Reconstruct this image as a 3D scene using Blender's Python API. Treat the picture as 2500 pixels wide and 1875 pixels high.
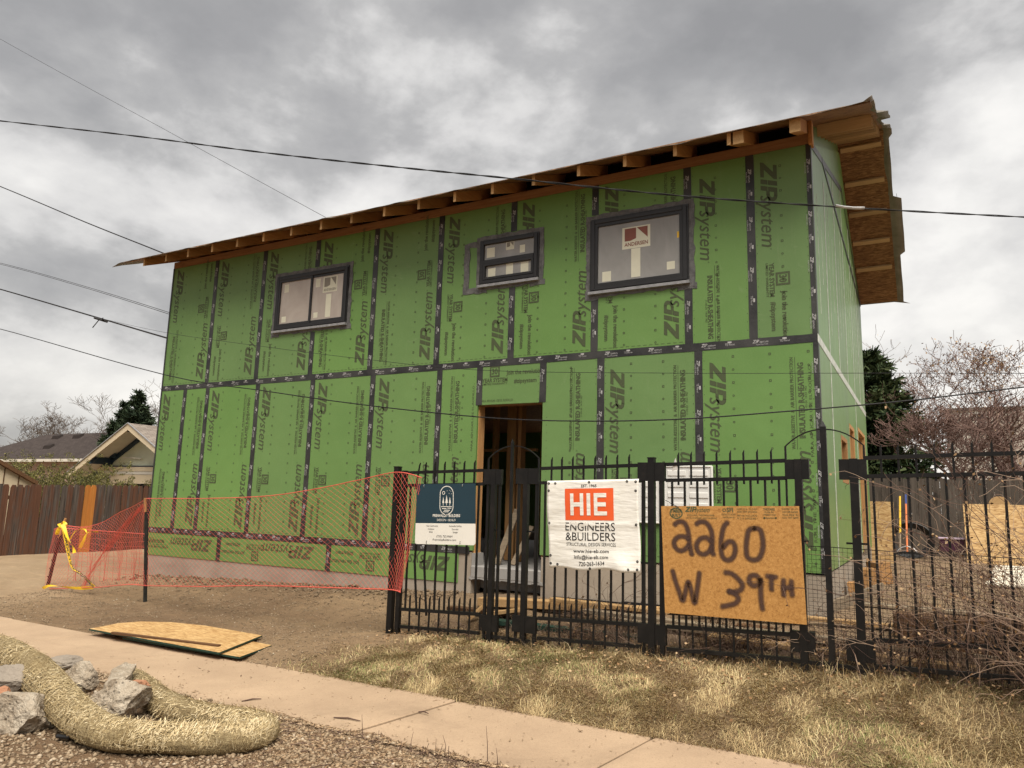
import bpy, bmesh, math, random
import numpy as np
from mathutils import Vector, Matrix, noise
sc = bpy.context.scene
for o in list(bpy.data.objects): bpy.data.objects.remove(o)
COL = sc.collection
random.seed(7); rng = np.random.default_rng(7)
R = math.radians

# ------------------------------------------------------------------ camera
CF, CPITCH, CROLL, CYAW = 1797.77, 0.1587, 0.0274, 0.5114
CPOS = Vector((0.946, -8.5033, 0.6553))
_f = Vector((-math.sin(CYAW)*math.cos(CPITCH), math.cos(CYAW)*math.cos(CPITCH), math.sin(CPITCH)))
_r0 = Vector((math.cos(CYAW), math.sin(CYAW), 0)); _u0 = _r0.cross(_f)
_r = math.cos(CROLL)*_r0 + math.sin(CROLL)*_u0
_u = -math.sin(CROLL)*_r0 + math.cos(CROLL)*_u0
cam = bpy.data.cameras.new('camera'); co = bpy.data.objects.new('camera', cam); COL.objects.link(co)
co.matrix_world = Matrix(((_r.x, _u.x, -_f.x, CPOS.x), (_r.y, _u.y, -_f.y, CPOS.y), (_r.z, _u.z, -_f.z, CPOS.z), (0, 0, 0, 1)))
cam.sensor_fit = 'HORIZONTAL'; cam.sensor_width = 36; cam.lens = CF/2500*36
cam.clip_start = 0.05; cam.clip_end = 3000
sc.camera = co

# ------------------------------------------------------------------ sky, sun, exposure
SUN_EL, SUN_AZ = R(60), R(138)          # azimuth clockwise from +Y
world = bpy.data.worlds.new('World'); sc.world = world; world.use_nodes = True
nt = world.node_tree; nt.nodes.clear()
def wn(t, **k):
    n = nt.nodes.new(t)
    for a, b in k.items(): setattr(n, a, b)
    return n
L = nt.links.new
tc = wn('ShaderNodeTexCoord'); sep = wn('ShaderNodeSeparateXYZ'); L(tc.outputs['Generated'], sep.inputs[0])
def wm(op, a, b=None, c=None):
    n = wn('ShaderNodeMath', operation=op)
    for i, v in enumerate((a, b, c)):
        if v is None: continue
        if isinstance(v, (int, float)): n.inputs[i].default_value = v
        else: L(v, n.inputs[i])
    return n.outputs[0]
mp = wn('ShaderNodeMapping'); L(tc.outputs['Generated'], mp.inputs[0]); mp.inputs['Rotation'].default_value = (R(10), R(-14), R(28)); mp.inputs['Scale'].default_value = (1.0, 1.0, 1.7); mp.inputs['Location'].default_value = (3.1, 1.7, 0.4)
def wnoise(scale, det, rough, dist):
    n = wn('ShaderNodeTexNoise'); n.inputs['Scale'].default_value = scale; n.inputs['Detail'].default_value = det
    n.inputs['Roughness'].default_value = rough; n.inputs['Distortion'].default_value = dist
    L(mp.outputs[0], n.inputs['Vector']); return n.outputs['Fac']
n1 = wnoise(1.9, 10, 0.52, 0.15); n2 = wnoise(5.2, 9, 0.56, 0.1)
nn = wm('ADD', wm('MULTIPLY', n1, 0.70), wm('MULTIPLY', n2, 0.30))
# thinner, brighter cloud low in the sky, brightest to the north (right of the picture)
hz = wm('POWER', wm('SUBTRACT', 1.0, wm('MAXIMUM', sep.outputs[2], 0.0)), 3.0)
br = wm('POWER', wm('MAXIMUM', wm('ADD', wm('MULTIPLY', sep.outputs[0], 0.36), wm('ADD', wm('MULTIPLY', sep.outputs[1], 0.90), wm('MULTIPLY', sep.outputs[2], 0.22))), 0.0), 9.0)
val = wm('ADD', nn, wm('ADD', wm('MULTIPLY', hz, 0.085), wm('MULTIPLY', br, 0.13)))
ramp = wn('ShaderNodeValToRGB'); L(val, ramp.inputs[0])
el = ramp.color_ramp.elements
el[0].position = 0.405; el[0].color = (0.054, 0.0537, 0.0545, 1)
el[1].position = 0.74; el[1].color = (0.190, 0.184, 0.176, 1)
for p_, c_ in ((0.475, (0.066, 0.0655, 0.066, 1)), (0.525, (0.083, 0.082, 0.0815, 1)), (0.57, (0.122, 0.120, 0.118, 1)), (0.64, (0.158, 0.155, 0.150, 1))):
    e = el.new(p_); e.color = c_
# warm cream tint near the horizon
mixh = wn('ShaderNodeMix', data_type='RGBA', blend_type='MULTIPLY'); L(wm('POWER', hz, 2.0), mixh.inputs[0]); L(ramp.outputs[0], mixh.inputs[6]); mixh.inputs[7].default_value = (1.03, 1.0, 0.94, 1)
bgc = wn('ShaderNodeBackground'); L(mixh.outputs[2], bgc.inputs[0]); bgc.inputs[1].default_value = 1.45
sky = wn('ShaderNodeTexSky', sky_type='NISHITA', sun_disc=False); sky.sun_elevation = SUN_EL; sky.sun_rotation = SUN_AZ
bgs = wn('ShaderNodeBackground'); L(sky.outputs[0], bgs.inputs[0]); bgs.inputs[1].default_value = 0.05
mixs = wn('ShaderNodeMixShader'); mixs.inputs[0].default_value = 0.97; L(bgs.outputs[0], mixs.inputs[1]); L(bgc.outputs[0], mixs.inputs[2])
wo = wn('ShaderNodeOutputWorld'); L(mixs.outputs[0], wo.inputs[0])
sun = bpy.data.lights.new('sun', 'SUN'); sun.energy = 1.5; sun.angle = R(48); sun.color = (1.0, 0.93, 0.82)
so = bpy.data.objects.new('sun', sun); COL.objects.link(so)
sd = Vector((math.sin(SUN_AZ)*math.cos(SUN_EL), math.cos(SUN_AZ)*math.cos(SUN_EL), math.sin(SUN_EL)))
so.rotation_euler = sd.to_track_quat('Z', 'Y').to_euler(); so.location = sd*60
sc.view_settings.view_transform = 'Standard'; sc.view_settings.look = 'None'
sc.view_settings.exposure = 2.05; sc.view_settings.gamma = 1; sc.view_settings.use_curve_mapping = False
sc.render.engine = 'CYCLES'

# ------------------------------------------------------------------ measuring helpers
def P(px, py, axis, v):
    """point of the place where the sight line through photo pixel (px,py) meets the plane axis=v"""
    d = _f + (px-1250)/CF*_r - (py-937.5)/CF*_u
    t = (v-CPOS[axis])/d[axis]
    return CPOS + t*d
Z = Vector((0, 0, 1))
def V(*a): return Vector(a)
def lerp(a, b, t): return a+(b-a)*t
def smooth(t): t = min(1, max(0, t)); return t*t*(3-2*t)

# ------------------------------------------------------------------ objects
def tag(o, label=None, cat=None, group=None, kind=None):
    if label: o['label'] = label
    if cat: o['category'] = cat
    if group: o['group'] = group
    if kind: o['kind'] = kind
    return o
def thing(name, loc, label, cat, group=None):
    o = bpy.data.objects.new(name, None); o.location = loc; o.empty_display_size = 0.2; COL.objects.link(o)
    return tag(o, label, cat, group)
def rootloc(p):
    v = Vector((0, 0, 0))
    while p is not None: v = v + p.location; p = p.parent
    return v
def inst(name, me, parent, loc=(0, 0, 0), rot=None, label=None, scale=None):
    o = bpy.data.objects.new(name, me); o.location = loc; COL.objects.link(o)
    if rot is not None: o.rotation_euler = rot
    if scale is not None: o.scale = scale
    if parent is not None: o.parent = parent
    if label: o['label'] = label
    return o
class MB:
    """collects shapes in world space; build() links them as one mesh object"""
    def __init__(s): s.v = []; s.f = []; s.t = []
    def add(s, vs, fs, tint=0.5):
        o = len(s.v); s.v += [tuple(v) for v in vs]; s.f += [tuple(i+o for i in f) for f in fs]; s.t += [tint]*len(vs); return s
    def hexa(s, c, tint=0.5):     # 8 corners: bottom ring 0-3 ccw from outside top, top ring 4-7
        return s.add(c, [(3, 2, 1, 0), (4, 5, 6, 7), (0, 1, 5, 4), (1, 2, 6, 5), (2, 3, 7, 6), (3, 0, 4, 7)], tint)
    def box(s, a, b, tint=0.5):
        x0, y0, z0 = (min(a[i], b[i]) for i in range(3)); x1, y1, z1 = (max(a[i], b[i]) for i in range(3))
        return s.hexa([(x0, y0, z0), (x1, y0, z0), (x1, y1, z0), (x0, y1, z0), (x0, y0, z1), (x1, y0, z1), (x1, y1, z1), (x0, y1, z1)], tint)
    def obox(s, c, ax, ay, az, tint=0.5):
        c, ax, ay, az = map(Vector, (c, ax, ay, az))
        return s.hexa([c-ax-ay-az, c+ax-ay-az, c+ax+ay-az, c-ax+ay-az, c-ax-ay+az, c+ax-ay+az, c+ax+ay+az, c-ax+ay+az], tint)
    def bar(s, p0, p1, w, h, up=Z, tint=0.5):
        p0 = Vector(p0); p1 = Vector(p1); d = p1-p0; l = d.length; d = d/l
        side = d.cross(Vector(up)); side = side.normalized() if side.length > 1e-6 else Vector((1, 0, 0))
        u2 = side.cross(d)
        return s.obox((p0+p1)/2, d*l/2, side*w/2, u2*h/2, tint)
    def tube(s, pts, rad, n=6, cap=True, tint=0.5):
        pts = [Vector(p) for p in pts]; N = len(pts)
        rad = [float(q) for q in rad] if hasattr(rad, '__len__') else [float(rad)]*N
        vs = []; fs = []
        ref = Vector((0.13, 0.21, 0.97))
        for i in range(N):
            d = pts[min(i+1, N-1)]-pts[max(i-1, 0)]
            if d.length < 1e-9: d = Vector((0, 0, 1))
            d.normalize(); a = d.cross(ref)
            if a.length < 1e-3: a = d.cross(Vector((1, 0, 0)))
            a.normalize(); b = d.cross(a)
            for k in range(n):
                t = 2*math.pi*k/n; vs.append(pts[i]+rad[i]*(math.cos(t)*a+math.sin(t)*b))
        for i in range(N-1):
            for k in range(n):
                k2 = (k+1) % n; fs.append((i*n+k, i*n+k2, (i+1)*n+k2, (i+1)*n+k))
        if cap and n > 2:
            fs.append(tuple(range(n))[::-1]); fs.append(tuple((N-1)*n+k for k in range(n)))
        return s.add(vs, fs, tint)
    def prism(s, poly, off, tint=0.5):   # polygon (3-D points) pushed along off
        poly = [Vector(p) for p in poly]; n = len(poly); off = Vector(off)
        vs = poly+[p+off for p in poly]
        fs = [tuple(range(n))[::-1], tuple(range(n, 2*n))]+[(i, (i+1) % n, n+(i+1) % n, n+i) for i in range(n)]
        return s.add(vs, fs, tint)
    def quad(s, a, b, c, d, tint=0.5): return s.add([a, b, c, d], [(0, 1, 2, 3)], tint)
    def mesh(s, name, m, origin=(0, 0, 0), smooth_=False, fixn=True):
        o = Vector(origin); me = bpy.data.meshes.new(name)
        me.from_pydata([tuple(Vector(v)-o) for v in s.v], [], s.f)
        if fixn and len(s.f) < 60000:
            bm = bmesh.new(); bm.from_mesh(me); bmesh.ops.recalc_face_normals(bm, faces=bm.faces); bm.to_mesh(me); bm.free()
        a = me.attributes.new('tint', 'FLOAT', 'POINT'); a.data.foreach_set('value', np.array(s.t, dtype=np.float32))
        if m is not None:
            for q in (m if isinstance(m, (list, tuple)) else [m]): me.materials.append(q)
        if smooth_: me.polygons.foreach_set('use_smooth', [True]*len(me.polygons))
        me.update(); return me
    def build(s, name, m, parent=None, label=None, smooth_=False, kind=None, bevel=0, fixn=True, org=None):
        """org: keeps the object's own origin there (so object-space grain runs from it)"""
        pl = rootloc(parent); loc = Vector(org) if org is not None else pl
        me = s.mesh(name, m, loc, smooth_, fixn)
        o = inst(name, me, parent, loc-pl if parent is not None else loc, None, label)
        if kind: o['kind'] = kind
        if bevel:
            b = o.modifiers.new('bevel', 'BEVEL'); b.width = bevel; b.segments = 1; b.limit_method = 'ANGLE'
        return o
def solo(mb, name, m, label, cat, base, group=None, kind=None, **k):
    """one mesh that is a thing of its own, its origin at its base"""
    me_loc = Vector(base)
    me = mb.mesh(name, m, me_loc, k.get('smooth_', False), k.get('fixn', True))
    o = inst(name, me, None, me_loc)
    if k.get('bevel'):
        b = o.modifiers.new('bevel', 'BEVEL'); b.width = k['bevel']; b.segments = 1; b.limit_method = 'ANGLE'
    return tag(o, label, cat, group, kind)
def np_mesh(name, verts, faces, m, tint=None, col=None, smooth_=False):
    """big meshes: verts (N,3), faces (M,3) or (M,4)"""
    me = bpy.data.meshes.new(name); k = faces.shape[1]
    me.vertices.add(len(verts)); me.vertices.foreach_set('co', verts.astype(np.float32).ravel())
    me.loops.add(faces.size); me.loops.foreach_set('vertex_index', faces.astype(np.int32).ravel())
    me.polygons.add(len(faces)); me.polygons.foreach_set('loop_start', np.arange(0, faces.size, k, dtype=np.int32))
    if smooth_: me.polygons.foreach_set('use_smooth', np.ones(len(faces), dtype=bool))
    if tint is not None:
        a = me.attributes.new('tint', 'FLOAT', 'POINT'); a.data.foreach_set('value', tint.astype(np.float32))
    if col is not None:
        a = me.attributes.new('soil', 'FLOAT_COLOR', 'POINT'); a.data.foreach_set('color', col.astype(np.float32).ravel())
    me.update(calc_edges=True); me.validate()
    if m is not None: me.materials.append(m)
    return me
# ------------------------------------------------------------------ materials
class NT:
    def __init__(s, name):
        s.m = bpy.data.materials.new(name); s.m.use_nodes = True; s.t = s.m.node_tree; s.t.nodes.clear()
        s.out = s.t.nodes.new('ShaderNodeOutputMaterial'); s.b = s.t.nodes.new('ShaderNodeBsdfPrincipled')
        s.t.links.new(s.b.outputs[0], s.out.inputs[0]); s.tc = s.t.nodes.new('ShaderNodeTexCoord')
    def put(s, v, sock):
        if hasattr(v, 'is_linked') or isinstance(v, bpy.types.NodeSocket): s.t.links.new(v, sock)
        else:
            if isinstance(v, (tuple, list)) and len(v) == 3 and sock.type == 'RGBA': v = (*v, 1)
            sock.default_value = v
    def n(s, t, ins=None, **k):
        n = s.t.nodes.new(t)
        for a, b in k.items(): setattr(n, a, b)
        for a, b in (ins or {}).items(): s.put(b, n.inputs[a])
        return n
    def map(s, scale=(1, 1, 1), rot=(0, 0, 0), src='Object', loc=(0, 0, 0)):
        return s.n('ShaderNodeMapping', {'Vector': src if not isinstance(src, str) else s.tc.outputs[src], 'Scale': scale, 'Rotation': rot, 'Location': loc}).outputs[0]
    def noise(s, vec, scale, det=4, rough=0.55, dist=0): return s.n('ShaderNodeTexNoise', {'Vector': vec, 'Scale': scale, 'Detail': det, 'Roughness': rough, 'Distortion': dist}).outputs['Fac']
    def vor(s, vec, scale, out='Distance', feature='F1', rnd=1.0): return s.n('ShaderNodeTexVoronoi', {'Vector': vec, 'Scale': scale, 'Randomness': rnd}, feature=feature).outputs[out]
    def mul(s, a, b): return s.n('ShaderNodeMath', {0: a, 1: b}, operation='MULTIPLY').outputs[0]
    def math(s, op, a, b=0.0): return s.n('ShaderNodeMath', {0: a, 1: b}, operation=op).outputs[0]
    def mix(s, f, a, b, mode='MIX'):
        n = s.n('ShaderNodeMix', data_type='RGBA', blend_type=mode); s.put(f, n.inputs[0]); s.put(a, n.inputs[6]); s.put(b, n.inputs[7]); return n.outputs[2]
    def ramp(s, f, stops):
        n = s.n('ShaderNodeValToRGB', {0: f}); e = n.color_ramp.elements
        e[0].position, e[0].color = stops[0][0], (*stops[0][1], 1); e[1].position, e[1].color = stops[-1][0], (*stops[-1][1], 1)
        for p, c in stops[1:-1]: q = e.new(p); q.color = (*c, 1)
        return n.outputs[0]
    def rf(s, f, a, b):
        return s.n('ShaderNodeMapRange', {0: f, 1: a, 2: b, 3: 0.0, 4: 1.0}).outputs[0]
    def bump(s, h, strength=0.3, dist=0.01, nrm=None):
        d = {'Height': h, 'Strength': strength, 'Distance': dist}
        if nrm is not None: d['Normal'] = nrm
        return s.n('ShaderNodeBump', d).outputs[0]
    def attr(s, name, out='Fac'): return s.n('ShaderNodeAttribute', attribute_name=name).outputs[out]
    def rnd(s): return s.n('ShaderNodeObjectInfo').outputs['Random']
    def set(s, col=None, rough=None, metal=None, nrm=None, spec=None, coat=None):
        if col is not None: s.put(col, s.b.inputs['Base Color'])
        if rough is not None: s.put(rough, s.b.inputs['Roughness'])
        if metal is not None: s.put(metal, s.b.inputs['Metallic'])
        if nrm is not None: s.put(nrm, s.b.inputs['Normal'])
        if spec is not None: s.put(spec, s.b.inputs['Specular IOR Level'])
        if coat is not None: s.put(coat, s.b.inputs['Coat Weight'])
        return s.m
def mul3(c, k): return tuple(x*k for x in c)
def plain(name, c, rough=0.7, var=0.18, scale=6, bump=0.0, bs=60, spec=0.3, metal=0.0, stretch=(1, 1, 1), rnd=0.0):
    m = NT(name); v = m.map(stretch)
    f = m.rf(m.noise(v, scale, 6, 0.6), 0.3, 0.7)
    col = m.mix(f, mul3(c, 1-var), mul3(c, 1+var))
    if rnd: col = m.n('ShaderNodeHueSaturation', {'Color': col, 'Value': m.n('ShaderNodeMapRange', {0: m.rnd(), 3: 1-rnd, 4: 1+rnd}).outputs[0]}).outputs[0]
    nr = m.bump(m.noise(v, bs, 5, 0.6), bump, 0.01) if bump else None
    return m.set(col, rough, metal, nr, spec)
M = {}
# --- sheathing
def zip_green(name, sheen):
    m = NT(name); v = m.map()
    big = m.rf(m.noise(v, 0.9, 3), 0.3, 0.7); fine = m.noise(v, 55, 5, 0.7)
    col = m.mix(big, (0.116, 0.224, 0.061), (0.138, 0.255, 0.073))
    col = m.mix(m.mul(m.rf(fine, 0.45, 0.8), 0.22), col, (0.19, 0.31, 0.11))
    st = m.rf(m.noise(m.map((5, 5, 0.35)), 3.0, 6, 0.7), 0.60, 0.78)        # rain streaks and dust
    col = m.mix(m.mul(st, 0.16), col, (0.25, 0.31, 0.17))
    col = m.n('ShaderNodeHueSaturation', {'Color': col, 'Hue': 0.5, 'Saturation': m.n('ShaderNodeMapRange', {0: m.rnd(), 3: 0.93, 4: 1.04}).outputs[0], 'Value': m.n('ShaderNodeMapRange', {0: m.rnd(), 3: 0.94, 4: 1.05}).outputs[0]}).outputs[0]
    sc_ = m.rf(m.noise(m.map((1, 1, 1), (0, 0.5, 0)), 2.6, 9, 0.75, 1.5), 0.60, 0.66)          # scuffs
    col = m.mix(m.mul(sc_, 0.13), col, (0.27, 0.34, 0.20))
    warp = m.noise(v, 1.6, 2, 0.5)
    return m.set(col, m.n('ShaderNodeMapRange', {0: fine, 3: sheen, 4: sheen+0.2}).outputs[0], 0, m.bump(fine, 0.12, 0.002, m.bump(warp, 0.35, 0.05)), 0.45)
M['zip'] = zip_green('zip_sheathing', 0.46); M['zip_side'] = zip_green('zip_sheathing_weathered', 0.30)
m = NT('print_ink'); v = m.map(); w = m.rf(m.noise(v, 120, 4, 0.7), 0.52, 0.75)
M['ink'] = m.set(m.mix(m.mul(w, 0.7), (0.066, 0.083, 0.040), (0.125, 0.155, 0.075)), 0.6, 0, None, 0.3)
m = NT('tape_black'); v = m.map(); f = m.rf(m.noise(v, 2.2, 4, 0.6), 0.38, 0.66); w = m.noise(v, 38, 5, 0.65)
M['tape'] = m.set(m.mix(f, (0.013, 0.013, 0.014), (0.045, 0.044, 0.043)), m.n('ShaderNodeMapRange', {0: w, 3: 0.28, 4: 0.6}).outputs[0], 0, m.bump(w, 0.5, 0.006), 0.5)
m = NT('flashing_dusty'); v = m.map(); f = m.rf(m.noise(v, 9, 6, 0.7), 0.35, 0.7); w = m.noise(v, 30, 5, 0.7)
M['flash'] = m.set(m.mix(f, (0.070, 0.070, 0.071), (0.175, 0.174, 0.172)), 0.55, 0, m.bump(w, 0.8, 0.012), 0.4)
M['tape_ink'] = plain('tape_print', (0.42, 0.42, 0.42), 0.6, 0.35, 30)
M['side_glare'] = plain('tape_glare', (0.52, 0.55, 0.48), 0.35, 0.35, 14, spec=0.5)  # pale colour stands in for sky glare on the black tape
# --- timber
def wood(name, c1, c2, axis='z', rough=0.75, knots=True, dark=0.0):
    m = NT(name); r = m.rnd()
    off = m.n('ShaderNodeCombineXYZ', {0: m.mul(r, 31.7), 1: m.mul(r, 17.3), 2: m.mul(r, 23.9)}).outputs[0]
    vec = m.n('ShaderNodeVectorMath', {0: m.tc.outputs['Object'], 1: off}, operation='ADD').outputs[0]
    s = {'x': (0.5, 9, 9), 'y': (9, 0.5, 9), 'z': (9, 9, 0.5)}[axis]
    v = m.map(s, src=vec)
    g = m.noise(v, 3.2, 7, 0.62, 0.8); g2 = m.noise(m.map(tuple(x*4 for x in s), src=vec), 4.5, 4, 0.6)
    col = m.mix(m.rf(g, 0.3, 0.72), c1, c2)
    col = m.mix(m.mul(m.rf(g2, 0.5, 0.75), 0.35), col, mul3(c1, 0.55))
    if knots:
        k = m.vor(m.map({'x': (1.2, 5, 5), 'y': (5, 1.2, 5), 'z': (5, 5, 1.2)}[axis], src=vec), 1.3)
        col = m.mix(m.mul(m.math('SUBTRACT', 1.0, m.rf(k, 0.04, 0.13)), 0.65), col, mul3(c1, 0.35))
    hv = m.n('ShaderNodeHueSaturation', {'Color': col, 'Value': m.n('ShaderNodeMapRange', {0: r, 3: 0.8, 4: 1.18}).outputs[0]}).outputs[0]
    return m.set(hv, rough, 0, m.bump(g2, 0.25, 0.004), 0.25)
M['lumber_x'] = wood('lumber_fresh_lengthwise', (0.36, 0.205, 0.085), (0.50, 0.33, 0.16), 'x')
M['lumber_z'] = wood('lumber_fresh_upright', (0.33, 0.165, 0.060), (0.46, 0.26, 0.11), 'z')
M['rafter'] = wood('rafter_timber', (0.34, 0.155, 0.052), (0.46, 0.24, 0.09), 'y', knots=False)
M['plate'] = wood('plate_timber', (0.20, 0.100, 0.044), (0.29, 0.158, 0.072), 'x')
M['lookout'] = wood('lookout_timber', (0.44, 0.28, 0.15), (0.55, 0.37, 0.21), 'x')
M['stud'] = wood('stud_timber', (0.34, 0.17, 0.065), (0.46, 0.26, 0.11), 'z')
M['end'] = wood('end_grain', (0.46, 0.28, 0.12), (0.58, 0.38, 0.19), 'y', knots=False)
M['greyboard'] = wood('greyed_board', (0.17, 0.13, 0.09), (0.30, 0.235, 0.16), 'x')
M['beam'] = wood('old_timber_beam', (0.075, 0.038, 0.018), (0.15, 0.078, 0.036), 'x')
def osb(name, c1, c2, c3, scale=1.0, flat='xy', rough=0.7, dark=1.0, grade=0.0):
    """pressed strands: three layers of stretched cells turned three ways"""
    m = NT(name); ob = m.tc.outputs['Object']
    if flat == 'xz': ob = m.map((1, 1, 1), (R(90), 0, 0), src=ob)
    if flat == 'yz': ob = m.map((1, 1, 1), (0, R(90), 0), src=ob)
    cols = []
    ob = m.n('ShaderNodeVectorMath', {0: ob, 1: m.n('ShaderNodeVectorMath', {0: m.n('ShaderNodeTexNoise', {'Vector': ob, 'Scale': 7.0*scale, 'Detail': 2.0}).outputs['Color'], 'Scale': 0.05/scale}, operation='SCALE').outputs[0]}, operation='ADD').outputs[0]
    for a, o in ((0.25, 0), (1.2, 3.3), (-0.7, 7.7)):
        vv = m.map((4.2*scale, 19*scale, 6), (0, 0, a), src=ob, loc=(o, o*2, 0))
        cols.append(m.n('ShaderNodeTexVoronoi', {'Vector': vv, 'Scale': 1.9}).outputs['Color'])
    ch = [m.n('ShaderNodeSeparateColor', {0: c}).outputs[i % 3] for i, c in enumerate(cols)]
    f = m.math('ADD', m.mul(ch[0], 0.42), m.math('ADD', m.mul(ch[1], 0.33), m.mul(ch[2], 0.25)))
    col = m.ramp(f, [(0.18, mul3(c1, dark)), (0.5, mul3(c2, dark)), (0.8, mul3(c3, dark))])
    gr = m.noise(m.map((30, 60, 30), (0, 0, 0.3), src=ob), 3, 4, 0.7)
    col = m.mix(m.mul(m.rf(gr, 0.55, 0.75), 0.30), col, mul3(c1, 0.5*dark))
    st = m.rf(m.noise(m.map((1, 1, 1)), 1.6, 5, 0.6), 0.5, 0.75)
    col = m.mix(m.mul(st, 0.25), col, mul3(c1, 0.7*dark))
    return m.set(col, rough, 0, m.bump(f, 0.25, 0.004), 0.25)
M['osb'] = osb('osb_fresh', (0.30, 0.165, 0.062), (0.46, 0.285, 0.12), (0.58, 0.40, 0.195), 2.0, 'xy')
M['osb_xz'] = osb('osb_upright', (0.29, 0.165, 0.066), (0.45, 0.285, 0.125), (0.56, 0.39, 0.19), 1.6, 'xz')
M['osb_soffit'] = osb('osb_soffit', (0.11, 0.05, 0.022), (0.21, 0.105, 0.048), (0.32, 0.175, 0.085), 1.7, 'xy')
m = NT('osb_edge_green'); M['osb_edge'] = plain('osb_edge_green', (0.016, 0.045, 0.032), 0.7, 0.3, 20)
# fibre board of the address sign
m = NT('fibre_board'); ob = m.map((1, 1, 1), (R(90), 0, 0))
n1 = m.noise(m.map((1, 1, 1), src=ob), 36, 5, 0.75, 0.8); n2 = m.noise(m.map((70, 200, 1), (0, 0, 0.6), src=ob), 1, 3, 0.7); n3 = m.noise(m.map((190, 60, 1), (0, 0, -0.2), src=ob), 1, 3, 0.7)
col = m.ramp(m.math('ADD', m.mul(n1, 0.55), m.math('ADD', m.mul(n2, 0.25), m.mul(n3, 0.2))), [(0.34, (0.21, 0.092, 0.022)), (0.47, (0.40, 0.196, 0.052)), (0.6, (0.54, 0.295, 0.095))])
fl = m.rf(m.noise(m.map((1, 1, 1), src=ob), 75, 2, 0.5), 0.66, 0.72)
col = m.mix(m.mul(fl, 0.6), col, (0.085, 0.035, 0.012))
M['fibre'] = m.set(col, 0.6, 0, m.bump(n1, 0.2, 0.003), 0.35)
# soft-edged spray paint: opacity comes from the stroke itself
m = NT('spray_paint'); tr = m.n('ShaderNodeBsdfTransparent'); mx = m.n('ShaderNodeMixShader')
a = m.attr('tint'); g = m.noise(m.map(), 260, 2, 0.6)
op = m.n('ShaderNodeMath', {0: m.mul(a, m.n('ShaderNodeMapRange', {0: g, 1: 0.2, 2: 0.7, 3: 0.55, 4: 1.1}).outputs[0]), 1: 0.88}, operation='MINIMUM').outputs[0]
m.set((0.058, 0.027, 0.021), 0.55); m.t.links.new(op, mx.inputs[0]); m.t.links.new(tr.outputs[0], mx.inputs[1]); m.t.links.new(m.b.outputs[0], mx.inputs[2]); m.t.links.new(mx.outputs[0], m.out.inputs[0]); M['spray'] = m.m
# --- iron, plastics, signs
m = NT('black_iron'); v = m.map(); f = m.rf(m.noise(v, 6, 6, 0.7), 0.5, 0.8)
M['iron'] = m.set(m.mix(f, (0.0055, 0.0052, 0.0052), (0.018, 0.0155, 0.0135)), 0.45, 0, m.bump(m.noise(v, 70, 4), 0.15, 0.003), 0.3)
M['netting'] = plain('orange_plastic_net', (0.68, 0.115, 0.085), 0.45, 0.15, 5, spec=0.5)
M['mesh_black'] = plain('black_plastic_mesh', (0.012, 0.012, 0.012), 0.5)
M['caution'] = plain('caution_yellow', (0.80, 0.50, 0.030), 0.42, 0.12, 8, bump=0.4, bs=30)
M['black_ink'] = plain('black_print', (0.018, 0.017, 0.017), 0.6, 0.2, 40)
M['sign_teal'] = plain('sign_dark_teal', (0.0085, 0.034, 0.052), 0.35, 0.06, 3, spec=0.5)
M['sign_white'] = plain('sign_white', (0.74, 0.72, 0.66), 0.4, 0.04, 3, spec=0.4)
m = NT('banner_vinyl'); v = m.map(); w1 = m.noise(m.map((1.2, 1, 6)), 1.4, 3); w2 = m.noise(v, 5, 4)
M['vinyl'] = m.set(m.mix(m.rf(w2, 0.35, 0.75), (0.76, 0.745, 0.70), (0.70, 0.68, 0.62)), 0.42, 0, m.bump(m.math('ADD', m.mul(w1, 0.7), m.mul(w2, 0.3)), 0.5, 0.05), 0.4)
M['orange_print'] = plain('orange_print', (0.72, 0.105, 0.026), 0.45, 0.05, 4)
M['dark_frame'] = plain('window_frame_dark', (0.016, 0.0155, 0.0165), 0.42, 0.15, 10, spec=0.45)
M['sill_grey'] = plain('sill_pan_grey', (0.30, 0.30, 0.305), 0.35, 0.25, 18, metal=0.3)
m = NT('window_film'); v = m.map(); f = m.noise(m.map((0.9, 0.9, 0.5)), 2.4, 4, 0.6, 0.6)
M['film'] = m.set(m.mix(m.rf(f, 0.35, 0.7), (0.225, 0.220, 0.208), (0.31, 0.305, 0.29)), 0.06, 0, m.bump(m.noise(v, 2.2, 3), 0.06, 0.05), 0.6)
m = NT('window_film_reflection'); v = m.map(); f = m.noise(m.map((0.9, 0.9, 0.5)), 2.4, 4, 0.6, 0.6)
M['film2'] = m.set(m.mix(m.rf(f, 0.35, 0.7), (0.36, 0.31, 0.27), (0.47, 0.42, 0.37)), 0.07, 0, m.bump(m.noise(v, 2.2, 3), 0.06, 0.05), 0.6)  # pinkish tint stands in for siding mirrored in the panes
M['sticker'] = plain('sticker_cream', (0.62, 0.61, 0.49), 0.5, 0.05, 6)
M['sticker_red'] = plain('sticker_red', (0.21, 0.075, 0.055), 0.5, 0.08, 6)
M['sticker_grey'] = plain('sticker_grey_print', (0.22, 0.20, 0.165), 0.5, 0.08, 6)
m = NT('roof_underlayment'); v = m.map(); M['underlay'] = m.set(m.mix(m.rf(m.noise(v, 5, 5), 0.3, 0.7), (0.15, 0.135, 0.115), (0.23, 0.215, 0.19)), 0.6, 0, m.bump(m.noise(v, 9, 4), 0.5, 0.02), 0.35)
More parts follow.
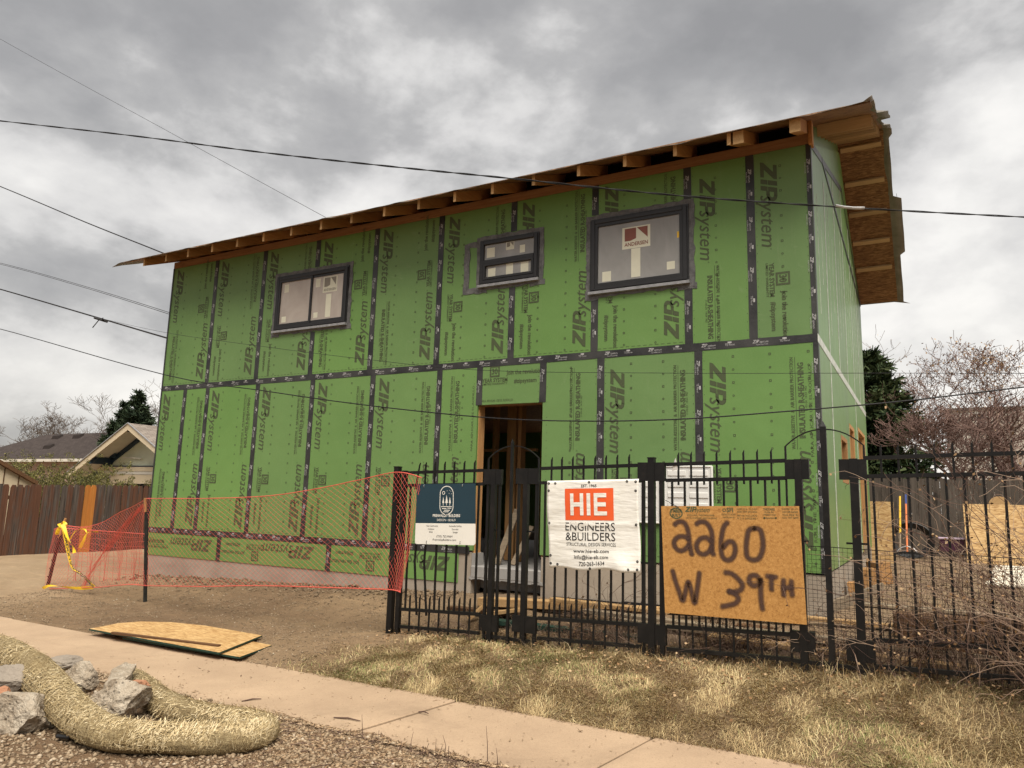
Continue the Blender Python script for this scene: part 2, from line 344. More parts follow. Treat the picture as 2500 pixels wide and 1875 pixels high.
# --- concrete, stone, ground
def concrete(name, c1, c2, bs=30, stain=0.3, src='Object', speck=0.35):
    m = NT(name); v = m.map(src=src)
    f = m.rf(m.noise(v, 1.3, 7, 0.62), 0.3, 0.7); g = m.noise(v, 70, 5, 0.75)
    col = m.mix(f, c1, c2); col = m.mix(m.mul(m.rf(g, 0.5, 0.75), speck), col, mul3(c1, 0.72))
    if speck > 0.4: col = m.mix(m.mul(m.rf(m.noise(v, 130, 3, 0.8), 0.56, 0.72), 0.5), col, mul3(c2, 1.22))
    s = m.rf(m.noise(v, 0.7, 8, 0.7, 1.2), 0.55, 0.72); col = m.mix(m.mul(s, stain), col, mul3(c1, 0.62))
    p = m.math('LESS_THAN', m.vor(v, 26), 0.10)
    col = m.mix(m.mul(p, 0.5), col, mul3(c1, 0.5))
    return m.set(col, 0.85, 0, m.bump(g, 0.35, 0.006), 0.25)
M['found'] = concrete('foundation_concrete', (0.27, 0.225, 0.178), (0.40, 0.345, 0.28), stain=0.45)
M['stoop'] = concrete('stoop_concrete', (0.25, 0.24, 0.23), (0.34, 0.33, 0.315))
M['walk'] = concrete('sidewalk_concrete', (0.318, 0.226, 0.150), (0.430, 0.312, 0.208), stain=0.42, speck=0.6)
m = NT('rubble_concrete'); v = m.map(); f = m.noise(v, 4.5, 8, 0.7, 0.6); g = m.noise(v, 28, 7, 0.75); p = m.vor(v, 22); ag = m.rf(m.vor(v, 60), 0.1, 0.7)
col = m.ramp(f, [(0.34, (0.24, 0.175, 0.115)), (0.48, (0.44, 0.36, 0.27)), (0.62, (0.62, 0.54, 0.43))])
col = m.mix(m.mul(m.rf(g, 0.52, 0.68), 0.6), col, (0.17, 0.135, 0.105)); col = m.mix(m.mul(m.math('LESS_THAN', p, 0.16), 0.75), col, (0.10, 0.08, 0.065)); col = m.mix(m.mul(ag, 0.3), col, (0.47, 0.42, 0.34))
M['rubble'] = m.set(col, 0.92, 0, m.bump(m.math('ADD', m.mul(g, 1.0), m.math('ADD', m.mul(f, 1.2), m.mul(m.rf(p, 0.0, 0.25), 0.4))), 1.0, 0.03), 0.15)
M['rubble_dark'] = concrete('rubble_dark', (0.20, 0.17, 0.14), (0.31, 0.265, 0.215), stain=0.5)
M['sandstone'] = concrete('pink_sandstone', (0.30, 0.17, 0.115), (0.42, 0.26, 0.18), stain=0.4)
M['brick'] = concrete('brick_piece', (0.30, 0.135, 0.075), (0.40, 0.22, 0.13))
m = NT('ground_soil'); v = m.tc.outputs['Object']; base = m.attr('soil', 'Color')
big = m.rf(m.noise(v, 1.1, 6, 0.65), 0.32, 0.68); mid = m.noise(v, 9, 6, 0.7); fin = m.noise(v, 85, 5, 0.75); st = m.vor(v, 60)
sk = m.rf(m.noise(m.map((1.2, 7, 1), (0, 0, 0.35)), 1.6, 5, 0.65), 0.52, 0.72)
base = m.mix(m.mul(sk, 0.55), base, m.mix(1.0, base, (1.38, 1.36, 1.30), 'MULTIPLY'))
col = m.mix(m.mul(big, 0.75), base, m.mix(1.0, base, (0.70, 0.67, 0.64), 'MULTIPLY'))
col = m.mix(m.mul(m.rf(mid, 0.5, 0.75), 0.45), col, m.mix(1.0, base, (1.30, 1.26, 1.20), 'MULTIPLY'))
col = m.mix(m.mul(m.rf(fin, 0.48, 0.7), 0.5), col, m.mix(1.0, base, (0.55, 0.52, 0.48), 'MULTIPLY'))
col = m.mix(m.mul(m.math('LESS_THAN', st, 0.14), 0.22), col, (0.40, 0.32, 0.23))
M['soil'] = m.set(col, 0.95, 0, m.bump(m.math('ADD', m.mul(fin, 0.4), m.math('ADD', m.mul(mid, 1.0), m.mul(st, -0.4))), 0.9, 0.045), 0.12)
def tinted(name, stops, rough=0.85, spec=0.2, trans=0):
    m = NT(name); return m.set(m.ramp(m.attr('tint'), stops), rough, 0, None, spec)
M['grass'] = tinted('dry_grass_blades', [(0.0, (0.14, 0.09, 0.048)), (0.35, (0.34, 0.24, 0.12)), (0.7, (0.60, 0.475, 0.255)), (0.86, (0.74, 0.62, 0.37)), (0.9, (0.24, 0.24, 0.09)), (1.0, (0.18, 0.21, 0.07))])
M['chips'] = tinted('wood_chip_mulch', [(0.0, (0.085, 0.05, 0.03)), (0.4, (0.24, 0.155, 0.09)), (0.8, (0.40, 0.285, 0.175)), (1.0, (0.54, 0.42, 0.28))])
M['pebbles'] = tinted('pebbles', [(0.0, (0.125, 0.088, 0.056)), (0.5, (0.26, 0.19, 0.122)), (0.9, (0.36, 0.28, 0.19)), (1.0, (0.46, 0.39, 0.30))])
M['straw'] = tinted('straw', [(0.0, (0.20, 0.14, 0.07)), (0.5, (0.46, 0.355, 0.19)), (1.0, (0.72, 0.61, 0.40))], 0.7)
M['twig'] = tinted('twigs', [(0.0, (0.07, 0.042, 0.033)), (0.5, (0.17, 0.11, 0.08)), (1.0, (0.33, 0.24, 0.175))])
M['deadleaf'] = tinted('dead_leaves', [(0.0, (0.14, 0.075, 0.035)), (0.5, (0.28, 0.17, 0.085)), (1.0, (0.42, 0.30, 0.18))])
M['bark'] = tinted('bark', [(0.0, (0.055, 0.042, 0.034)), (1.0, (0.17, 0.135, 0.11))])
M['bark_red'] = tinted('bark_reddish', [(0.0, (0.070, 0.042, 0.036)), (1.0, (0.20, 0.128, 0.106))])
M['needles'] = tinted('conifer_needles', [(0.0, (0.012, 0.022, 0.011)), (0.5, (0.026, 0.044, 0.022)), (1.0, (0.055, 0.075, 0.040))])
M['pine'] = tinted('pine_needles', [(0.0, (0.014, 0.026, 0.010)), (0.5, (0.034, 0.056, 0.022)), (1.0, (0.075, 0.095, 0.038))])
M['budleaf'] = tinted('budding_leaves', [(0.0, (0.06, 0.065, 0.020)), (0.5, (0.12, 0.12, 0.035)), (1.0, (0.22, 0.20, 0.06))])
# straw roll skin
m = NT('straw_roll'); v = m.map(); uv = m.tc.outputs['UV']
n1 = m.noise(m.map((16, 90, 1), src=uv), 1.2, 4, 0.7, 1.0); n2 = m.noise(v, 60, 4, 0.7); n3 = m.noise(v, 6, 4)
col = m.ramp(m.math('ADD', m.mul(n1, 0.5), m.mul(n2, 0.5)), [(0.33, (0.12, 0.082, 0.042)), (0.5, (0.31, 0.235, 0.125)), (0.66, (0.50, 0.405, 0.235))])
col = m.mix(m.mul(m.rf(n3, 0.45, 0.7), 0.3), col, (0.33, 0.22, 0.085))
wv = m.n('ShaderNodeTexWave', {'Vector': m.map((36, 18, 1), src=uv), 'Scale': 1.0, 'Distortion': 2.5, 'Detail': 2.0}).outputs['Fac']
M['wattle'] = m.set(col, 0.85, 0, m.bump(m.math('ADD', m.mul(n1, 0.6), m.math('ADD', m.mul(n2, 0.5), m.mul(wv, 0.35))), 0.9, 0.02), 0.15)
# --- wood fences of the neighbours
m = NT('red_cedar_plank'); r = m.rnd(); off = m.n('ShaderNodeCombineXYZ', {0: m.mul(r, 37), 1: m.mul(r, 13), 2: m.mul(r, 29)}).outputs[0]
vec = m.n('ShaderNodeVectorMath', {0: m.tc.outputs['Object'], 1: off}, operation='ADD').outputs[0]
g = m.noise(m.map((14, 14, 0.8), src=vec), 2.5, 7, 0.65, 0.5); w = m.noise(m.map((5, 5, 1.1), src=vec), 1.7, 6, 0.7)
col = m.mix(m.rf(g, 0.3, 0.7), (0.075, 0.036, 0.023), (0.132, 0.062, 0.038))
wz = m.math('ADD', w, m.math('MULTIPLY', m.math('SUBTRACT', r, 0.5), 0.34))
col = m.mix(m.rf(wz, 0.40, 0.56), col, m.mix(m.rf(g, 0.35, 0.7), (0.034, 0.027, 0.024), (0.135, 0.112, 0.096)))
M['cedar'] = m.set(col, 0.85, 0, m.bump(g, 0.4, 0.01), 0.2)
M['cedar_new'] = wood('new_cedar_plank', (0.32, 0.115, 0.022), (0.46, 0.19, 0.045), 'z')
m = NT('grey_plank'); r = m.rnd(); off = m.n('ShaderNodeCombineXYZ', {0: m.mul(r, 37), 1: m.mul(r, 13), 2: m.mul(r, 29)}).outputs[0]
vec = m.n('ShaderNodeVectorMath', {0: m.tc.outputs['Object'], 1: off}, operation='ADD').outputs[0]
g = m.noise(m.map((14, 14, 0.8), src=vec), 2.5, 7, 0.65, 0.5); k = m.noise(m.map((3, 3, 1.6), src=vec), 1.6, 5, 0.6)
col = m.mix(m.rf(g, 0.3, 0.7), (0.052, 0.042, 0.034), (0.125, 0.105, 0.088)); col = m.mix(m.mul(m.rf(k, 0.54, 0.68), 0.85), col, (0.014, 0.011, 0.009))
M['greyplank'] = m.set(m.mix(m.mul(r, 0.4), col, mul3((0.075, 0.062, 0.05), 1)), 0.85, 0, m.bump(g, 0.4, 0.01), 0.2)
# --- neighbouring buildings
def shingle(name, c1, c2):
    m = NT(name); bk = m.n('ShaderNodeTexBrick', {'Vector': m.tc.outputs['UV'], 'Color1': c1, 'Color2': c2, 'Mortar': mul3(c1, 0.55), 'Scale': 1.0, 'Mortar Size': 0.012, 'Brick Width': 0.32, 'Row Height': 0.145}).outputs['Color']
    f = m.noise(m.map(), 60, 4, 0.7)
    return m.set(m.mix(m.mul(f, 0.4), bk, mul3(c2, 1.2)), 0.9, 0, m.bump(f, 0.3, 0.01), 0.15)
M['shingle_dark'] = shingle('shingles_dark', (0.040, 0.032, 0.030), (0.062, 0.050, 0.046))
M['shingle_grey'] = shingle('shingles_grey', (0.15, 0.125, 0.105), (0.25, 0.215, 0.185))
M['cream'] = plain('cream_paint', (0.60, 0.50, 0.35), 0.6, 0.05, 3)
M['palegreen'] = plain('pale_green_paint', (0.56, 0.58, 0.44), 0.6, 0.05, 3)
M['offwhite'] = plain('offwhite_paint', (0.60, 0.57, 0.50), 0.6, 0.06, 3)
M['navy'] = plain('navy_trim', (0.022, 0.040, 0.060), 0.5, 0.1, 4)
M['shade_fill'] = plain('interior_shade_paint', (0.010, 0.009, 0.009), 0.9)  # near-black colour standing in for shade inside gaps and openings
M['pane_dark'] = plain('dark_glass', (0.02, 0.022, 0.025), 0.06, 0.1, 2, spec=0.6)
m = NT('brick_wall'); bk = m.n('ShaderNodeTexBrick', {'Vector': m.tc.outputs['UV'], 'Color1': (0.27, 0.14, 0.095, 1), 'Color2': (0.36, 0.21, 0.15, 1), 'Mortar': (0.38, 0.34, 0.29, 1), 'Scale': 1.0, 'Mortar Size': 0.012, 'Brick Width': 0.21, 'Row Height': 0.075}).outputs['Color']
M['brickwall'] = m.set(bk, 0.9)
M['white_plastic'] = plain('white_plastic', (0.72, 0.71, 0.68), 0.4, 0.05, 4, spec=0.45)
M['galv'] = plain('galvanised_metal', (0.42, 0.42, 0.42), 0.4, 0.2, 20, metal=0.6)
M['cable'] = plain('cable_black', (0.010, 0.010, 0.011), 0.6)
M['yellow'] = plain('yellow_handle', (0.74, 0.46, 0.03), 0.45, 0.1, 4)
M['orange'] = plain('orange_handle', (0.62, 0.175, 0.055), 0.45, 0.1, 4)
M['blue'] = plain('blue_grip', (0.03, 0.055, 0.20), 0.5, 0.1, 4)
M['purple'] = plain('dark_purple_plastic', (0.060, 0.018, 0.040), 0.45, 0.1, 4)
M['lilac'] = plain('lilac_edge', (0.42, 0.32, 0.40), 0.45, 0.1, 4)
M['paper'] = plain('white_board', (0.72, 0.66, 0.54), 0.55, 0.06, 3)
M['pipe'] = plain('black_pipe', (0.012, 0.012, 0.013), 0.4, spec=0.5)
M['stake'] = plain('steel_stake', (0.020, 0.020, 0.018), 0.6, 0.3, 12)
M['membrane'] = plain('black_membrane', (0.014, 0.014, 0.016), 0.5, 0.3, 8, bump=0.5, bs=20)
# world-scale shingle/brick coordinates
def planar_uv(me, ax, ay, scale=1.0):
    uv = me.uv_layers.new(name='UVMap'); co_ = np.zeros(len(me.vertices)*3, dtype=np.float32); me.vertices.foreach_get('co', co_); co_ = co_.reshape(-1, 3)
    li = np.zeros(len(me.loops), dtype=np.int32); me.loops.foreach_get('vertex_index', li)
    p = co_[li]; u = p@np.array(ax, dtype=np.float32); w = p@np.array(ay, dtype=np.float32)
    uv.data.foreach_set('uv', np.stack([u, w], 1).astype(np.float32).ravel()*scale)
# ------------------------------------------------------------------ lettering
_tc = {}
def glyphs(s, shear=0.0, bold=0.0, res=2):
    key = (s, shear, bold, res)
    if key not in _tc:
        cu = bpy.data.curves.new('lettering', 'FONT'); cu.body = s; cu.size = 1; cu.shear = shear; cu.offset = bold; cu.resolution_u = res; cu.fill_mode = 'FRONT'
        ob = bpy.data.objects.new('lettering', cu); COL.objects.link(ob)
        me = bpy.data.meshes.new_from_object(ob)
        v = np.array([x.co[:2] for x in me.vertices]) if len(me.vertices) else np.zeros((0, 2)); f = [tuple(p.vertices) for p in me.polygons]
        bpy.data.objects.remove(ob); bpy.data.curves.remove(cu); bpy.data.meshes.remove(me)
        _tc[key] = (v, f)
    return _tc[key]
_cap = None
def write(mb, s, place, x, y, h, length=None, align='l', shear=0.0, bold=0.0, res=2, tint=0.5, xs=1.0):
    """s with capitals h tall, its baseline starting at (x,y) of the sheet `place`; length forces the width"""
    global _cap
    if _cap is None: _cap = glyphs('H')[0][:, 1].max()
    v, f = glyphs(s, shear, bold, res)
    if not len(v): return
    k = h/_cap; x0, x1 = v[:, 0].min(), v[:, 0].max()
    kx = (length/(x1-x0)) if length else k*xs
    wd = (x1-x0)*kx; ox = {'l': 0, 'c': -wd/2, 'r': -wd}[align]
    mb.add([place(x+ox+(a-x0)*kx, y+b*k) for a, b in v], f, tint)
def flat(mb, place, poly, tint=0.5): mb.add([place(a, b) for a, b in poly], [tuple(range(len(poly)))], tint)
def rect(mb, place, x0, y0, x1, y1): flat(mb, place, [(x0, y0), (x1, y0), (x1, y1), (x0, y1)])
def ring(mb, place, cx, cy, r, t, n=20, a0=0, a1=2*math.pi, ry=None):
    ry = ry or r
    for i in range(n):
        p = a0+(a1-a0)*i/n; q = a0+(a1-a0)*(i+1)/n
        flat(mb, place, [(cx+r*math.cos(p), cy+ry*math.sin(p)), (cx+r*math.cos(q), cy+ry*math.sin(q)), (cx+(r-t)*math.cos(q), cy+(ry-t)*math.sin(q)), (cx+(r-t)*math.cos(p), cy+(ry-t)*math.sin(p))])
def zip_logo(mb, place, x, y, h, length):
    k = length/4.55; s = 0.26
    def pl(a, b): return place(x+(a+s*b)*k, y+b*h)
    flat(mb, pl, [(0.02, 1), (0.76, 1), (0.76, 0.80), (0.34, 0.22), (0.76, 0.22), (0.76, 0), (-0.02, 0), (-0.02, 0.20), (0.40, 0.78), (0.02, 0.78)])
    for b0, b1 in ((0, 0.42), (0.45, 1)): flat(mb, pl, [(0.86, b0), (1.10, b0), (1.10, b1), (0.86, b1)])
    for b0, b1 in ((0, 0.42), (0.45, 1)): flat(mb, pl, [(1.20, b0), (1.44, b0), (1.44, b1), (1.20, b1)])
    flat(mb, pl, [(1.44, 0.80), (1.62, 0.80), (1.62, 1), (1.44, 1)]); flat(mb, pl, [(1.44, 0.34), (1.62, 0.34), (1.62, 0.54), (1.44, 0.54)])
    ring(mb, pl, 1.60, 0.67, 0.33, 0.20, 8, -math.pi/2, math.pi/2)
    write(mb, 'system', place, x+1.72*k, y-0.02*h, h*0.88, length=2.68*k, shear=0.32, bold=0.006)
    ring(mb, place, x+4.52*k, y+0.52*h, 0.05*h, 0.018*h, 6)
# ------------------------------------------------------------------ ground
WALK_Z = -0.92; WY0, WY1 = -4.42, -3.27
def fence_z(x): return float(np.interp(x, [-20, -11, -8.7, -5.2, -4.2, 0.5, 4, 12], [-0.92, -0.90, -0.89, -0.85, -0.775, -0.60, -0.56, -0.5]))
def house_z(x): return float(np.interp(x, [-20, -11.2, -8.5, -5.3, -4.0, 0, 2, 8], [-0.90, -0.80, -0.70, -0.60, -0.53, -0.44, -0.42, -0.38]))
def gz(x, y):
    if y >= 0: z = lerp(house_z(x), -0.36 if x > -5 else -0.90, smooth((y)/8)) if x > -5 else house_z(x)
    elif y > -1.9: z = lerp(fence_z(x), house_z(x), smooth((y+1.9)/1.9))
    elif y > WY1: z = lerp(-0.935, fence_z(x), ((y-WY1)/(-1.9-WY1))**0.9)
    elif y > WY0: z = -0.985
    else:
        z = -0.935 + 0.035*smooth((WY0+0.02-y)/0.15)*math.exp(-(WY0-y)/0.5)
    return z
def relief(x, y):
    if WY0 < y < WY1: return 0
    n = noise.fractal(Vector((x*0.9, y*0.9, 3.3)), 0.9, 2.1, 5)*0.022
    if -12 < x < -3 and -1.0 < y < 0.3: n += abs(noise.fractal(Vector((x*5, y*5, 1.3)), 0.8, 2.0, 3))*0.05     # clods along the footing
    if x < -4.3 and -3.2 < y < -1: n += noise.noise(Vector((x*7, y*7, 8)))*0.013+abs(noise.noise(Vector((x*2.6, y*2.6, 18))))*0.03
    return n
def ground(x, y): return gz(x, y)+relief(x, y)
C_DIRT, C_DIRT2, C_LAWN = (0.300, 0.210, 0.128), (0.205, 0.137, 0.085), (0.215, 0.149, 0.086)
C_ALLEY, C_MULCH, C_YARD = (0.40, 0.295, 0.19), (0.215, 0.142, 0.086), (0.285, 0.205, 0.132)
def soil(x, y):
    j = noise.noise(Vector((x*1.7, y*1.7, 5)))*0.5+noise.noise(Vector((x*5, y*5, 9)))*0.22
    if y < WY0+0.5: return C_MULCH
    c = C_DIRT
    dk = smooth((j+0.6)-abs(x+7.3)/3.2+0.35)*smooth((y+3.6)/0.8)
    c = tuple(lerp(a, b, dk) for a, b in zip(c, C_DIRT2))
    al = smooth((-9.6-x+j*1.6)/1.6)
    c = tuple(lerp(a, b, al) for a, b in zip(c, C_ALLEY))
    lw = smooth((x+4.25+j*0.8+(0.4 if y < -2.4 else 0)*0.6)/0.7)
    c = tuple(lerp(a, b, lw) for a, b in zip(c, C_LAWN))
    yd = smooth((y+1.1+j*0.4)/0.6)*(1 if x > -4.6 else 0)
    c = tuple(lerp(a, b, yd) for a, b in zip(c, C_YARD))
    return c
xs = np.concatenate([np.linspace(-900, -40, 18), np.linspace(-36, -13.4, 60), np.linspace(-13.2, 3.2, 190), np.linspace(3.4, 40, 40), np.linspace(60, 900, 14)])
ys = np.concatenate([np.linspace(-200, -12, 12), np.linspace(-11, -7, 14), np.linspace(-6.9, WY0-0.05, 34), [WY0+0.02, WY0+0.1, WY1-0.1, WY1-0.02], np.linspace(WY1+0.03, 1.0, 56), np.linspace(1.3, 16, 50), np.linspace(18, 60, 20), np.linspace(80, 1200, 12)])
gv = []; gc = []
for y in ys:
    for x in xs:
        gv.append((x, y, ground(float(x), float(y)))); gc.append((*soil(float(x), float(y)), 1))
nx, ny = len(xs), len(ys)
ii = np.arange(nx-1); jj = np.arange(ny-1); A = (jj[:, None]*nx+ii[None, :]).ravel()
me = np_mesh('ground', np.array(gv), np.stack([A, A+1, A+1+nx, A+nx], 1), M['soil'], col=np.array(gc), smooth_=True)
tag(inst('ground', me, None), kind='structure')

# sidewalk: separate slabs with open joints
sw = bpy.data.objects.new('sidewalk', None); COL.objects.link(sw); sw.location = (-5, (WY0+WY1)/2, WALK_Z); sw['kind'] = 'structure'
joints = [-2.5+1.62*k for k in range(-14, 8)]
for i in range(len(joints)-1):
    x0, x1 = joints[i]+0.010, joints[i+1]-0.010; dz = random.uniform(-0.006, 0.006); sk = 0.06
    mb = MB(); a, b = x0+0.03, x1+0.03
    mb.hexa([(x0-sk, WY0, -1.05), (x1-sk, WY0, -1.05), (b+sk, WY1, -1.05), (a+sk, WY1, -1.05), (x0-sk, WY0, WALK_Z+dz), (x1-sk, WY0, WALK_Z+dz), (b+sk, WY1, WALK_Z+dz), (a+sk, WY1, WALK_Z+dz)])
    mb.build('slab', M['walk'], sw, bevel=0.008)

# ------------------------------------------------------------------ the new house
PW = 1.2192; HL = 8*PW+1.4237; ZM = 2.5235; ZT = 4.80
house = thing('house', (-HL/2, 3.65, -0.85), 'two storey house under construction clad in green printed sheathing with black taped seams', 'house')
WD = 7.3; RY, RZ = 3.92, 6.45                      # depth, ridge
FS = (RZ-ZT)/RY; BS = (RZ-4.66)/(WD-RY)            # roof slopes
def wall_top(y): return ZT+FS*y if y <= RY else RZ-BS*(y-RY)
# foundation
DX0, DX1, DZT = -4.357, -3.362, 1.948
mb = MB()
mb.box((-HL, 0.012, -1.3), (DX0-0.02, 0.25, -0.02)); mb.box((DX1+0.02, 0.012, -1.3), (-0.012, 0.25, -0.02)); mb.box((-0.26, 0.25, -1.3), (-0.012, WD, -0.02)); mb.box((-HL, 0.25, -1.3), (-HL+0.25, WD, -0.02)); mb.box((-HL, WD-0.25, -1.3), (-0.26, WD, -0.02))
fd = mb.build('foundation', M['found'], house)
mb = MB(); mb.box((DX0-0.02, -0.008, -0.345), (DX1+0.02, 0.25, -0.19)); st = mb.build('door_step', M['stoop'], house, bevel=0.012)
# ragged mortar lip below the step
mb = MB(); n = 26
top = [(lerp(DX0-0.03, DX1+0.04, i/n), -0.33) for i in range(n+1)]; bot = [(lerp(DX0-0.05, DX1+0.05, i/n), -0.355-0.022*random.random()) for i in range(n+1)]
for i in range(n): mb.prism([(top[i][0], -0.004, top[i][1]), (top[i+1][0], -0.004, top[i+1][1]), (bot[i+1][0], -0.004, bot[i+1][1]), (bot[i][0], -0.004, bot[i][1])], (0, 0.03, 0))
mb.build('mortar_lip', M['stoop'], house)
mb = MB(); mb.box((-HL+0.25, 0.26, -0.5), (-0.26, WD-0.26, -0.2)); mb.build('floor_slab', M['stoop'], house)
mb = MB()
for i in range(3, 10): mb.box((lerp(-4.5, -0.02, i/10), -0.012, lerp(-0.62, -0.50, i/10)-0.02*(i % 2)), (lerp(-4.5, -0.02, (i+1)/10), 0.011, lerp(-0.515, -0.435, i/10)+0.008*random.random()))
mb.build('drainage_membrane', M['membrane'], house)

# --- front sheathing panels
G = 0.003
def fplace(x0, z0, y=-0.0018):             # sheet coordinates on the front wall
    return lambda u, w: Vector((x0+u, y, z0+w))
def down(pl, ux, top): return lambda a, b: pl(ux+b, top-a)      # text reading downwards, its baseline at u=ux
def upw(pl, ux, bot): return lambda a, b: pl(ux-b, bot+a)       # text reading upwards
def insul(mb, pl, a, L=1.05):
    write(mb, 'WATER-RESISTIVE  &  AIR BARRIER PROTECTION', pl, a, 0.135, 0.036, L, bold=0.012)
    rect(mb, pl, a, 0.113, a+L, 0.118)
    write(mb, 'INSULATED R-SHEATHING', pl, a+0.12, 0.030, 0.058, L*0.82, bold=0.03)
    write(mb, '11-03-24  14:54  MD', pl, a+0.42, 0.0, 0.022, 0.27)
def badge(mb, pl, a):
    write(mb, 'YEAR SYSTEM', pl, a, 0.05, 0.052, 0.40, bold=0.025); write(mb, 'LIMITED WARRANTY', pl, a, 0.012, 0.026, 0.40, bold=0.01)
    # dark square with the figure left clear
    x0, y0, s = a+0.12, 0.118, 0.155; t = 0.022
    for q in ((x0, y0, x0+s, y0+t), (x0, y0+s-t, x0+s, y0+s), (x0, y0+t, x0+t, y0+s-t), (x0+s-t, y0+t, x0+s, y0+s-t)): rect(mb, pl, *q)
    write(mb, '30', pl, x0+s/2, y0+0.040, 0.078, 0.092, align='c', bold=0.03)
def join_(mb, pl, a):
    write(mb, 'Join the revolution.', pl, a, 0.12, 0.058, 0.56, bold=0.02); write(mb, '#zipsystem', pl, a+0.12, 0.0, 0.055, 0.34, bold=0.02)
def marks(mb, pl, w, h, x_off, cut=None):
    u = x_off
    while u < w-0.06:
        v_ = 0.10
        while v_ < h-0.06:
            if u > 0.06:
                s = 0.0135; t = 0.0065; sq = (int(v_*10) % 3 != 1)
                if cut is None or not cut(u, v_):
                    if sq:
                        for q in ((-s, -s, s, -s+t), (-s, s-t, s, s), (-s, -s+t, -s+t, s-t), (s-t, -s+t, s, s-t)): rect(mb, pl, u+q[0], v_+q[1], u+q[2], v_+q[3])
                    else: ring(mb, pl, u, v_, s, t, 7)
            v_ += 0.152
        u += 0.2032 if False else 0.4064
def nails(mb, pl, w, h):
    for v_ in np.arange(0.05, h, 0.1):
        for u in (0.065, w-0.065):
            if random.random() < 0.8: rect(mb, pl, u-0.004, v_-0.004, u+0.004, v_+0.004)
LX = lambda i: -HL+i*PW
panels = []        # x0, x1, z0, z1, kind
for i in range(8): panels.append((LX(i), LX(i+1), ZM, ZT, 'AABABBCA'[i] if False else 'UVXUUVVX'[i]))
sA = -1.4237+0.7472
panels += [(LX(8), sA, ZM, ZT, 'N'), (sA, 0.0, ZM, ZT, 'S')]
lower = [-HL, P(451.6, 960, 1, 0).x, P(507, 954, 1, 0).x]
lower += [lower[2]+PW*k for k in range(1, 5)]           # last one left of the door strip
lowX = [lower[0], lower[1], lower[2], lower[3], lower[4], lower[5], lower[6]-0.0, DX0-0.0]
# measured seams of the lower storey
lowX = [-HL, P(451.6, 965, 1, 0).x, P(507, 958, 1, 0).x, P(629.6, 948, 1, 0).x, P(764, 936, 1, 0).x, P(911, 925, 1, 0).x, P(1074, 914, 1, 0).x, DX0]
lowK = ['W', 'R', 'L', 'L', 'L', 'L', 'R2']
for i, k in enumerate(lowK): panels.append((lowX[i], lowX[i+1], 0.0, ZM, k))
panels.append((DX0, DX1, DZT, ZM, 'H'))
lowR = [DX1, P(1467, 890, 1, 0).x, P(1705, 872, 1, 0).x, 0.0]
for i, k in enumerate(['R3', 'L2', 'L3']): panels.append((lowR[i], lowR[i+1], 0.0, ZM, k))
ZS = -0.43
stripX = [-HL, P(597, 1340, 1, 0).x+0.0, P(800, 1380, 1, 0).x, P(1117, 1424, 1, 0).x]
stripX[1] = P(533, 1345, 1, 0).x
for i, k in enumerate(['s1', 's2', 's3']): panels.append((stripX[i], stripX[i+1], ZS, 0.0, k))
WIN = [(-8.37, -6.83, 3.357, 4.256), (-4.372, -3.472, 3.655, 4.275), (-2.684, -1.428, 3.358, 4.30)]
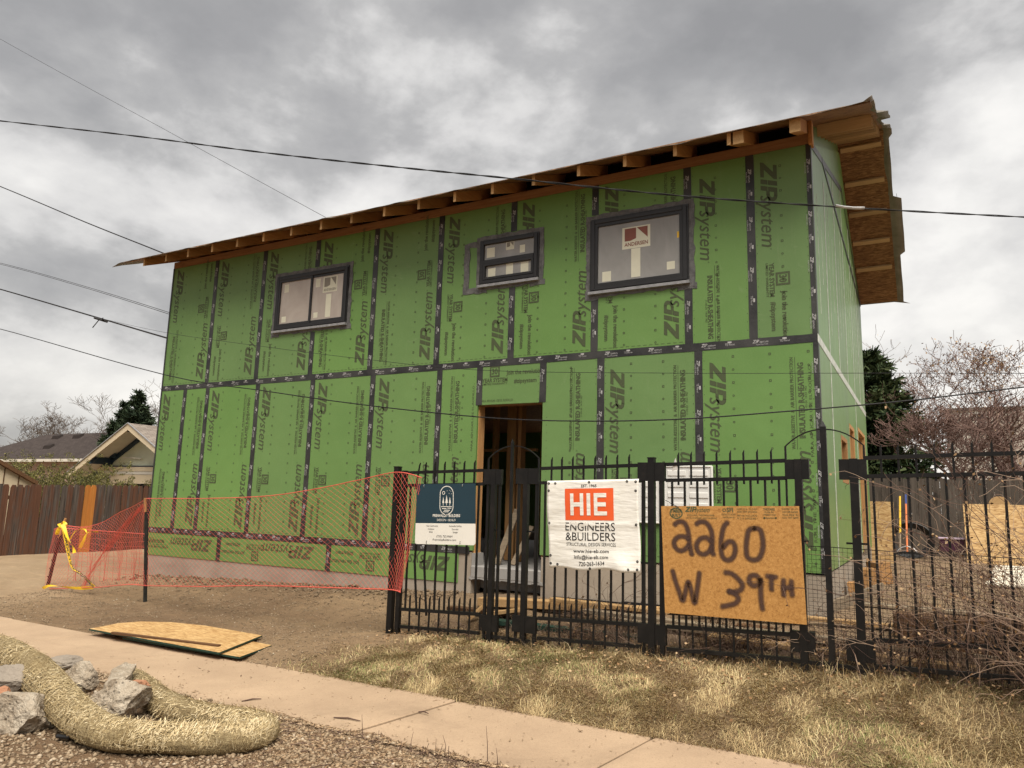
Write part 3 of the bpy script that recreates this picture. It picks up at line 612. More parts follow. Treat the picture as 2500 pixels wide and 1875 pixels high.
for (x0, x1, z0, z1, k) in panels:
    mb = MB(); dy = random.uniform(0, 0.0015)
    mb.box((x0+G, dy, z0+G), (x1-G, 0.040, z1-G))
    p = mb.build('sheathing_panel', M['zip'], house)
    w = x1-x0; h = z1-z0; pl = fplace(x0, z0); t = None
    def put(fn, *a, name='lettering', kind=None, **kw):
        q = MB(); fn(q, *a, **kw)
        if k in ('U', 'V', 'X'):            # print under a window is hidden by it
            keep = []
            for f in q.f:
                c = sum((Vector(q.v[i]) for i in f), Vector())/len(f)
                if not any(a_-0.05 < c.x < b_+0.05 and cc-0.05 < c.z < d_+0.05 for a_, b_, cc, d_ in WIN): keep.append(f)
            if len(keep) < len(q.f): kind = kind or 'stuff'
            q.f = keep
        if q.f: q.build('logo' if fn is zip_logo else name, M['ink'], p, fixn=False, kind=kind or (None if fn is zip_logo else 'stuff'))
    covered = lambda u, v_: any(a-0.1 < x0+u < b+0.1 and c-0.1 < z0+v_ < d+0.1 for a, b, c, d in WIN)
    if k in 'UVX':
        dn = down(pl, 0.135, h-0.04); up_ = upw(pl, w-0.12, 0.12)
        put(zip_logo, dn, 0.0, 0.0, 0.185, 1.05); put(zip_logo, up_, 0.0, 0.0, 0.185, 1.05)
        if k == 'U':
            put(insul, down(pl, 0.15, 1.08), 0.0, 0.98); put(badge, upw(pl, w-0.13, 1.22), 0.0); put(join_, upw(pl, w-0.13, h-0.5), 0.0)
        else:
            put(badge, down(pl, 0.14, h-1.22), 0.0); put(join_, down(pl, 0.14, h-1.65), 0.0); put(insul, upw(pl, w-0.12, 1.27), 0.0, 0.98)
    elif k == 'N':
        put(zip_logo, down(pl, 0.15, h-0.18), 0, 0, 0.185, 1.08); put(insul, down(pl, 0.20, h-1.30), 0.0, 0.94)
    elif k == 'S':
        put(zip_logo, down(pl, 0.12, h-0.12), 0, 0, 0.185, 1.08); put(badge, down(pl, 0.14, h-1.36), 0.0); put(join_, down(pl, 0.20, h-1.70), 0.0)
    elif k == 'W':
        put(zip_logo, down(pl, 0.10, h-0.10), 0, 0, 0.18, 1.06); put(insul, upw(pl, 0.36, 0.12), 0.0, 0.95)
    elif k == 'R':
        put(insul, upw(pl, w-0.08, h-1.22), 0.0, 1.02); put(zip_logo, upw(pl, w-0.09, 0.10), 0, 0, 0.185, 1.10)
    elif k in ('L', 'L2', 'L3'):
        off = 0.13
        put(zip_logo, down(pl, off, h-(0.10 if k == 'L' else 0.20)), 0, 0, 0.185, 1.08)
        put(insul, upw(pl, w-0.13, h-1.22), 0.0, 1.02); put(zip_logo, upw(pl, w-0.12, 0.10 if k == 'L' else 0.24), 0, 0, 0.185, 1.08)
        put(badge, down(pl, 0.14, h-1.42), 0.0); put(join_, down(pl, 0.14, h-1.88), 0.0)
        if k == 'L3':
            put(write, 'PARA APLICAR USE EL RODILLO', upw(pl, w-0.08, h-1.3), 0, 0, 0.030, 1.0); put(write, 'ROLL THE TAPE', upw(pl, w-0.08, 0.32), 0, 0, 0.030, 0.5)
    elif k == 'R2':
        put(insul, upw(pl, w-0.28, h-1.20), 0.0, 1.05); put(zip_logo, upw(pl, w-0.28, 0.20), 0, 0, 0.185, 1.08)
        put(write, 'PARA APLICAR USE EL RODILLO', upw(pl, w-0.06, h-1.2), 0, 0, 0.030, 0.9)
    elif k == 'R3':
        put(insul, upw(pl, w-0.25, h-1.20), 0.0, 1.05); put(zip_logo, upw(pl, w-0.22, 0.24), 0, 0, 0.185, 1.08)
    elif k == 'H':
        put(badge, lambda a, b: pl(0.06+a, 0.26+b), 0.0)
        jl = lambda a, b: pl(0.44+a, 0.28+b); put(join_, jl, 0.0)
        put(write, 'PARA APLICAR USE EL RODILLO', lambda a, b: pl(0.05+a, 0.04+b), 0, 0, 0.030, 0.5)
    else:
        inv = lambda cx_, cz_: (lambda a, b: pl(cx_-a, cz_-b))       # these strips hang upside down
        if k == 's1': put(zip_logo, inv(w-0.18, 0.32), 0, 0, 0.19, 1.08); put(insul, inv(0.62, 0.30), 0.0, 0.55)
        if k == 's2': put(zip_logo, inv(w-0.30, 0.33), 0, 0, 0.19, 1.12); put(badge, inv(1.05, 0.32), 0); put(join_, inv(0.62, 0.30), 0)
        if k == 's3': put(badge, inv(1.0, 0.32), 0); put(join_, inv(0.6, 0.30), 0); put(zip_logo, inv(w-0.14, 0.33), 0, 0, 0.19, 1.08)
    def small(q):
        if k[0] in 'UVXNS': marks(q, pl, w, h, 0.40 if k not in 'NS' else 0.34, covered)
        elif k[0] in 'LWR': marks(q, pl, w, h, 0.40 if k != 'R' else 0.2)
        nails(q, pl, w, h)
        if k[0] in 'UVXL':                       # the printed overlap guide: a dashed line
            for a in np.arange(0.05, w-0.05, 0.075): rect(q, pl, a, 0.072, a+0.045, 0.077)
    put(small, name='fastener_marks', kind='stuff')

# --- black seam tape with its own print
def tape(p0, p1, w, y=0.0, vertical=True, mat_='tape', print_=True):
    """rolled-on strip: slightly uneven edges"""
    p0, p1 = Vector(p0), Vector(p1); d = (p1-p0); l = d.length; d /= l; side = Vector((1, 0, 0)) if vertical else Vector((0, 0, 1))
    n = max(2, int(l/0.16)); vs = []; mb = MB(); o = -0.0035+y
    for i in range(n+1):
        c = p0+d*l*i/n; e1 = w/2*(1+random.uniform(-0.05, 0.05)); e2 = w/2*(1+random.uniform(-0.05, 0.05))
        for (sg, e) in ((-1, e1), (1, e2)): vs.append(Vector((c.x, o, c.z))+side*sg*e)
    vs2 = [v_+Vector((0, 0.0045, 0)) for v_ in vs]; m_ = len(vs); fs = []
    for i in range(n):
        a = 2*i; fs += [(a, a+1, a+3, a+2), (m_+a, m_+a+2, m_+a+3, m_+a+1), (a, a+2, m_+a+2, m_+a), (a+1, m_+a+1, m_+a+3, a+3)]
    fs += [(0, m_, m_+1, 1), (m_-2, m_-1, 2*m_-1, 2*m_-2)]
    mb.add(vs+vs2, fs); tp = mb.build('seam_tape', M[mat_], house)
    if print_:
        t = MB(); a = 0.08+random.random()*0.1; k = 0
        yy = o-0.0012
        while a < l-0.22:
            if vertical: pl = lambda u, v_, a=a: Vector((p0.x-0.030+v_, yy, p0.z+d.z*0+(l-a-u)*1.0))
            else: pl = lambda u, v_, a=a: Vector((p0.x+a+0.0+u, yy, p0.z-0.02+v_))
            if k % 2 == 0:
                write(t, 'ZIP', pl, 0, 0.012, 0.036, 0.075, shear=0.2, bold=0.02, res=1); write(t, 'system', pl, 0.078, 0.012, 0.026, 0.095, shear=0.2, res=1); write(t, 'FLASHING TAPE', pl, 0.04, -0.014, 0.013, 0.13, res=1)
            else:
                write(t, 'TE Floor', pl, 0.0, 0.006, 0.026, 0.11, res=1); rect(t, pl, 0.03, 0.036, 0.075, 0.054)
            a += random.uniform(0.26, 0.36); k += 1
        if t.f: t.build('tape_print', M['tape_ink'], tp, fixn=False, kind='stuff')
TW = 0.095
tape((-HL, 0, ZM), (0.0, 0, ZM), TW, vertical=False)
for i in list(range(1, 9))+['s']:
    x = sA if i == 's' else LX(i)
    segs = [(ZM+TW/2, ZT)]
    for a, b, c, d in WIN:
        if a-0.05 < x < b+0.05: segs = [(ZM+TW/2, c-0.09), (d+0.09, ZT)]
    for s0, s1 in segs: tape((x, 0, s0), (x, 0, s1), TW)
for x in lowX[1:-1]+lowR[1:-1]: tape((x, 0, (TW/2)), (x, 0, ZM-TW/2), TW)
for x in (DX0, DX1): tape((x+(0.02 if x == DX0 else 0.0), 0, DZT+0.002), (x+(0.02 if x == DX0 else 0.0), 0, ZM-TW/2), TW)
tape((-HL, 0, 0), (DX0-0.05, 0, 0), TW, vertical=False)
for x in stripX[1:3]: tape((x, 0, ZS), (x, 0, -TW/2), TW)
tape((-0.026, 0, 0.0), (-0.026, 0, ZM-TW/2), 0.050); tape((-0.026, 0, ZM+TW/2), (-0.026, 0, ZT), 0.050)
tape((-HL+0.02, 0, ZS), (-HL+0.02, 0, ZT), 0.035, y=-0.004, print_=False)
# wooden plate above the panels, black gap, rafter tails
mb = MB(); mb.box((-HL, 0.002, ZT+0.002), (0.0, 0.05, ZT+0.125)); mb.build('top_plate', M['plate'], house)
mb = MB(); mb.box((-HL, 0.30, ZT+0.0), (0, 0.33, ZT+0.42)); mb.build('attic_shade_sheet', M['shade_fill'], house)  # near-black sheet painting the shade in the gaps between the tails

# --- right-hand wall: panels of 4 ft with three openings near the back
OPEN = [(2.15, 3.03, 1.03, 1.66), (3.50, 4.35, 1.03, 1.95), (5.15, 6.70, -0.0, 2.06)]
def side_piece(y0, y1, z0, z1, name='sheathing_panel'):
    mb = MB(); mb.box((-0.04, y0+0.002, z0+0.002), (0.0, y1-0.002, z1-0.002)); return mb.build(name, M['zip_side'], house)
yb = [0.0015, 1.22, 2.15, 3.03, 3.50, 4.35, 5.15, 6.70, WD]
for a, b in zip(yb[:-1], yb[1:]):
    op = [o for o in OPEN if abs(o[0]-a) < 0.01]
    if not op: side_piece(a, b, 0.0, ZM)
    else:
        if op[0][2] > 0.05: side_piece(a, b, 0.0, op[0][2])
        side_piece(a, b, op[0][3], ZM)
for k in range(6):
    a, b = k*1.2167, (k+1)*1.2167
    if k == 0: a = 0.0015
    pts = [(a+0.002, ZM+0.002), (b-0.002, ZM+0.002), (b-0.002, wall_top(b))]
    if a < RY < b: pts.append((RY, RZ))
    pts.append((a+0.002, wall_top(a)))
    mb = MB(); mb.prism([(0.0, y, z) for y, z in pts], (-0.04, 0, 0)); mb.build('sheathing_panel', M['zip_side'], house)
def side_strip(p0, p1, w, mat_='tape', o=0.003):
    mb = MB(); p0 = Vector((o, *p0)); p1 = Vector((o, *p1)); mb.bar(p0, p1, 0.004, w, up=(0, 0, 1) if abs(p1.z-p0.z) < abs(p1.y-p0.y) else (0, 1, 0)); return mb.build('seam_tape', M[mat_], house)
side_strip((0.0, ZM), (WD, ZM), 0.095, 'side_glare')  # this and the pale upright tapes below have glare put into their colour
side_strip((0.045, 0.0), (0.045, ZM-0.05), 0.085); side_strip((0.045, ZM+0.05), (0.045, ZT-0.0), 0.085)
for k in range(1, 6): side_strip((k*1.2167, ZM+0.05), (k*1.2167, wall_top(k*1.2167)-0.1-random.random()*0.5), 0.050, 'side_glare')
for k in range(1, 6):
    if not any(a < k*1.2167 < b for a, b, _, _ in OPEN): side_strip((k*1.2167, 0.0), (k*1.2167, ZM-0.05), 0.060, 'side_glare')
for y in np.arange(0.4, WD, 0.406):
    if abs((y/1.2167)-round(y/1.2167)) > 0.1: side_strip((y+random.uniform(-0.08, 0.08), ZM+0.06+random.random()*0.8), (y, min(wall_top(y)-0.3, 5.2)-random.random()*0.9), random.uniform(0.006, 0.016), 'side_glare', 0.002)  # not tape: thin pale strips painting glare streaks on the wall
side_strip((0.09, 4.83), (3.9, 5.80), 0.09, o=0.0055); side_strip((1.15, 5.11), (7.2, 4.69), 0.07, o=0.0085); side_strip((3.9, 5.80), (7.25, 4.70), 0.05, o=0.0115)
for (y0, y1, z0, z1) in OPEN:                       # rough openings lined with timber
    mb = MB(); dp = -0.18
    for q in (((dp, y0, z0), (0.003, y0+0.05, z1)), ((dp, y1-0.12, z0), (0.003, y1, z1)), ((dp, y0+0.05, z1-0.06), (0.003, y1-0.12, z1))): mb.box(*q)
    if z0 > 0.1: mb.box((dp, y0+0.05, z0), (0.003, y1-0.12, z0+0.05))
    fr = mb.build('rough_opening', M['stud'], house)
mb = MB(); mb.box((-0.15, 5.2, -0.02), (0.02, 6.6, 0.05)); mb.build('sill_plate', M['greyboard'], house)
# remaining walls and the ceiling, so the inside is dark
mb = MB(); mb.box((-HL, 0.042, -0.02), (-HL+0.06, WD, ZM)); mb.prism([(-HL, 0.042, ZM), (-HL, WD, ZM), (-HL, WD, wall_top(WD)), (-HL, RY, RZ), (-HL, 0.042, ZT)], (0.06, 0, 0)); mb.build('side_wall', M['zip'], house)
mb = MB(); mb.box((-HL+0.06, WD-0.05, -0.02), (-7.0, WD, ZM)); mb.box((-2.0, WD-0.05, -0.02), (-0.041, WD, ZM)); mb.box((-HL+0.06, WD-0.05, ZM), (-0.041, WD, wall_top(WD))); mb.build('back_wall', M['zip'], house)  # lower gap, out of view, added to let daylight into the interior
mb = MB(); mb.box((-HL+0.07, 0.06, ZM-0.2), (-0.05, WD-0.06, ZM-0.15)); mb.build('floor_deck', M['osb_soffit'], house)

# --- doorway: timber lining and the studs seen inside
mb = MB(); mb.box((DX0-0.035, 0.0415, -0.03), (DX0+0.006, 0.19, DZT-0.001)); mb.build('door_jamb', M['lumber_z'], house)
mb = MB(); mb.box((DX1+0.002, 0.0415, -0.03), (DX1+0.04, 0.19, DZT-0.001)); mb.build('door_jamb', M['lumber_z'], house)
mb = MB(); mb.box((DX0+0.007, 0.0415, DZT-0.006), (DX1+0.001, 0.19, DZT+0.04)); mb.build('door_header', M['plate'], house)
mb = MB(); mb.box((DX0-0.018, 0.014, -0.19), (DX0+0.05, 0.2, -0.031)); mb.build('sill_block', M['stoop'], house)
stud_me = None
for (x, y, w, d) in [(-4.55, 1.35, 0.04, 0.14), (P(1233, 1250, 1, 1.15).x, 1.15, P(1255, 1250, 1, 1.15).x-P(1233, 1250, 1, 1.15).x, 0.09), (P(1260, 1250, 1, 1.0).x, 1.0, 0.055, 0.14), (-3.47, 0.95, 0.04, 0.14), (-4.9, 1.35, 0.04, 0.14), (-5.3, 2.6, 0.04, 0.14), (-4.7, 2.6, 0.04, 0.14)]:
    mb = MB(); mb.box((x, y, -0.19), (x+w, y+d, ZM-0.21)); mb.build('stud', M['stud'], house)
mb = MB(); mb.box((-5.2, 1.36, 1.42), (-4.15, 1.44, 1.46)); mb.build('blocking', M['stud'], house)
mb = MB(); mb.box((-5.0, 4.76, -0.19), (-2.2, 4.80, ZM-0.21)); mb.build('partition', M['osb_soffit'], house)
for (a, b, w) in [((-4.22, 0.42, -0.19), (-4.10, 0.75, 0.55), 0.09), ((-4.02, 0.5, -0.19), (-3.92, 0.85, 0.32), 0.07)]:
    mb = MB(); mb.bar(a, b, w, 0.03, up=(0, 1, 0)); solo(mb, 'board_offcut', M['greyboard'], 'brown board leaning inside the doorway, the ' + ('taller' if w > 0.08 else 'shorter')+' of two beside the left jamb', 'board', a, 'boards leaning inside the doorway')

# --- windows
def fl(x0, x1, z0, z1, j=0.012):                    # hand-torn flashing strip
    mb = MB(); lon = (x1-x0) > (z1-z0); n = max(2, int(max(x1-x0, z1-z0)/0.06)); vs = []
    for i in range(n+1):
        t = i/n
        if lon: x = lerp(x0, x1, t); vs += [(x, -0.0062, z0+random.uniform(-j, j)), (x, -0.0062-random.uniform(0, 0.004), z1+random.uniform(-j, j))]
        else: z = lerp(z0, z1, t); vs += [(x0+random.uniform(-j, j), -0.0070, z), (x1+random.uniform(-j, j), -0.0070-random.uniform(0, 0.004), z)]
    m_ = len(vs); fs = []
    vs2 = [(a, -0.0005, c) for a, b, c in vs]
    for i in range(n):
        a = 2*i; fs += [(a, a+1, a+3, a+2), (a, a+2, m_+a+2, m_+a), (a+1, m_+a+1, m_+a+3, a+3)]
    fs += [(0, m_, m_+1, 1), (m_-2, m_-1, 2*m_-1, 2*m_-2)]
    mb.add(vs+vs2, fs); return mb.build('flashing', M['flash'], house)
def frame_mb(x0, x1, z0, z1, w, y0, y1):
    mb = MB()
    mb.box((x0, y0, z0), (x0+w, y1, z1)); mb.box((x1-w, y0, z0), (x1, y1, z1)); mb.box((x0+w, y0, z0), (x1-w, y1, z0+w)); mb.box((x0+w, y0, z1-w), (x1-w, y1, z1)); return mb
def window(x0, x1, z0, z1, kind):
    w = frame_mb(x0, x1, z0, z1, 0.052, -0.045, -0.0005).build('window', M['dark_frame'], house, bevel=0.005)
    fr = frame_mb(x0-0.018, x1+0.018, z0-0.012, z1+0.018, 0.03, -0.026, -0.0008)
    fr.build('frame_flange', M['dark_frame'], w)
    s = MB(); s.box((x0-0.03, -0.060, z0-0.050), (x1+0.03, -0.0012, z0-0.014)); s.build('sill', M['sill_grey'], w)
    def pane(a, b, c, d, mk='film', y=-0.014):
        p = MB(); p.box((a, y, c), (b, -0.002, d)); p.build('pane', M[mk], w)
    def st(a, b, c, d, mk='sticker', y=-0.0155):
        p = MB(); p.box((a, y, c), (b, y+0.001, d)); return p
    if kind == 1:
        xm = (x0+x1)/2+0.01
        frame_mb(x0+0.054, xm+0.02, z0+0.054, z1-0.054, 0.038, -0.038, -0.001).build('sash', M['dark_frame'], w)
        frame_mb(xm-0.02, x1-0.054, z0+0.054, z1-0.054, 0.038, -0.024, -0.0012).build('sash', M['dark_frame'], w)
        pane(x0+0.09, xm-0.016, z0+0.09, z1-0.09, 'film2'); pane(xm+0.0165, x1-0.09, z0+0.09, z1-0.09, 'film2')
        st(x0+0.16, x0+0.26, z1-0.27, z1-0.13).build('sticker', M['sticker'], w); st(xm+0.08, xm+0.18, z1-0.26, z1-0.12).build('sticker', M['sticker'], w)
        lg = (xm+0.24, xm+0.54, z1-0.37, z1-0.11); st(*lg).build('sticker', M['sticker'], w)
        st(xm+0.32, xm+0.43, z0+0.12, z1-0.40).build('sticker', M['sticker'], w); st(xm+0.07, xm+0.16, z0+0.13, z0+0.22).build('sticker', M['sticker'], w); st(x0+0.14, x0+0.24, z0+0.12, z0+0.22).build('sticker', M['sticker'], w)
    if kind == 2:
        zm = z0+0.30
        mb = MB(); mb.box((x0+0.053, -0.05, zm-0.012), (x1-0.053, -0.001, zm+0.038)); mb.build('rail', M['dark_frame'], w)
        frame_mb(x0+0.054, x1-0.054, z0+0.054, zm-0.014, 0.032, -0.05, -0.001).build('sash', M['dark_frame'], w)
        pane(x0+0.054, x1-0.054, zm+0.039, z1-0.053); pane(x0+0.087, x1-0.087, z0+0.087, zm-0.047)
        lg = (x0+0.40, x0+0.53, z1-0.17, z1-0.058); st(*lg).build('sticker', M['sticker'], w)
        st(x0+0.09, x0+0.22, z1-0.24, z1-0.10).build('sticker', M['sticker'], w); st(x0+0.62, x0+0.70, z1-0.24, z1-0.13).build('sticker', M['sticker'], w)
        st(x0+0.41, x0+0.52, z0+0.09, z0+0.25).build('sticker', M['sticker'], w); st(x0+0.12, x0+0.24, z0+0.09, z0+0.22).build('sticker', M['sticker'], w); st(x0+0.64, x0+0.76, z0+0.10, z0+0.24).build('sticker', M['sticker'], w)
    if kind == 3:
        frame_mb(x0+0.053, x1-0.053, z0+0.053, z1-0.053, 0.038, -0.034, -0.001).build('sash', M['dark_frame'], w)
        pane(x0+0.090, x1-0.090, z0+0.090, z1-0.090)
        lg = (x0+0.42, x0+0.79, z0+0.50, z0+0.785); st(*lg).build('sticker', M['sticker'], w)
        st(x0+0.54, x0+0.66, z0+0.12, z0+0.495).build('sticker', M['sticker'], w); st(x0+0.15, x0+0.27, z0+0.11, z0+0.24).build('sticker', M['sticker'], w); st(x0+1.00, x0+1.10, z0+0.16, z0+0.26).build('sticker', M['sticker'], w)
        st(x1-0.125, x1-0.10, z0+0.55, z0+0.63).build('sticker', M['yellow'], w)
    # maker's mark: red square cut by a pale peak, name below
    a, b, c, d = lg; k = b-a; y = -0.0170; pl = lambda u, v_: Vector((a+u*k, y, c+v_*k))
    mm = M['sticker_red'] if kind == 3 else M['sticker_grey']
    t = MB(); hgt = (d-c)/k
    b0, b1 = hgt*0.36, hgt*0.94
    flat(t, pl, [(0.09, b0), (0.30, b0), (0.50, b0+(b1-b0)*0.15), (0.50, b1), (0.09, b1)]); flat(t, pl, [(0.53, b1), (0.91, b1), (0.91, b0+0.05)])
    if kind == 3: write(t, 'ANDERSEN', pl, 0.08, hgt*0.12, 0.125, 0.84, bold=0.02)
    elif kind == 1: write(t, 'ANDERSEN', pl, 0.06, hgt*0.09, 0.13, 0.88, bold=0.02)
    t.build('emblem', mm, w, fixn=False)
for (q, k) in zip(WIN, (1, 2, 3)):
    x0, x1, z0, z1 = q
    fl(x0-0.085, x1+0.08, z1-0.01, z1+0.085); fl(x0-0.08, x0+0.02, z0-0.085, z1+0.06); fl(x1-0.02, x1+0.085, z0-0.085, z1+0.06); fl(x0-0.06, x1+0.06, z0-0.085, z0-0.02)
    fl(x1-0.12, x1+0.11, z0-0.11, z0-0.03); fl(x0-0.09, x0+0.10, z0-0.115, z0-0.04)
    window(*q, k)
x0, x1, z0, z1 = WIN[1]; fl(x0-0.29, x0-0.20, z0-0.10, z1-0.02); fl(x0-0.29, x0-0.07, z1-0.05, z1+0.02); fl(x0-0.29, x0-0.05, z0-0.11, z0-0.03)

# --- roof: boards, rafter tails at the eave, lookouts under the gable edge
EV, OVR, OVL = -0.66, 0.66, 0.62
def rz(y): return (ZT+0.275+FS*y) if y <= RY else (ZT+0.275+FS*RY-BS*(y-RY))
ths = 0.018
mb = MB()
mb.hexa([(-HL-OVL, EV, rz(EV)), (OVR, EV, rz(EV)), (OVR, RY-0.004, rz(RY-0.004)), (-HL-OVL, RY-0.004, rz(RY-0.004)), (-HL-OVL, EV, rz(EV)+ths), (OVR, EV, rz(EV)+ths), (OVR, RY-0.004, rz(RY)+ths), (-HL-OVL, RY-0.004, rz(RY)+ths)])
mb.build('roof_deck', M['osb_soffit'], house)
BE = WD+0.25
yk = [RY+0.004]+[RY+(BE-RY)*k/5 for k in range(1, 6)]
mb = MB()
mb.hexa([(-HL-OVL, RY+0.004, rz(RY)), (OVR, RY+0.004, rz(RY)), (OVR, BE, rz(BE)), (-HL-OVL, BE, rz(BE)), (-HL-OVL, RY+0.004, rz(RY)+ths), (OVR, RY+0.004, rz(RY)+ths), (OVR, BE, rz(BE)+ths), (-HL-OVL, BE, rz(BE)+ths)])
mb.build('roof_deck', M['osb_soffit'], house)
# underlayment: a loose sheet that ripples past the edges
nxu, nyu = 150, 132; uv_ = []; uf = []
for j in range(nyu+1):
    for i in range(nxu+1):
        x = lerp(-HL-OVL-0.16, OVR+0.11, i/nxu); y = lerp(EV-0.05, BE+0.05, j/nyu)
        z = rz(y)+ths+0.006
        ex = max(0, x-OVR+0.05); el_ = max(0, -HL-OVL+0.05-x)
        r_ = noise.noise(Vector((x*1.7, y*1.7, 0)))
        if j < 4: z += -0.006*(4-j)+0.018*(r_+0.3)*1+0.02*noise.noise(Vector((x*4.2, 0, 7)))
        if ex > 0: z += -0.35*ex+0.02*noise.noise(Vector((0, y*2.3, 2))); x += ex*(0.10*noise.noise(Vector((1, y*1.9, 9)))+(-0.5, 0.2, -0.45, 0.05, -0.25, 0.5, 0.0, 0.7)[int((y+0.7)/1.18) % 8])
        if ex > 0 and y < 0.1: z += 0.6*ex*(0.1-y)/0.8+0.05*noise.noise(Vector((x*9, y*9, 2)))
        if el_ > 0: z += -0.25*el_+0.02*r_
        uv_.append((x, y, z)); 
for j in range(nyu):
    for i in range(nxu):
        a = j*(nxu+1)+i; uf.append((a, a+1, a+nxu+2, a+nxu+1))
mb = MB(); mb.add(uv_, uf); uo = mb.build('roof_underlayment', M['underlay'], house, smooth_=True, fixn=False)
md = uo.modifiers.new('thickness', 'SOLIDIFY'); md.thickness = 0.004
# rafter tails
tails_px = [(404, 640), (458, 627), (517, 615), (578, 604), (642, 592), (710, 578), (783, 563), (857, 548), (937, 535), (1021, 520), (1109, 505), (1201, 488), (1301.5, 470), (1412, 452), (1525, 430), (1648, 408)]
tx = [P(a, b, 1, -0.62).x for a, b in tails_px]; tx = [tx[0]-0.61]+tx
def rafter_mb(w, h, y1=0.30):
    mb = MB(); ye = -0.62
    mb.hexa([(-w/2, ye, rz(ye)-h), (w/2, ye, rz(ye)-h), (w/2, y1, rz(y1)-h), (-w/2, y1, rz(y1)-h), (-w/2, ye, rz(ye)-0.001), (w/2, ye, rz(ye)-0.001), (w/2, y1, rz(y1)-0.001), (-w/2, y1, rz(y1)-0.001)])
    return mb
rm = rafter_mb(0.042, 0.142).mesh('rafter_tail', [M['rafter'], M['end']]); rbig = rafter_mb(0.115, 0.150).mesh('rafter_tail', [M['rafter'], M['end']]); hl = house.location
for me_ in (rm, rbig):
    for p_ in me_.polygons:
        if p_.normal.y < -0.9: p_.material_index = 1  # paler end grain, with the light on the end faces painted in
for x in tx: inst('rafter_tail', rm, house, Vector((x, 0, 0))-hl)
xd = P(1786, 370, 1, -0.62).x
for dx, me_ in ((-0.028, rm), (0.075, rbig)): inst('rafter_tail', me_, house, Vector((xd+dx, 0, 0))-hl)
inst('rafter_tail', rbig, house, Vector((-0.075, 0, 0))-hl)
mb = MB(); mb.box((-0.012, -0.05, ZT-0.02), (0.03, 0.09, rz(0)-0.005)); mb.build('corner_post', M['rafter'], house)
# soffit blocking between the tails
# lookouts
lm = MB(); lm.box((0.0, -0.019, -0.14), (OVR-0.05, 0.019, 0)); lme = lm.mesh('lookout', M['lookout'])
def lookout(y, tilt): inst('lookout', lme, house, Vector((0.005, y, rz(y)-0.004))-hl, (tilt, 0, 0))
for y in np.arange(0.72, 3.8, 0.45): lookout(float(y), math.atan(FS))
lm2 = MB(); lm2.box((0.0, -0.045, -0.04), (OVR-0.05, 0.045, 0)); lme2 = lm2.mesh('lookout', M['lookout'])
for y in (4.15, 4.80, 5.42, 6.04, 6.66): inst('lookout', lme2, house, Vector((0.005, y, rz(y)-0.004))-hl, (-math.atan(BS), 0, 0))
# torn strip of tape hanging from the edge
mb = MB(); q = P(2190, 500, 0, 0.7); mb.tube([q+V(0, 0, 0.3), q+V(0.01, 0, 0.15), q+V(0.03, 0, 0), q+V(0.02, 0, -0.08)], 0.006, 4); mb.build('loose_strip', M['cable'], house)
# cap blocking the gap between wall top and roof along the gable
mb = MB()
mb.prism([(-0.03, 0.35, wall_top(0.35)), (-0.03, RY, RZ), (-0.03, WD, wall_top(WD)), (-0.03, WD, rz(WD)-0.01), (-0.03, RY, rz(RY)-0.01), (-0.03, 0.35, rz(0.35)-0.01)], (-0.03, 0, 0)); mb.build('gable_infill', M['zip_side'], house)
# ------------------------------------------------------------------ iron fence
FY = -1.90
def lin(x, x0, v0, x1, v1): return v0+(v1-v0)*(x-x0)/(x1-x0)
rail1 = lambda x: lin(x, -3.98, 0.944, 1.597, 1.115)
rail2 = lambda x: lin(x, -3.97, 0.805, 1.586, 0.965)
railA = lambda x: lin(x, -4.06, -0.515, 0.0, -0.350)
railB = lambda x: lin(x, -4.10, -0.695, 0.0, -0.545)
fence = thing('iron_fence', (-1.2, FY, fence_z(-1.2)), 'black iron picket fence with two arches carrying the signs before the green house', 'fence')
def vbar(name, x, z0, z1, w, d=None, lean=0.0, tip=False):
    d = d or w; mb = MB()
    if tip:
        mb.hexa([(x-w/2, FY-d/2, z0), (x+w/2, FY-d/2, z0), (x+w/2, FY+d/2, z0), (x-w/2, FY+d/2, z0), (x-w/2+lean, FY-d/2, z1-0.03), (x+w/2+lean, FY-d/2, z1), (x+w/2+lean, FY+d/2, z1), (x-w/2+lean, FY+d/2, z1-0.03)])
    else:
        mb.hexa([(x-w/2, FY-d/2, z0), (x+w/2, FY-d/2, z0), (x+w/2, FY+d/2, z0), (x-w/2, FY+d/2, z0), (x-w/2+lean, FY-d/2, z1), (x+w/2+lean, FY-d/2, z1), (x+w/2+lean, FY+d/2, z1), (x-w/2+lean, FY+d/2, z1)])
    return mb.build(name, M['iron'], fence)
def rail(x0, x1, f, h=0.032, o=0.0):
    mb = MB(); n = 1
    mb.hexa([(x0, FY-0.016+o, f(x0)-h/2), (x1, FY-0.016+o, f(x1)-h/2), (x1, FY+0.016+o, f(x1)-h/2), (x0, FY+0.016+o, f(x0)-h/2), (x0, FY-0.016+o, f(x0)+h/2), (x1, FY-0.016+o, f(x1)+h/2), (x1, FY+0.016+o, f(x1)+h/2), (x0, FY+0.016+o, f(x0)+h/2)])
    mb.build('rail', M['iron'], fence)
def post(x, z1, w=0.055, cap=True, z0=None):
    p = vbar('post', x, (fence_z(x)-0.10) if z0 is None else z0, z1, w)
    if cap:
        mb = MB(); mb.box((x-w/2-0.004, FY-w/2-0.004, z1), (x+w/2+0.004, FY+w/2+0.004, z1+0.012)); mb.build('post_cap', M['iron'], p)
def plates(x0, x1, zs, hh=0.155, t=0.022):
    for zc_ in zs:
        mb = MB(); mb.box((x0, FY-t, zc_-hh/2), (x1, FY+t, zc_+hh/2)); mb.build('bracket_plate', M['iron'], fence)
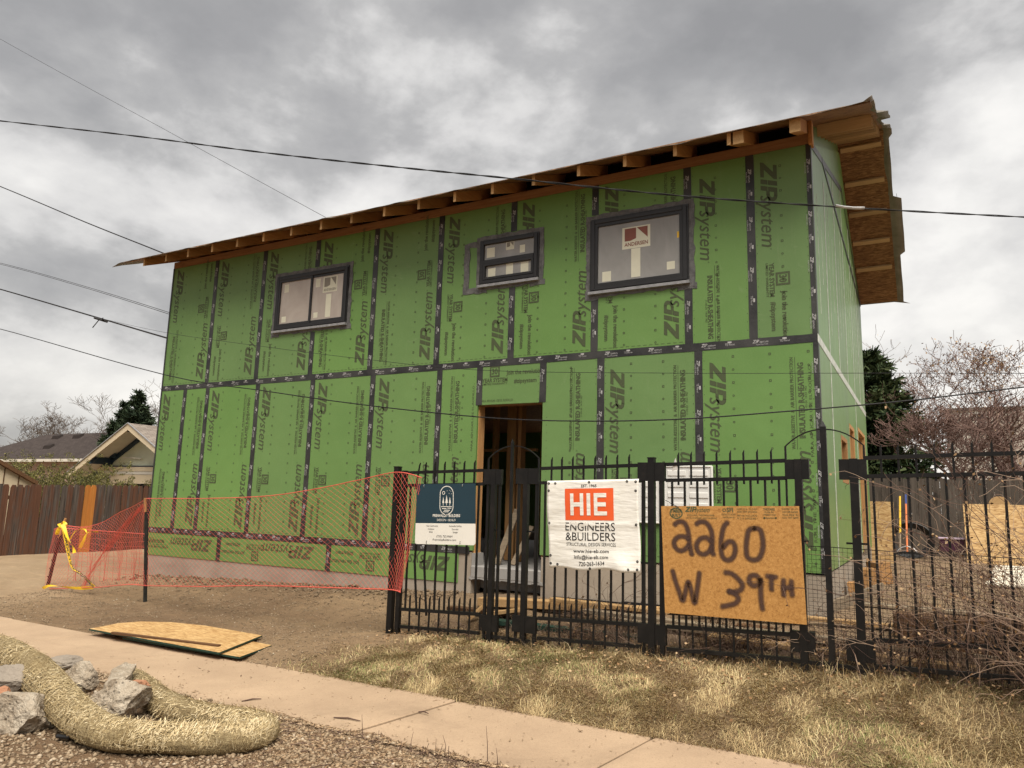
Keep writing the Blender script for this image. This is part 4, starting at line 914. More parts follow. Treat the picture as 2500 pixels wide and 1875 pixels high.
def panel(xa, xb, step, first=None, bent=()):
    for f in (rail1, rail2, railA, railB): rail(xa, xb, f)
    n = max(2, round((xb-xa)/step)); s = (xb-xa)/n
    for i in range(n):
        x = xa+s*(i+0.5); lean = random.uniform(-0.006, 0.006)
        # tall picket between the middle rails
        if i in bent:
            k = random.choice((-1, 1))
            mb = MB(); zb = railA(x); zt = rail2(x); zk = lerp(zb, zt, 0.38)
            mb.bar((x+0.03*k, FY, zb-0.05), (x-0.035*k, FY+0.01, zk), 0.018, 0.018, up=(0, 1, 0)); mb.bar((x-0.035*k, FY+0.01, zk-0.004), (x+0.012, FY, zt), 0.018, 0.018, up=(0, 1, 0)); mb.build('picket', M['iron'], fence, 'bent picket kinked below the middle')
        else: vbar('picket', x, railA(x)-0.015, rail2(x), 0.018, lean=lean)
        # short spike at the head, and one at the foot, half a step away
        xs_ = x-s/2
        if i > 0 or True:
            if xs_ > xa+0.02:
                vbar('head_spike', xs_, rail2(xs_)-0.045, rail1(xs_)+0.108, 0.0155, lean=(0.045 if (bent and i == 1) else random.uniform(-0.004, 0.004)), tip=True)
                vbar('foot_spike', xs_, railB(xs_)-0.045, railA(xs_)+0.155, 0.0150, lean=random.uniform(-0.006, 0.006), tip=True)
panel(-4.06, -3.06, 0.118, bent=(1, 2))
panel(-2.40, -1.36, 0.116)
panel(-1.12, -0.08, 0.116)
panel(0.52, 2.02, 0.120)
panel(2.20, 4.6, 0.120)
post(-4.190, 1.000, 0.062); post(-4.088, 0.966, 0.050, False)
post(-2.938, 0.985, 0.052, False); vbar('post', -3.005, -0.75, 0.82, 0.026); vbar('post', -2.865, -0.75, 0.82, 0.024)
post(-2.560, 0.992, 0.052, False); vbar('post', -2.645, -0.74, 0.84, 0.024); vbar('post', -2.440, -0.74, 0.84, 0.026)
plates(-3.055, -2.845, (0.905, -0.55), 0.155); plates(-2.675, -2.418, (0.915, -0.52), 0.155)
post(-1.255, 1.085, 0.060); post(-1.335, 0.9, 0.030, False); post(-1.160, 1.012, 0.040, False)
plates(-1.385, -1.125, (0.965, -0.475), 0.17)
post(0.020, 1.075, 0.058, False); plates(-0.085, 0.105, (0.99, -0.40), 0.165)
post(0.444, 1.078, 0.062, False); plates(0.335, 0.540, (0.99, -0.42), 0.165, 0.024)
post(2.11, 1.12, 0.06)
def arch(xl, xr, zs, zt, spear_x, spear_top, spear_w, zb, mid):
    for x in (xl, xr): vbar('arch_upright', x, zb, zs, 0.016)
    n = 14; mb = MB(); cx0 = (xl+xr)/2; pts = []
    for i in range(n+1):
        t = -1+2*i/n; pts.append((cx0+(xr-xl)/2*t, FY, zs+(zt-zs)*(1-abs(t)**2.2)))
    for p, q in zip(pts[:-1], pts[1:]): mb.bar(p, q, 0.016, 0.010)
    mb.build('arch', M['iron'], fence)
    w = spear_w; mb = MB(); mb.hexa([(spear_x-w/2, FY-0.026-w/2, zb), (spear_x+w/2, FY-0.026-w/2, zb), (spear_x+w/2, FY-0.026+w/2, zb), (spear_x-w/2, FY-0.026+w/2, zb), (spear_x-w/2, FY-0.026-w/2, spear_top-0.05), (spear_x+w/2, FY-0.026-w/2, spear_top-0.05), (spear_x+w/2, FY-0.026+w/2, spear_top-0.05), (spear_x-w/2, FY-0.026+w/2, spear_top-0.05)])
    mb.add([(spear_x-w/2, FY-0.026-w/2, spear_top-0.05), (spear_x+w/2, FY-0.026-w/2, spear_top-0.05), (spear_x+w/2, FY-0.026+w/2, spear_top-0.05), (spear_x-w/2, FY-0.026+w/2, spear_top-0.05), (spear_x, FY-0.026, spear_top)], [(0, 1, 4), (1, 2, 4), (2, 3, 4), (3, 0, 4)])
    mb.build('spear', M['iron'], fence)
    for (a, b) in ((xl, xl+0.16), (xr-0.16, xr)):
        mb = MB(); mb.box((a, FY-0.006, mid-0.008), (b, FY+0.006, mid+0.008)); mb.build('cross_bar', M['iron'], fence)
    mb = MB(); mb.box((xl, FY-0.014, zb+0.03), (xr, FY+0.014, zb+0.06)); mb.build('rail', M['iron'], fence)
arch(-3.012, -2.425, 1.095, 1.222, -2.720, 1.300, 0.026, -0.72, 0.37)
arch(-0.078, 0.525, 1.185, 1.322, 0.228, 1.392, 0.046, -0.60, 0.40)

# ------------------------------------------------------------------ signs
def sheet(c, y):                     # corners TL, TR, BR, BL as (x, z) -> unit square, (0,0) bottom left
    (ax, az), (bx, bz), (cx1, cz1), (dx, dz) = c
    def f(u, v, o=0.0):
        x = (1-v)*((1-u)*dx+u*cx1)+v*((1-u)*ax+u*bx); z = (1-v)*((1-u)*dz+u*cz1)+v*((1-u)*az+u*bz); return Vector((x, y-o, z))
    return f
# dark teal builder's board
SY = -1.945
c1 = [(-3.885, 0.818), (-3.138, 0.835), (-3.115, 0.207), (-3.875, 0.182)]; s1 = sheet(c1, SY)
sg = thing('builder_sign', s1(0.5, 0, 0), 'dark teal and white sign with tree emblem wired to the left end of the fence', 'sign')
def rounded(f, v0, v1, r, top, bottom, o, back):
    asp = 0.75/0.635; pts = []
    rr = (r, r*asp)
    def corner(u, v, a0):
        for i in range(5):
            a = a0+math.pi/2*i/4; pts.append((u+rr[0]*math.cos(a), v+rr[1]*math.sin(a)))
    if bottom: corner(r, v0+rr[1], math.pi); corner(1-r, v0+rr[1], 1.5*math.pi)
    else: pts.extend([(0, v0), (1, v0)])
    if top: corner(1-r, v1-rr[1], 0); corner(r, v1-rr[1], 0.5*math.pi)
    else: pts.extend([(1, v1), (0, v1)])
    mb = MB(); mb.prism([f(u, v, o) for u, v in pts], (0, back, 0)); return mb
VS = 0.345
rounded(s1, VS, 1, 0.02, True, False, 0.0, 0.008).build('sign_panel', M['sign_teal'], sg); pw_ = rounded(s1, 0, VS, 0.03, False, True, 0.0, 0.008).build('sign_panel', M['sign_white'], sg, 'white lower panel')
W1 = 0.75; H1 = 0.63
pl1 = lambda a, b: s1(a/W1, b/H1, 0.0015)           # metres on the sign
t = MB(); cx1_ = W1*0.525; cy1_ = H1*0.725; hw, hh = 0.088, 0.152; th = 0.008
# capsule outline
ring(t, pl1, cx1_, cy1_+hh-hw, hw, th, 14, 0, math.pi); ring(t, pl1, cx1_, cy1_-hh+hw, hw, th, 14, math.pi, 2*math.pi)
rect(t, pl1, cx1_-hw, cy1_-hh+hw, cx1_-hw+th, cy1_+hh-hw); rect(t, pl1, cx1_+hw-th, cy1_-hh+hw, cx1_+hw, cy1_+hh-hw)
ring(t, pl1, cx1_-0.040, cy1_+0.078, 0.019, 0.006, 12)
for a, b in ((0.005, 0.100), (0.03, 0.072), (0.052, 0.095), (0.062, 0.068), (0.035, 0.105)): rect(t, pl1, cx1_+a-0.003, cy1_+b-0.003, cx1_+a+0.003, cy1_+b+0.003)
for a, s in ((-0.042, 0.75), (0, 1.0), (0.042, 0.75)):
    flat(t, pl1, [(cx1_+a-0.017*s, cy1_-0.028), (cx1_+a+0.017*s, cy1_-0.028), (cx1_+a, cy1_-0.028+0.085*s)]); rect(t, pl1, cx1_+a-0.003, cy1_-0.055, cx1_+a+0.003, cy1_-0.028)
for a0, a1, b in ((-0.07, 0.07, -0.066), (-0.055, 0.0, -0.086), (0.012, 0.062, -0.082), (-0.03, 0.045, -0.103), (-0.04, 0.03, -0.119)): rect(t, pl1, cx1_+a0, cy1_+b-0.0035, cx1_+a1, cy1_+b+0.0035)
write(t, 'PRENVALLEY BUILDERS', pl1, cx1_, H1*0.452, 0.027, 0.345, align='c', bold=0.022); write(t, 'DESIGN • BUILD', pl1, cx1_, H1*0.383, 0.022, 0.235, align='c')
t.build('lettering', M['sign_white'], sg, fixn=False)
t = MB()
for x_, y_, s in ((0.285, 0.290, '· New Construction'), (0.265, 0.238, '· Additions'), (0.265, 0.190, '· ADUs')): write(t, s, pl1, W1*x_, H1*y_, 0.0165, align='c', xs=0.80)
for x_, y_, s in ((0.67, 0.290, '· Sustainable Building'), (0.67, 0.238, '· Remodels'), (0.67, 0.190, '· Garages')): write(t, s, pl1, W1*x_, H1*y_, 0.0165, align='c', xs=0.80)
write(t, '(720) 722-0664', pl1, W1*0.5, H1*0.118, 0.021, 0.20, align='c'); write(t, 'PrenvalleyBuilders.com', pl1, W1*0.5, H1*0.062, 0.021, 0.29, align='c')
t.build('lettering', M['black_ink'], sg, 'small dark print', fixn=False, kind='stuff')
for u, v in ((0.13, 0.965), (0.79, 0.965), (0.2, 0.03), (0.76, 0.035)):
    mb = MB(); q = s1(u, v); mb.tube([q+V(0, -0.004, -0.012), q+V(0.004, -0.012, 0.0), q+V(0, -0.004, 0.014), q+V(-0.003, 0.02, 0.02)], 0.003, 5); mb.build('wire_tie', M['galv'] if v > 0.5 else M['cable'], sg)

# white vinyl banner, slack and a little wavy
c2 = [(-2.300, 0.868), (-1.368, 0.897), (-1.345, 0.062), (-2.262, 0.040)]; s2 = sheet(c2, -1.955)
def bwave(u, v):
    o = 0.010*math.sin(u*3.1+v*2.0)+0.006*math.sin(v*9+u*2)*(1-v)+0.004*noise.noise(Vector((u*4, v*4, 1)))
    o += 0.035*math.exp(-((u-0.82)/0.10)**2-((v-0.02)/0.12)**2)
    o += 0.006*math.exp(-((v-0.50)/0.012)**2)                 # old fold
    return o
def s2w(u, v, o=0.0):
    sag = 0.010*math.sin(u*math.pi*4)*(1-v)**6; sd_ = 0.006*math.sin(v*7)*(abs(u-0.5)*2)**6
    p = s2(u, v); return Vector((p.x+sd_, p.y-bwave(u, v)-o, p.z+sag))
bn = thing('banner', s2(0.5, 0), 'white vinyl engineers banner with an orange block tied to the middle fence panel', 'banner')
NU, NV = 40, 36; vs = [s2w(i/NU, j/NV) for j in range(NV+1) for i in range(NU+1)]; fs = [(j*(NU+1)+i, j*(NU+1)+i+1, (j+1)*(NU+1)+i+1, (j+1)*(NU+1)+i) for j in range(NV) for i in range(NU)]
mb = MB(); mb.add(vs, fs); vo = mb.build('vinyl_sheet', M['vinyl'], bn, smooth_=True, fixn=False); md = vo.modifiers.new('thickness', 'SOLIDIFY'); md.thickness = 0.0015; md.offset = 1
W2, H2 = 0.93, 0.83
def pl2(o): return lambda a, b: s2w(a/W2, b/H2, o)
def patch(t, pl, x0, y0, x1, y1, n=8):
    for i in range(n):
        for j in range(n): rect(t, pl, lerp(x0, x1, i/n), lerp(y0, y1, j/n), lerp(x0, x1, (i+1)/n), lerp(y0, y1, (j+1)/n))
t = MB(); patch(t, pl2(0.0035), W2*0.205, H2*0.545, W2*0.735, H2*0.905); t.build('orange_block', M['orange_print'], bn, fixn=False)
t = MB(); p_ = pl2(0.0065)
def seg(x0, y0, x1, y1, n=3):
    x0, x1 = W2*x0, W2*x1; y0, y1 = H2*y0, H2*y1
    for i in range(n):
        for j in range(n): rect(t, p_, lerp(x0, x1, i/n), lerp(y0, y1, j/n), lerp(x0, x1, (i+1)/n), lerp(y0, y1, (j+1)/n))
zb_, zt_ = 0.600, 0.850
t = MB(); seg(0.265, zb_, 0.302, zt_); seg(0.372, zb_, 0.410, zt_); flat(t, p_, [(W2*a, H2*b) for a, b in ((0.302, 0.700), (0.325, 0.700), (0.345, 0.748), (0.302, 0.748))]); flat(t, p_, [(W2*a, H2*b) for a, b in ((0.325, 0.700), (0.372, 0.700), (0.372, 0.748), (0.345, 0.748))]); t.build('letter', M['vinyl'], bn, fixn=False)
t = MB(); seg(0.447, zb_, 0.487, zt_); t.build('letter', M['vinyl'], bn, fixn=False)
t = MB(); seg(0.525, zb_, 0.563, zt_)
for b0, b1, e in ((0.802, zt_, 0.66), (0.700, 0.748, 0.655), (zb_, 0.645, 0.665)): seg(0.563, b0, e, b1)
t.build('letter', M['vinyl'], bn, fixn=False)
p_ = pl2(0.0035); cxb = W2*0.472
t = MB(); write(t, 'EST. 1965', p_, cxb, H2*0.918, 0.026, 0.155, align='c', bold=0.012); t.build('lettering', M['black_ink'], bn, fixn=False, kind='stuff')
t = MB(); write(t, 'ENGINEERS', p_, W2*0.203, H2*0.428, 0.075, 0.505, bold=0.002); t.build('lettering', M['black_ink'], bn, fixn=False, kind='stuff')
t = MB(); write(t, '&BUILDERS', p_, W2*0.203, H2*0.318, 0.075, 0.505, bold=0.002); t.build('lettering', M['black_ink'], bn, fixn=False, kind='stuff')
t = MB(); write(t, 'STRUCTURAL DESIGN SERVICES', p_, W2*0.212, H2*0.258, 0.030, 0.50); t.build('lettering', M['black_ink'], bn, fixn=False, kind='stuff')
t = MB(); write(t, 'www.hie-eb.com', p_, cxb+0.01, H2*0.184, 0.033, 0.36, align='c', bold=0.012); t.build('lettering', M['black_ink'], bn, fixn=False, kind='stuff')
t = MB(); write(t, 'info@hie-eb.com', p_, cxb+0.01, H2*0.118, 0.033, 0.345, align='c', bold=0.012); t.build('lettering', M['black_ink'], bn, fixn=False, kind='stuff')
t = MB(); write(t, '720-263-1634', p_, cxb+0.015, H2*0.045, 0.036, 0.26, align='c', bold=0.012); t.build('lettering', M['black_ink'], bn, fixn=False, kind='stuff')

for u, v in ((0.02, 0.97), (0.095, 0.97), (0.475, 0.975), (0.88, 0.975), (0.97, 0.97), (0.02, 0.885), (0.97, 0.87), (0.02, 0.51), (0.97, 0.50), (0.02, 0.14), (0.97, 0.11), (0.02, 0.05), (0.10, 0.035), (0.47, 0.015), (0.885, 0.03), (0.97, 0.025)):
    q = s2w(u, v, 0.004); mb = MB(); n = 10
    for i in range(n):
        a, b = 2*math.pi*i/n, 2*math.pi*(i+1)/n
        mb.add([q+V(0.0125*math.cos(a), 0, 0.0125*math.sin(a)), q+V(0.0125*math.cos(b), 0, 0.0125*math.sin(b)), q+V(0.005*math.cos(b), -0.003, 0.005*math.sin(b)), q+V(0.005*math.cos(a), -0.003, 0.005*math.sin(a))], [(0, 1, 2, 3)])
    mb.build('grommet', M['black_ink'], bn, fixn=False)

# address board
c3 = [(-1.140, 0.655), (0.027, 0.685), (0.056, -0.252), (-1.110, -0.268)]; s3 = sheet(c3, -1.985)
bd = thing('address_board', s3(0.5, 0), 'brown fibre board with a spray painted street address hung on the right fence panel', 'sign')
mb = MB(); mb.prism([s3(0, 0), s3(1, 0), s3(1, 1), s3(0, 1)], (0, 0.0125, 0)); mb.build('board', M['fibre'], bd, org=tuple(s3(0.5, 0.5)))
W3, H3 = 1.167, 0.93
ZO = [0.0]
def stroke(t, pts, w=0.050):
    """soft ribbon: opaque in the middle, clear at both edges"""
    # pixel coords inside the zoomed photo of the board -> unit square
    q = [Vector((a*W3, b*H3)) for a, b in pts]
    # resample smooth
    r = []
    for i in range(len(q)-1):
        p0, p1, p2, p3 = q[max(i-1, 0)], q[i], q[i+1], q[min(i+2, len(q)-1)]
        for k in range(6):
            s = k/6; r.append(0.5*((2*p1)+(-p0+p2)*s+(2*p0-5*p1+4*p2-p3)*s*s+(-p0+3*p1-3*p2+p3)*s**3))
    r.append(q[-1])
    d0 = (r[0]-r[1]).normalized(); d1 = (r[-1]-r[-2]).normalized(); r = [r[0]+d0*w*0.45]+r+[r[-1]+d1*w*0.45]
    N = len(r); o = len(t.v); vs = []; ts = []
    prof = [(-1.0, 0.0), (-0.72, 0.28), (-0.45, 0.80), (0, 1.0), (0.45, 0.80), (0.72, 0.28), (1.0, 0.0)]; K = len(prof); ZO[0] += 0.00035
    for i in range(N):
        d = (r[min(i+1, N-1)]-r[max(i-1, 0)]).normalized(); nn_ = Vector((-d.y, d.x)); e = 0.0 if i in (0, N-1) else 1.0
        for k, a in prof:
            p = r[i]+nn_*k*w*0.62*(0.6 if e == 0 else 1); vs.append(s3(p.x/W3, p.y/H3, 0.0012+ZO[0])); ts.append(a*e)
    t.v += [tuple(v) for v in vs]; t.t += ts
    for i in range(N-1):
        for k in range(K-1): t.f.append((o+i*K+k, o+i*K+k+1, o+(i+1)*K+k+1, o+(i+1)*K+k))
def zz(pts):   # measured on the enlarged photo (1659 px for 500): board corners (222,450) (1335,452) (1398,1402) (258,1310)
    out = []
    for x, y in pts:
        v = 0.5; u = 0.5
        for _ in range(12):
            xl, xr = lerp(258, 222, v), lerp(1398, 1335, v); u = (x-xl)/(xr-xl)
            yt, yb2 = lerp(450, 452, u), lerp(1310, 1402, u); v = (yb2-y)/(yb2-yt)
        out.append((u, v))
    return out
CH = [[[(340, 605), (375, 580), (425, 590), (455, 650), (465, 720), (475, 790), (490, 850)], [(458, 720), (420, 700), (370, 705), (338, 740), (345, 785), (385, 815), (430, 805), (462, 770)]],
      [[(525, 600), (560, 580), (610, 590), (650, 650), (660, 730), (655, 800), (672, 850)], [(648, 740), (610, 710), (560, 720), (528, 770), (545, 825), (590, 845), (635, 820), (660, 780)]],
      [[(785, 585), (755, 620), (738, 690), (732, 770), (740, 850), (775, 890), (825, 875), (848, 810), (830, 750), (790, 745), (750, 790)]],
      [[(1000, 632), (955, 650), (940, 720), (935, 800), (945, 865), (990, 890), (1040, 870), (1065, 790), (1060, 700), (1040, 645), (995, 632)]],
      [[(325, 975), (350, 1060), (385, 1150), (412, 1215), (440, 1130), (460, 1065), (485, 1130), (515, 1235), (535, 1130), (555, 990)]],
      [[(765, 990), (820, 1000), (875, 1045), (905, 1090), (890, 1130), (840, 1145), (790, 1140)], [(800, 1140), (850, 1165), (875, 1200), (850, 1235), (800, 1250), (740, 1262)]],
      [[(1045, 1050), (1015, 1015), (970, 1020), (960, 1065), (990, 1095), (1030, 1085), (1050, 1045), (1050, 1110), (1052, 1190), (1065, 1285)]],
      [[(1095, 1018), (1135, 1022), (1170, 1028)], [(1132, 1025), (1132, 1080), (1135, 1130)]],
      [[(1225, 1045), (1222, 1110), (1228, 1175)], [(1283, 1055), (1285, 1110), (1290, 1175)], [(1225, 1115), (1255, 1110), (1285, 1108)]]]
for k, ch in enumerate(CH):
    t = MB()
    for pts in ch: stroke(t, zz(pts), 0.053 if k < 7 else 0.050)
    t.build('painted_character', M['spray'], bd, fixn=False)
t = MB(); pl3 = lambda a, b: s3(a, b, 0.0010)
zb3 = lambda a, b: s3(a/W3, b/H3, 0.0010)
yb3 = H3*0.945
ring(t, zb3, W3*0.115, H3*0.932, 0.060, 0.010, 18, ry=0.050); write(t, 'TIMBER', zb3, W3*0.115, H3*0.937, 0.030, 0.10, align='c', bold=0.03); write(t, 'BUILT', zb3, W3*0.115, H3*0.898, 0.026, 0.075, align='c', bold=0.03)
zip_logo(t, zb3, W3*0.185, H3*0.945, 0.045, 0.225)
write(t, 'ROOF & WALL SHEATHING PANEL', zb3, W3*0.20, H3*0.905, 0.016, 0.24); write(t, 'CAT. PS2-18 EXPOSURE 1  SIZED FOR SPACING', zb3, W3*0.19, H3*0.880, 0.014, 0.27)
write(t, 'SFI', zb3, W3*0.495, H3*0.945, 0.036, 0.055, bold=0.03); ring(t, zb3, W3*0.478, H3*0.962, 0.016, 0.006, 10); write(t, 'CERTIFIED SOURCING', zb3, W3*0.455, H3*0.915, 0.015, 0.12); write(t, 'WWW.SFIPROGRAM.ORG', zb3, W3*0.465, H3*0.890, 0.013, 0.10)
for a, s in ((0.965, 'RATED 32/16  7/16 INCH'), (0.94, 'SIZED FOR SPACING'), (0.905, 'PRP-108  HUD-UM-40'), (0.88, 'PS 2-18  EXPOSURE 1')): write(t, s, zb3, W3*0.57, H3*a, 0.015, 0.165)
write(t, 'THICKNESS', zb3, W3*0.755, H3*0.962, 0.018, 0.095, bold=0.02); write(t, '0.436 IN', zb3, W3*0.765, H3*0.938, 0.016, 0.07); write(t, 'STRENGTH AXIS', zb3, W3*0.755, H3*0.915, 0.015, 0.10)
rect(t, zb3, W3*0.755, H3*0.892, W3*0.845, H3*0.898); flat(t, zb3, [(W3*0.75, H3*0.895), (W3*0.765, H3*0.907), (W3*0.765, H3*0.883)]); flat(t, zb3, [(W3*0.85, H3*0.895), (W3*0.835, H3*0.883), (W3*0.835, H3*0.907)])
for a, s in ((0.965, 'ES REPORT ESR-1474'), (0.94, 'WEATHER BARRIER'), (0.915, 'THIS SIDE IN'), (0.89, 'ROLL TAPE SEAMS')): write(t, s, zb3, W3*0.885, H3*a, 0.015, 0.125)
t.build('lettering', M['ink'], bd, 'small dark factory print along the top edge', fixn=False, kind='stuff')
mb = MB(); q = s3(0.06, 1.0); mb.tube([q+V(0.09, -0.002, -0.01), q+V(0.03, -0.005, 0.02), q+V(-0.03, 0.0, 0.05)], 0.003, 4); mb.build('wire_tie', M['cable'], bd)

# ------------------------------------------------------------------ black hardware mesh along the right part of the fence
mb = MB(); my = FY+0.035; gx = np.arange(0.06, 4.0, 0.034); 
topm = lambda x: 0.36-0.008*x
for x in gx:
    o = 0.004*math.sin(x*9); zb_ = fence_z(x)-0.02; mb.add([(x-0.0013+o, my, zb_), (x+0.0013+o, my, zb_), (x+0.0013, my+0.004*math.sin(x*5), topm(x)), (x-0.0013, my+0.004*math.sin(x*5), topm(x))], [(0, 1, 2, 3)])
for k in range(31):
    pts = []
    for x in np.arange(0.06, 4.05, 0.17):
        z = topm(x)-0.034*k; pts.append((x, z+0.003*math.sin(x*7+k)))
    for (a, za), (b, zb_) in zip(pts[:-1], pts[1:]):
        if za > fence_z(a)-0.02:
            h = 0.0013 if k else 0.003; mb.add([(a, my-0.001, za-h), (b, my-0.001, zb_-h), (b, my-0.001, zb_+h), (a, my-0.001, za+h)], [(0, 1, 2, 3)])
solo(mb, 'mesh_guard', M['mesh_black'], 'black plastic mesh fixed along the foot of the iron fence right of the address board', 'mesh', (1.2, my, fence_z(1.2)), fixn=False)

# ------------------------------------------------------------------ orange safety fence
def tpost(base, top, w, label, wood_top=None):
    base, top = Vector(base), Vector(top); t_ = thing('fence_stake', base, label, 'stake', 'stakes of the orange safety fence')
    mb = MB(); mb.bar(base-V(0, 0, 0.15), top, w, w*0.35, up=(0, 1, 0)); mb.bar(base-V(0, -0.012, 0.15), top+V(0, 0.012, 0), w*0.3, w, up=(0, 1, 0)); mb.build('shaft', M['stake'], t_)
    d = (top-base).normalized()
    for k in range(9):
        p = base+d*(0.15+k*0.13); mb = MB(); mb.bar(p+V(0, -0.014, 0), p+V(0, -0.014, 0)+d*0.018, w*0.5, 0.012, up=(0, 1, 0)); mb.build('stud', M['stake'], t_)
    if wood_top: 
        mb = MB(); mb.bar(base+d*wood_top[0]+V(0, -0.022, 0), base+d*wood_top[1]+V(0, -0.022, 0), 0.038, 0.018, up=(0, 1, 0)); mb.build('wood_lath', M['lumber_z'], t_)
    return t_
S1b, S1t = P(355, 1475, 1, -1.65), P(358, 1215, 1, -1.65)
S2b, S2t = P(112, 1432, 1, -1.45), P(148, 1295, 1, -1.35)
tpost(S1b, S1t, 0.045, 'dark steel stake with a wooden lath at the corner of the orange net', (S1t.z-S1b.z-0.19, S1t.z-S1b.z+0.01))
t2 = tpost(S2b, S2t, 0.045, 'leaning dark steel stake wrapped in yellow caution tape left of the net')
mb = MB(); d = (S2t-S2b).normalized(); mb.bar(S2t-d*0.12, S2t+d*0.20+V(0.05, 0, 0), 0.035, 0.02, up=(0, 1, 0)); mb.build('wood_lath', M['lumber_z'], t2)
net = thing('safety_fence', (S1b.x, S1b.y, S1b.z), 'orange plastic safety netting strung from the iron fence to the two left stakes', 'safety fence')
def catmull(pts, s):
    n = len(pts)-1; x = min(max(s*n, 0), n-1e-9); i = int(x); f = x-i
    p0, p1, p2, p3 = pts[max(i-1, 0)], pts[i], pts[i+1], pts[min(i+2, n)]
    return 0.5*((2*p1)+(-p0+p2)*f+(2*p0-5*p1+4*p2-p3)*f*f+(-p0+3*p1-3*p2+p3)*f**3)
topA = [P(1030, 1166, 1, -1.955), P(968, 1153, 1, -1.95), P(880, 1171, 1, -1.90), P(780, 1192, 1, -1.86), P(680, 1208, 1, -1.82), P(600, 1214, 1, -1.78), P(500, 1217, 1, -1.74), P(420, 1217, 1, -1.70), P(358, 1217, 1, -1.69)]
botA = [P(978, 1446, 1, -1.955), P(955, 1440, 1, -1.95), P(880, 1437, 1, -1.96), P(780, 1434, 1, -1.95), P(690, 1431, 1, -1.93), P(600, 1430, 1, -1.90), P(500, 1432, 1, -1.86), P(420, 1431, 1, -1.78), P(356, 1430, 1, -1.69)]
topB = [P(358, 1217, 1, -1.69), P(325, 1236, 1, -1.45), P(290, 1252, 1, -1.25), P(250, 1275, 1, -1.15), P(205, 1287, 1, -1.2), P(160, 1284, 1, -1.35), P(132, 1292, 1, -1.45)]
botB = [P(356, 1430, 1, -1.69), P(320, 1427, 1, -1.70), P(280, 1430, 1, -1.70), P(240, 1434, 1, -1.68), P(200, 1435, 1, -1.62), P(150, 1437, 1, -1.58), P(108, 1438, 1, -1.53)]
def netting(top, bot, nu, nv, bulge, seed, gather=None):
    mb = MB(); w = 0.0032
    def S(u, v):
        u = min(max(u, 0), 1); v = min(max(v, 0), 1)
        vv = v
        a, b = catmull(bot, u), catmull(top, u); p = a.lerp(b, vv)
        p = p+V(0, bulge*math.sin(math.pi*v)*math.sin(math.pi*u*2.3+seed)+0.012*noise.noise(Vector((u*30, v*6, seed))), 0.012*noise.noise(Vector((u*22, v*5, seed+4)))*(v*(1-v)*4))
        p.x += 0.02*noise.noise(Vector((u*9, v*4, seed+8)))*(v*(1-v)*4)
        return p
    def strand(a, b):
        n = max(2, int(abs(b[1]-a[1])*nv/2)+1)
        n = max(n, 8); mb.tube([S(lerp(a[0], b[0], i/n), lerp(a[1], b[1], i/n)) for i in range(n+1)], w/2, 3, cap=False)
    for k in range(-nv, nu+1):
        for sg_ in (1, -1):
            # strand from the lower edge going up and sideways
            u0, u1 = (k/nu, (k+nv)/nu); v0, v1 = 0.0, 1.0
            if sg_ < 0: u0, u1 = u1, u0
            # clip to 0..1
            du = u1-u0; ta, tb = 0.0, 1.0
            for lim in (0.0, 1.0):
                if du != 0:
                    tt = (lim-u0)/du
                    if (u0 < 0 and lim == 0) or (u0 > 1 and lim == 1): ta = max(ta, tt)
                    if (u1 < 0 and lim == 0) or (u1 > 1 and lim == 1): tb = min(tb, tt)
            if tb-ta > 0.01: strand((u0+du*ta, ta), (u0+du*tb, tb))
    for v in (0.0, 1.0):
        pts = [S(i/60, v) for i in range(61)]; mb.tube(pts, 0.0055, 4)
    return mb, S
mbA, SA = netting(topA, botA, 56, 18, 0.03, 1.0); mbA.build('net', M['netting'], net, fixn=False)
mbB, SB = netting(topB, botB, 38, 18, 0.06, 5.0); mbB.build('net', M['netting'], net, fixn=False)
# the part of the net doubled back and bunched into a diagonal fold
mb = MB()
for k in range(16):
    o = (k-7.5)/16; pts = []
    for i in range(13):
        s = i/12; p = P(lerp(205, 352, s)+9*math.sin(s*6+k)*o*2, lerp(1432, 1232, s**0.8)+30*o*math.sin(math.pi*s)+3*math.sin(i*2.1+k), 1, -1.62+0.06*o); pts.append(p)
    mb.tube(pts, 0.0019, 3, cap=False)
mb.build('net_fold', M['netting'], net, fixn=False)
mb = MB(); pts = [P(lerp(160, 356, i/12), lerp(1290, 1304, i/12), 1, -1.2) for i in range(13)]; mb.tube(pts, 0.006, 4)
for k in range(34):
    a = lerp(165, 352, k/33); p = P(a, lerp(1290, 1304, k/33), 1, -1.2); q = P(a+10*math.sin(k), 1418, 1, -1.0); mb.tube([p, (p+q)/2+V(0.02*math.sin(k*2.0), 0.03, 0), q], 0.0024, 3, cap=False)
for k in range(9):
    pts = [P(lerp(165, 354, i/10), lerp(1300+13*k, 1312+13*k, i/10)+3*math.sin(i+k), 1, -1.15) for i in range(11)]; mb.tube(pts, 0.0024, 3, cap=False)
mb.build('net_return', M['netting'], net, fixn=False)
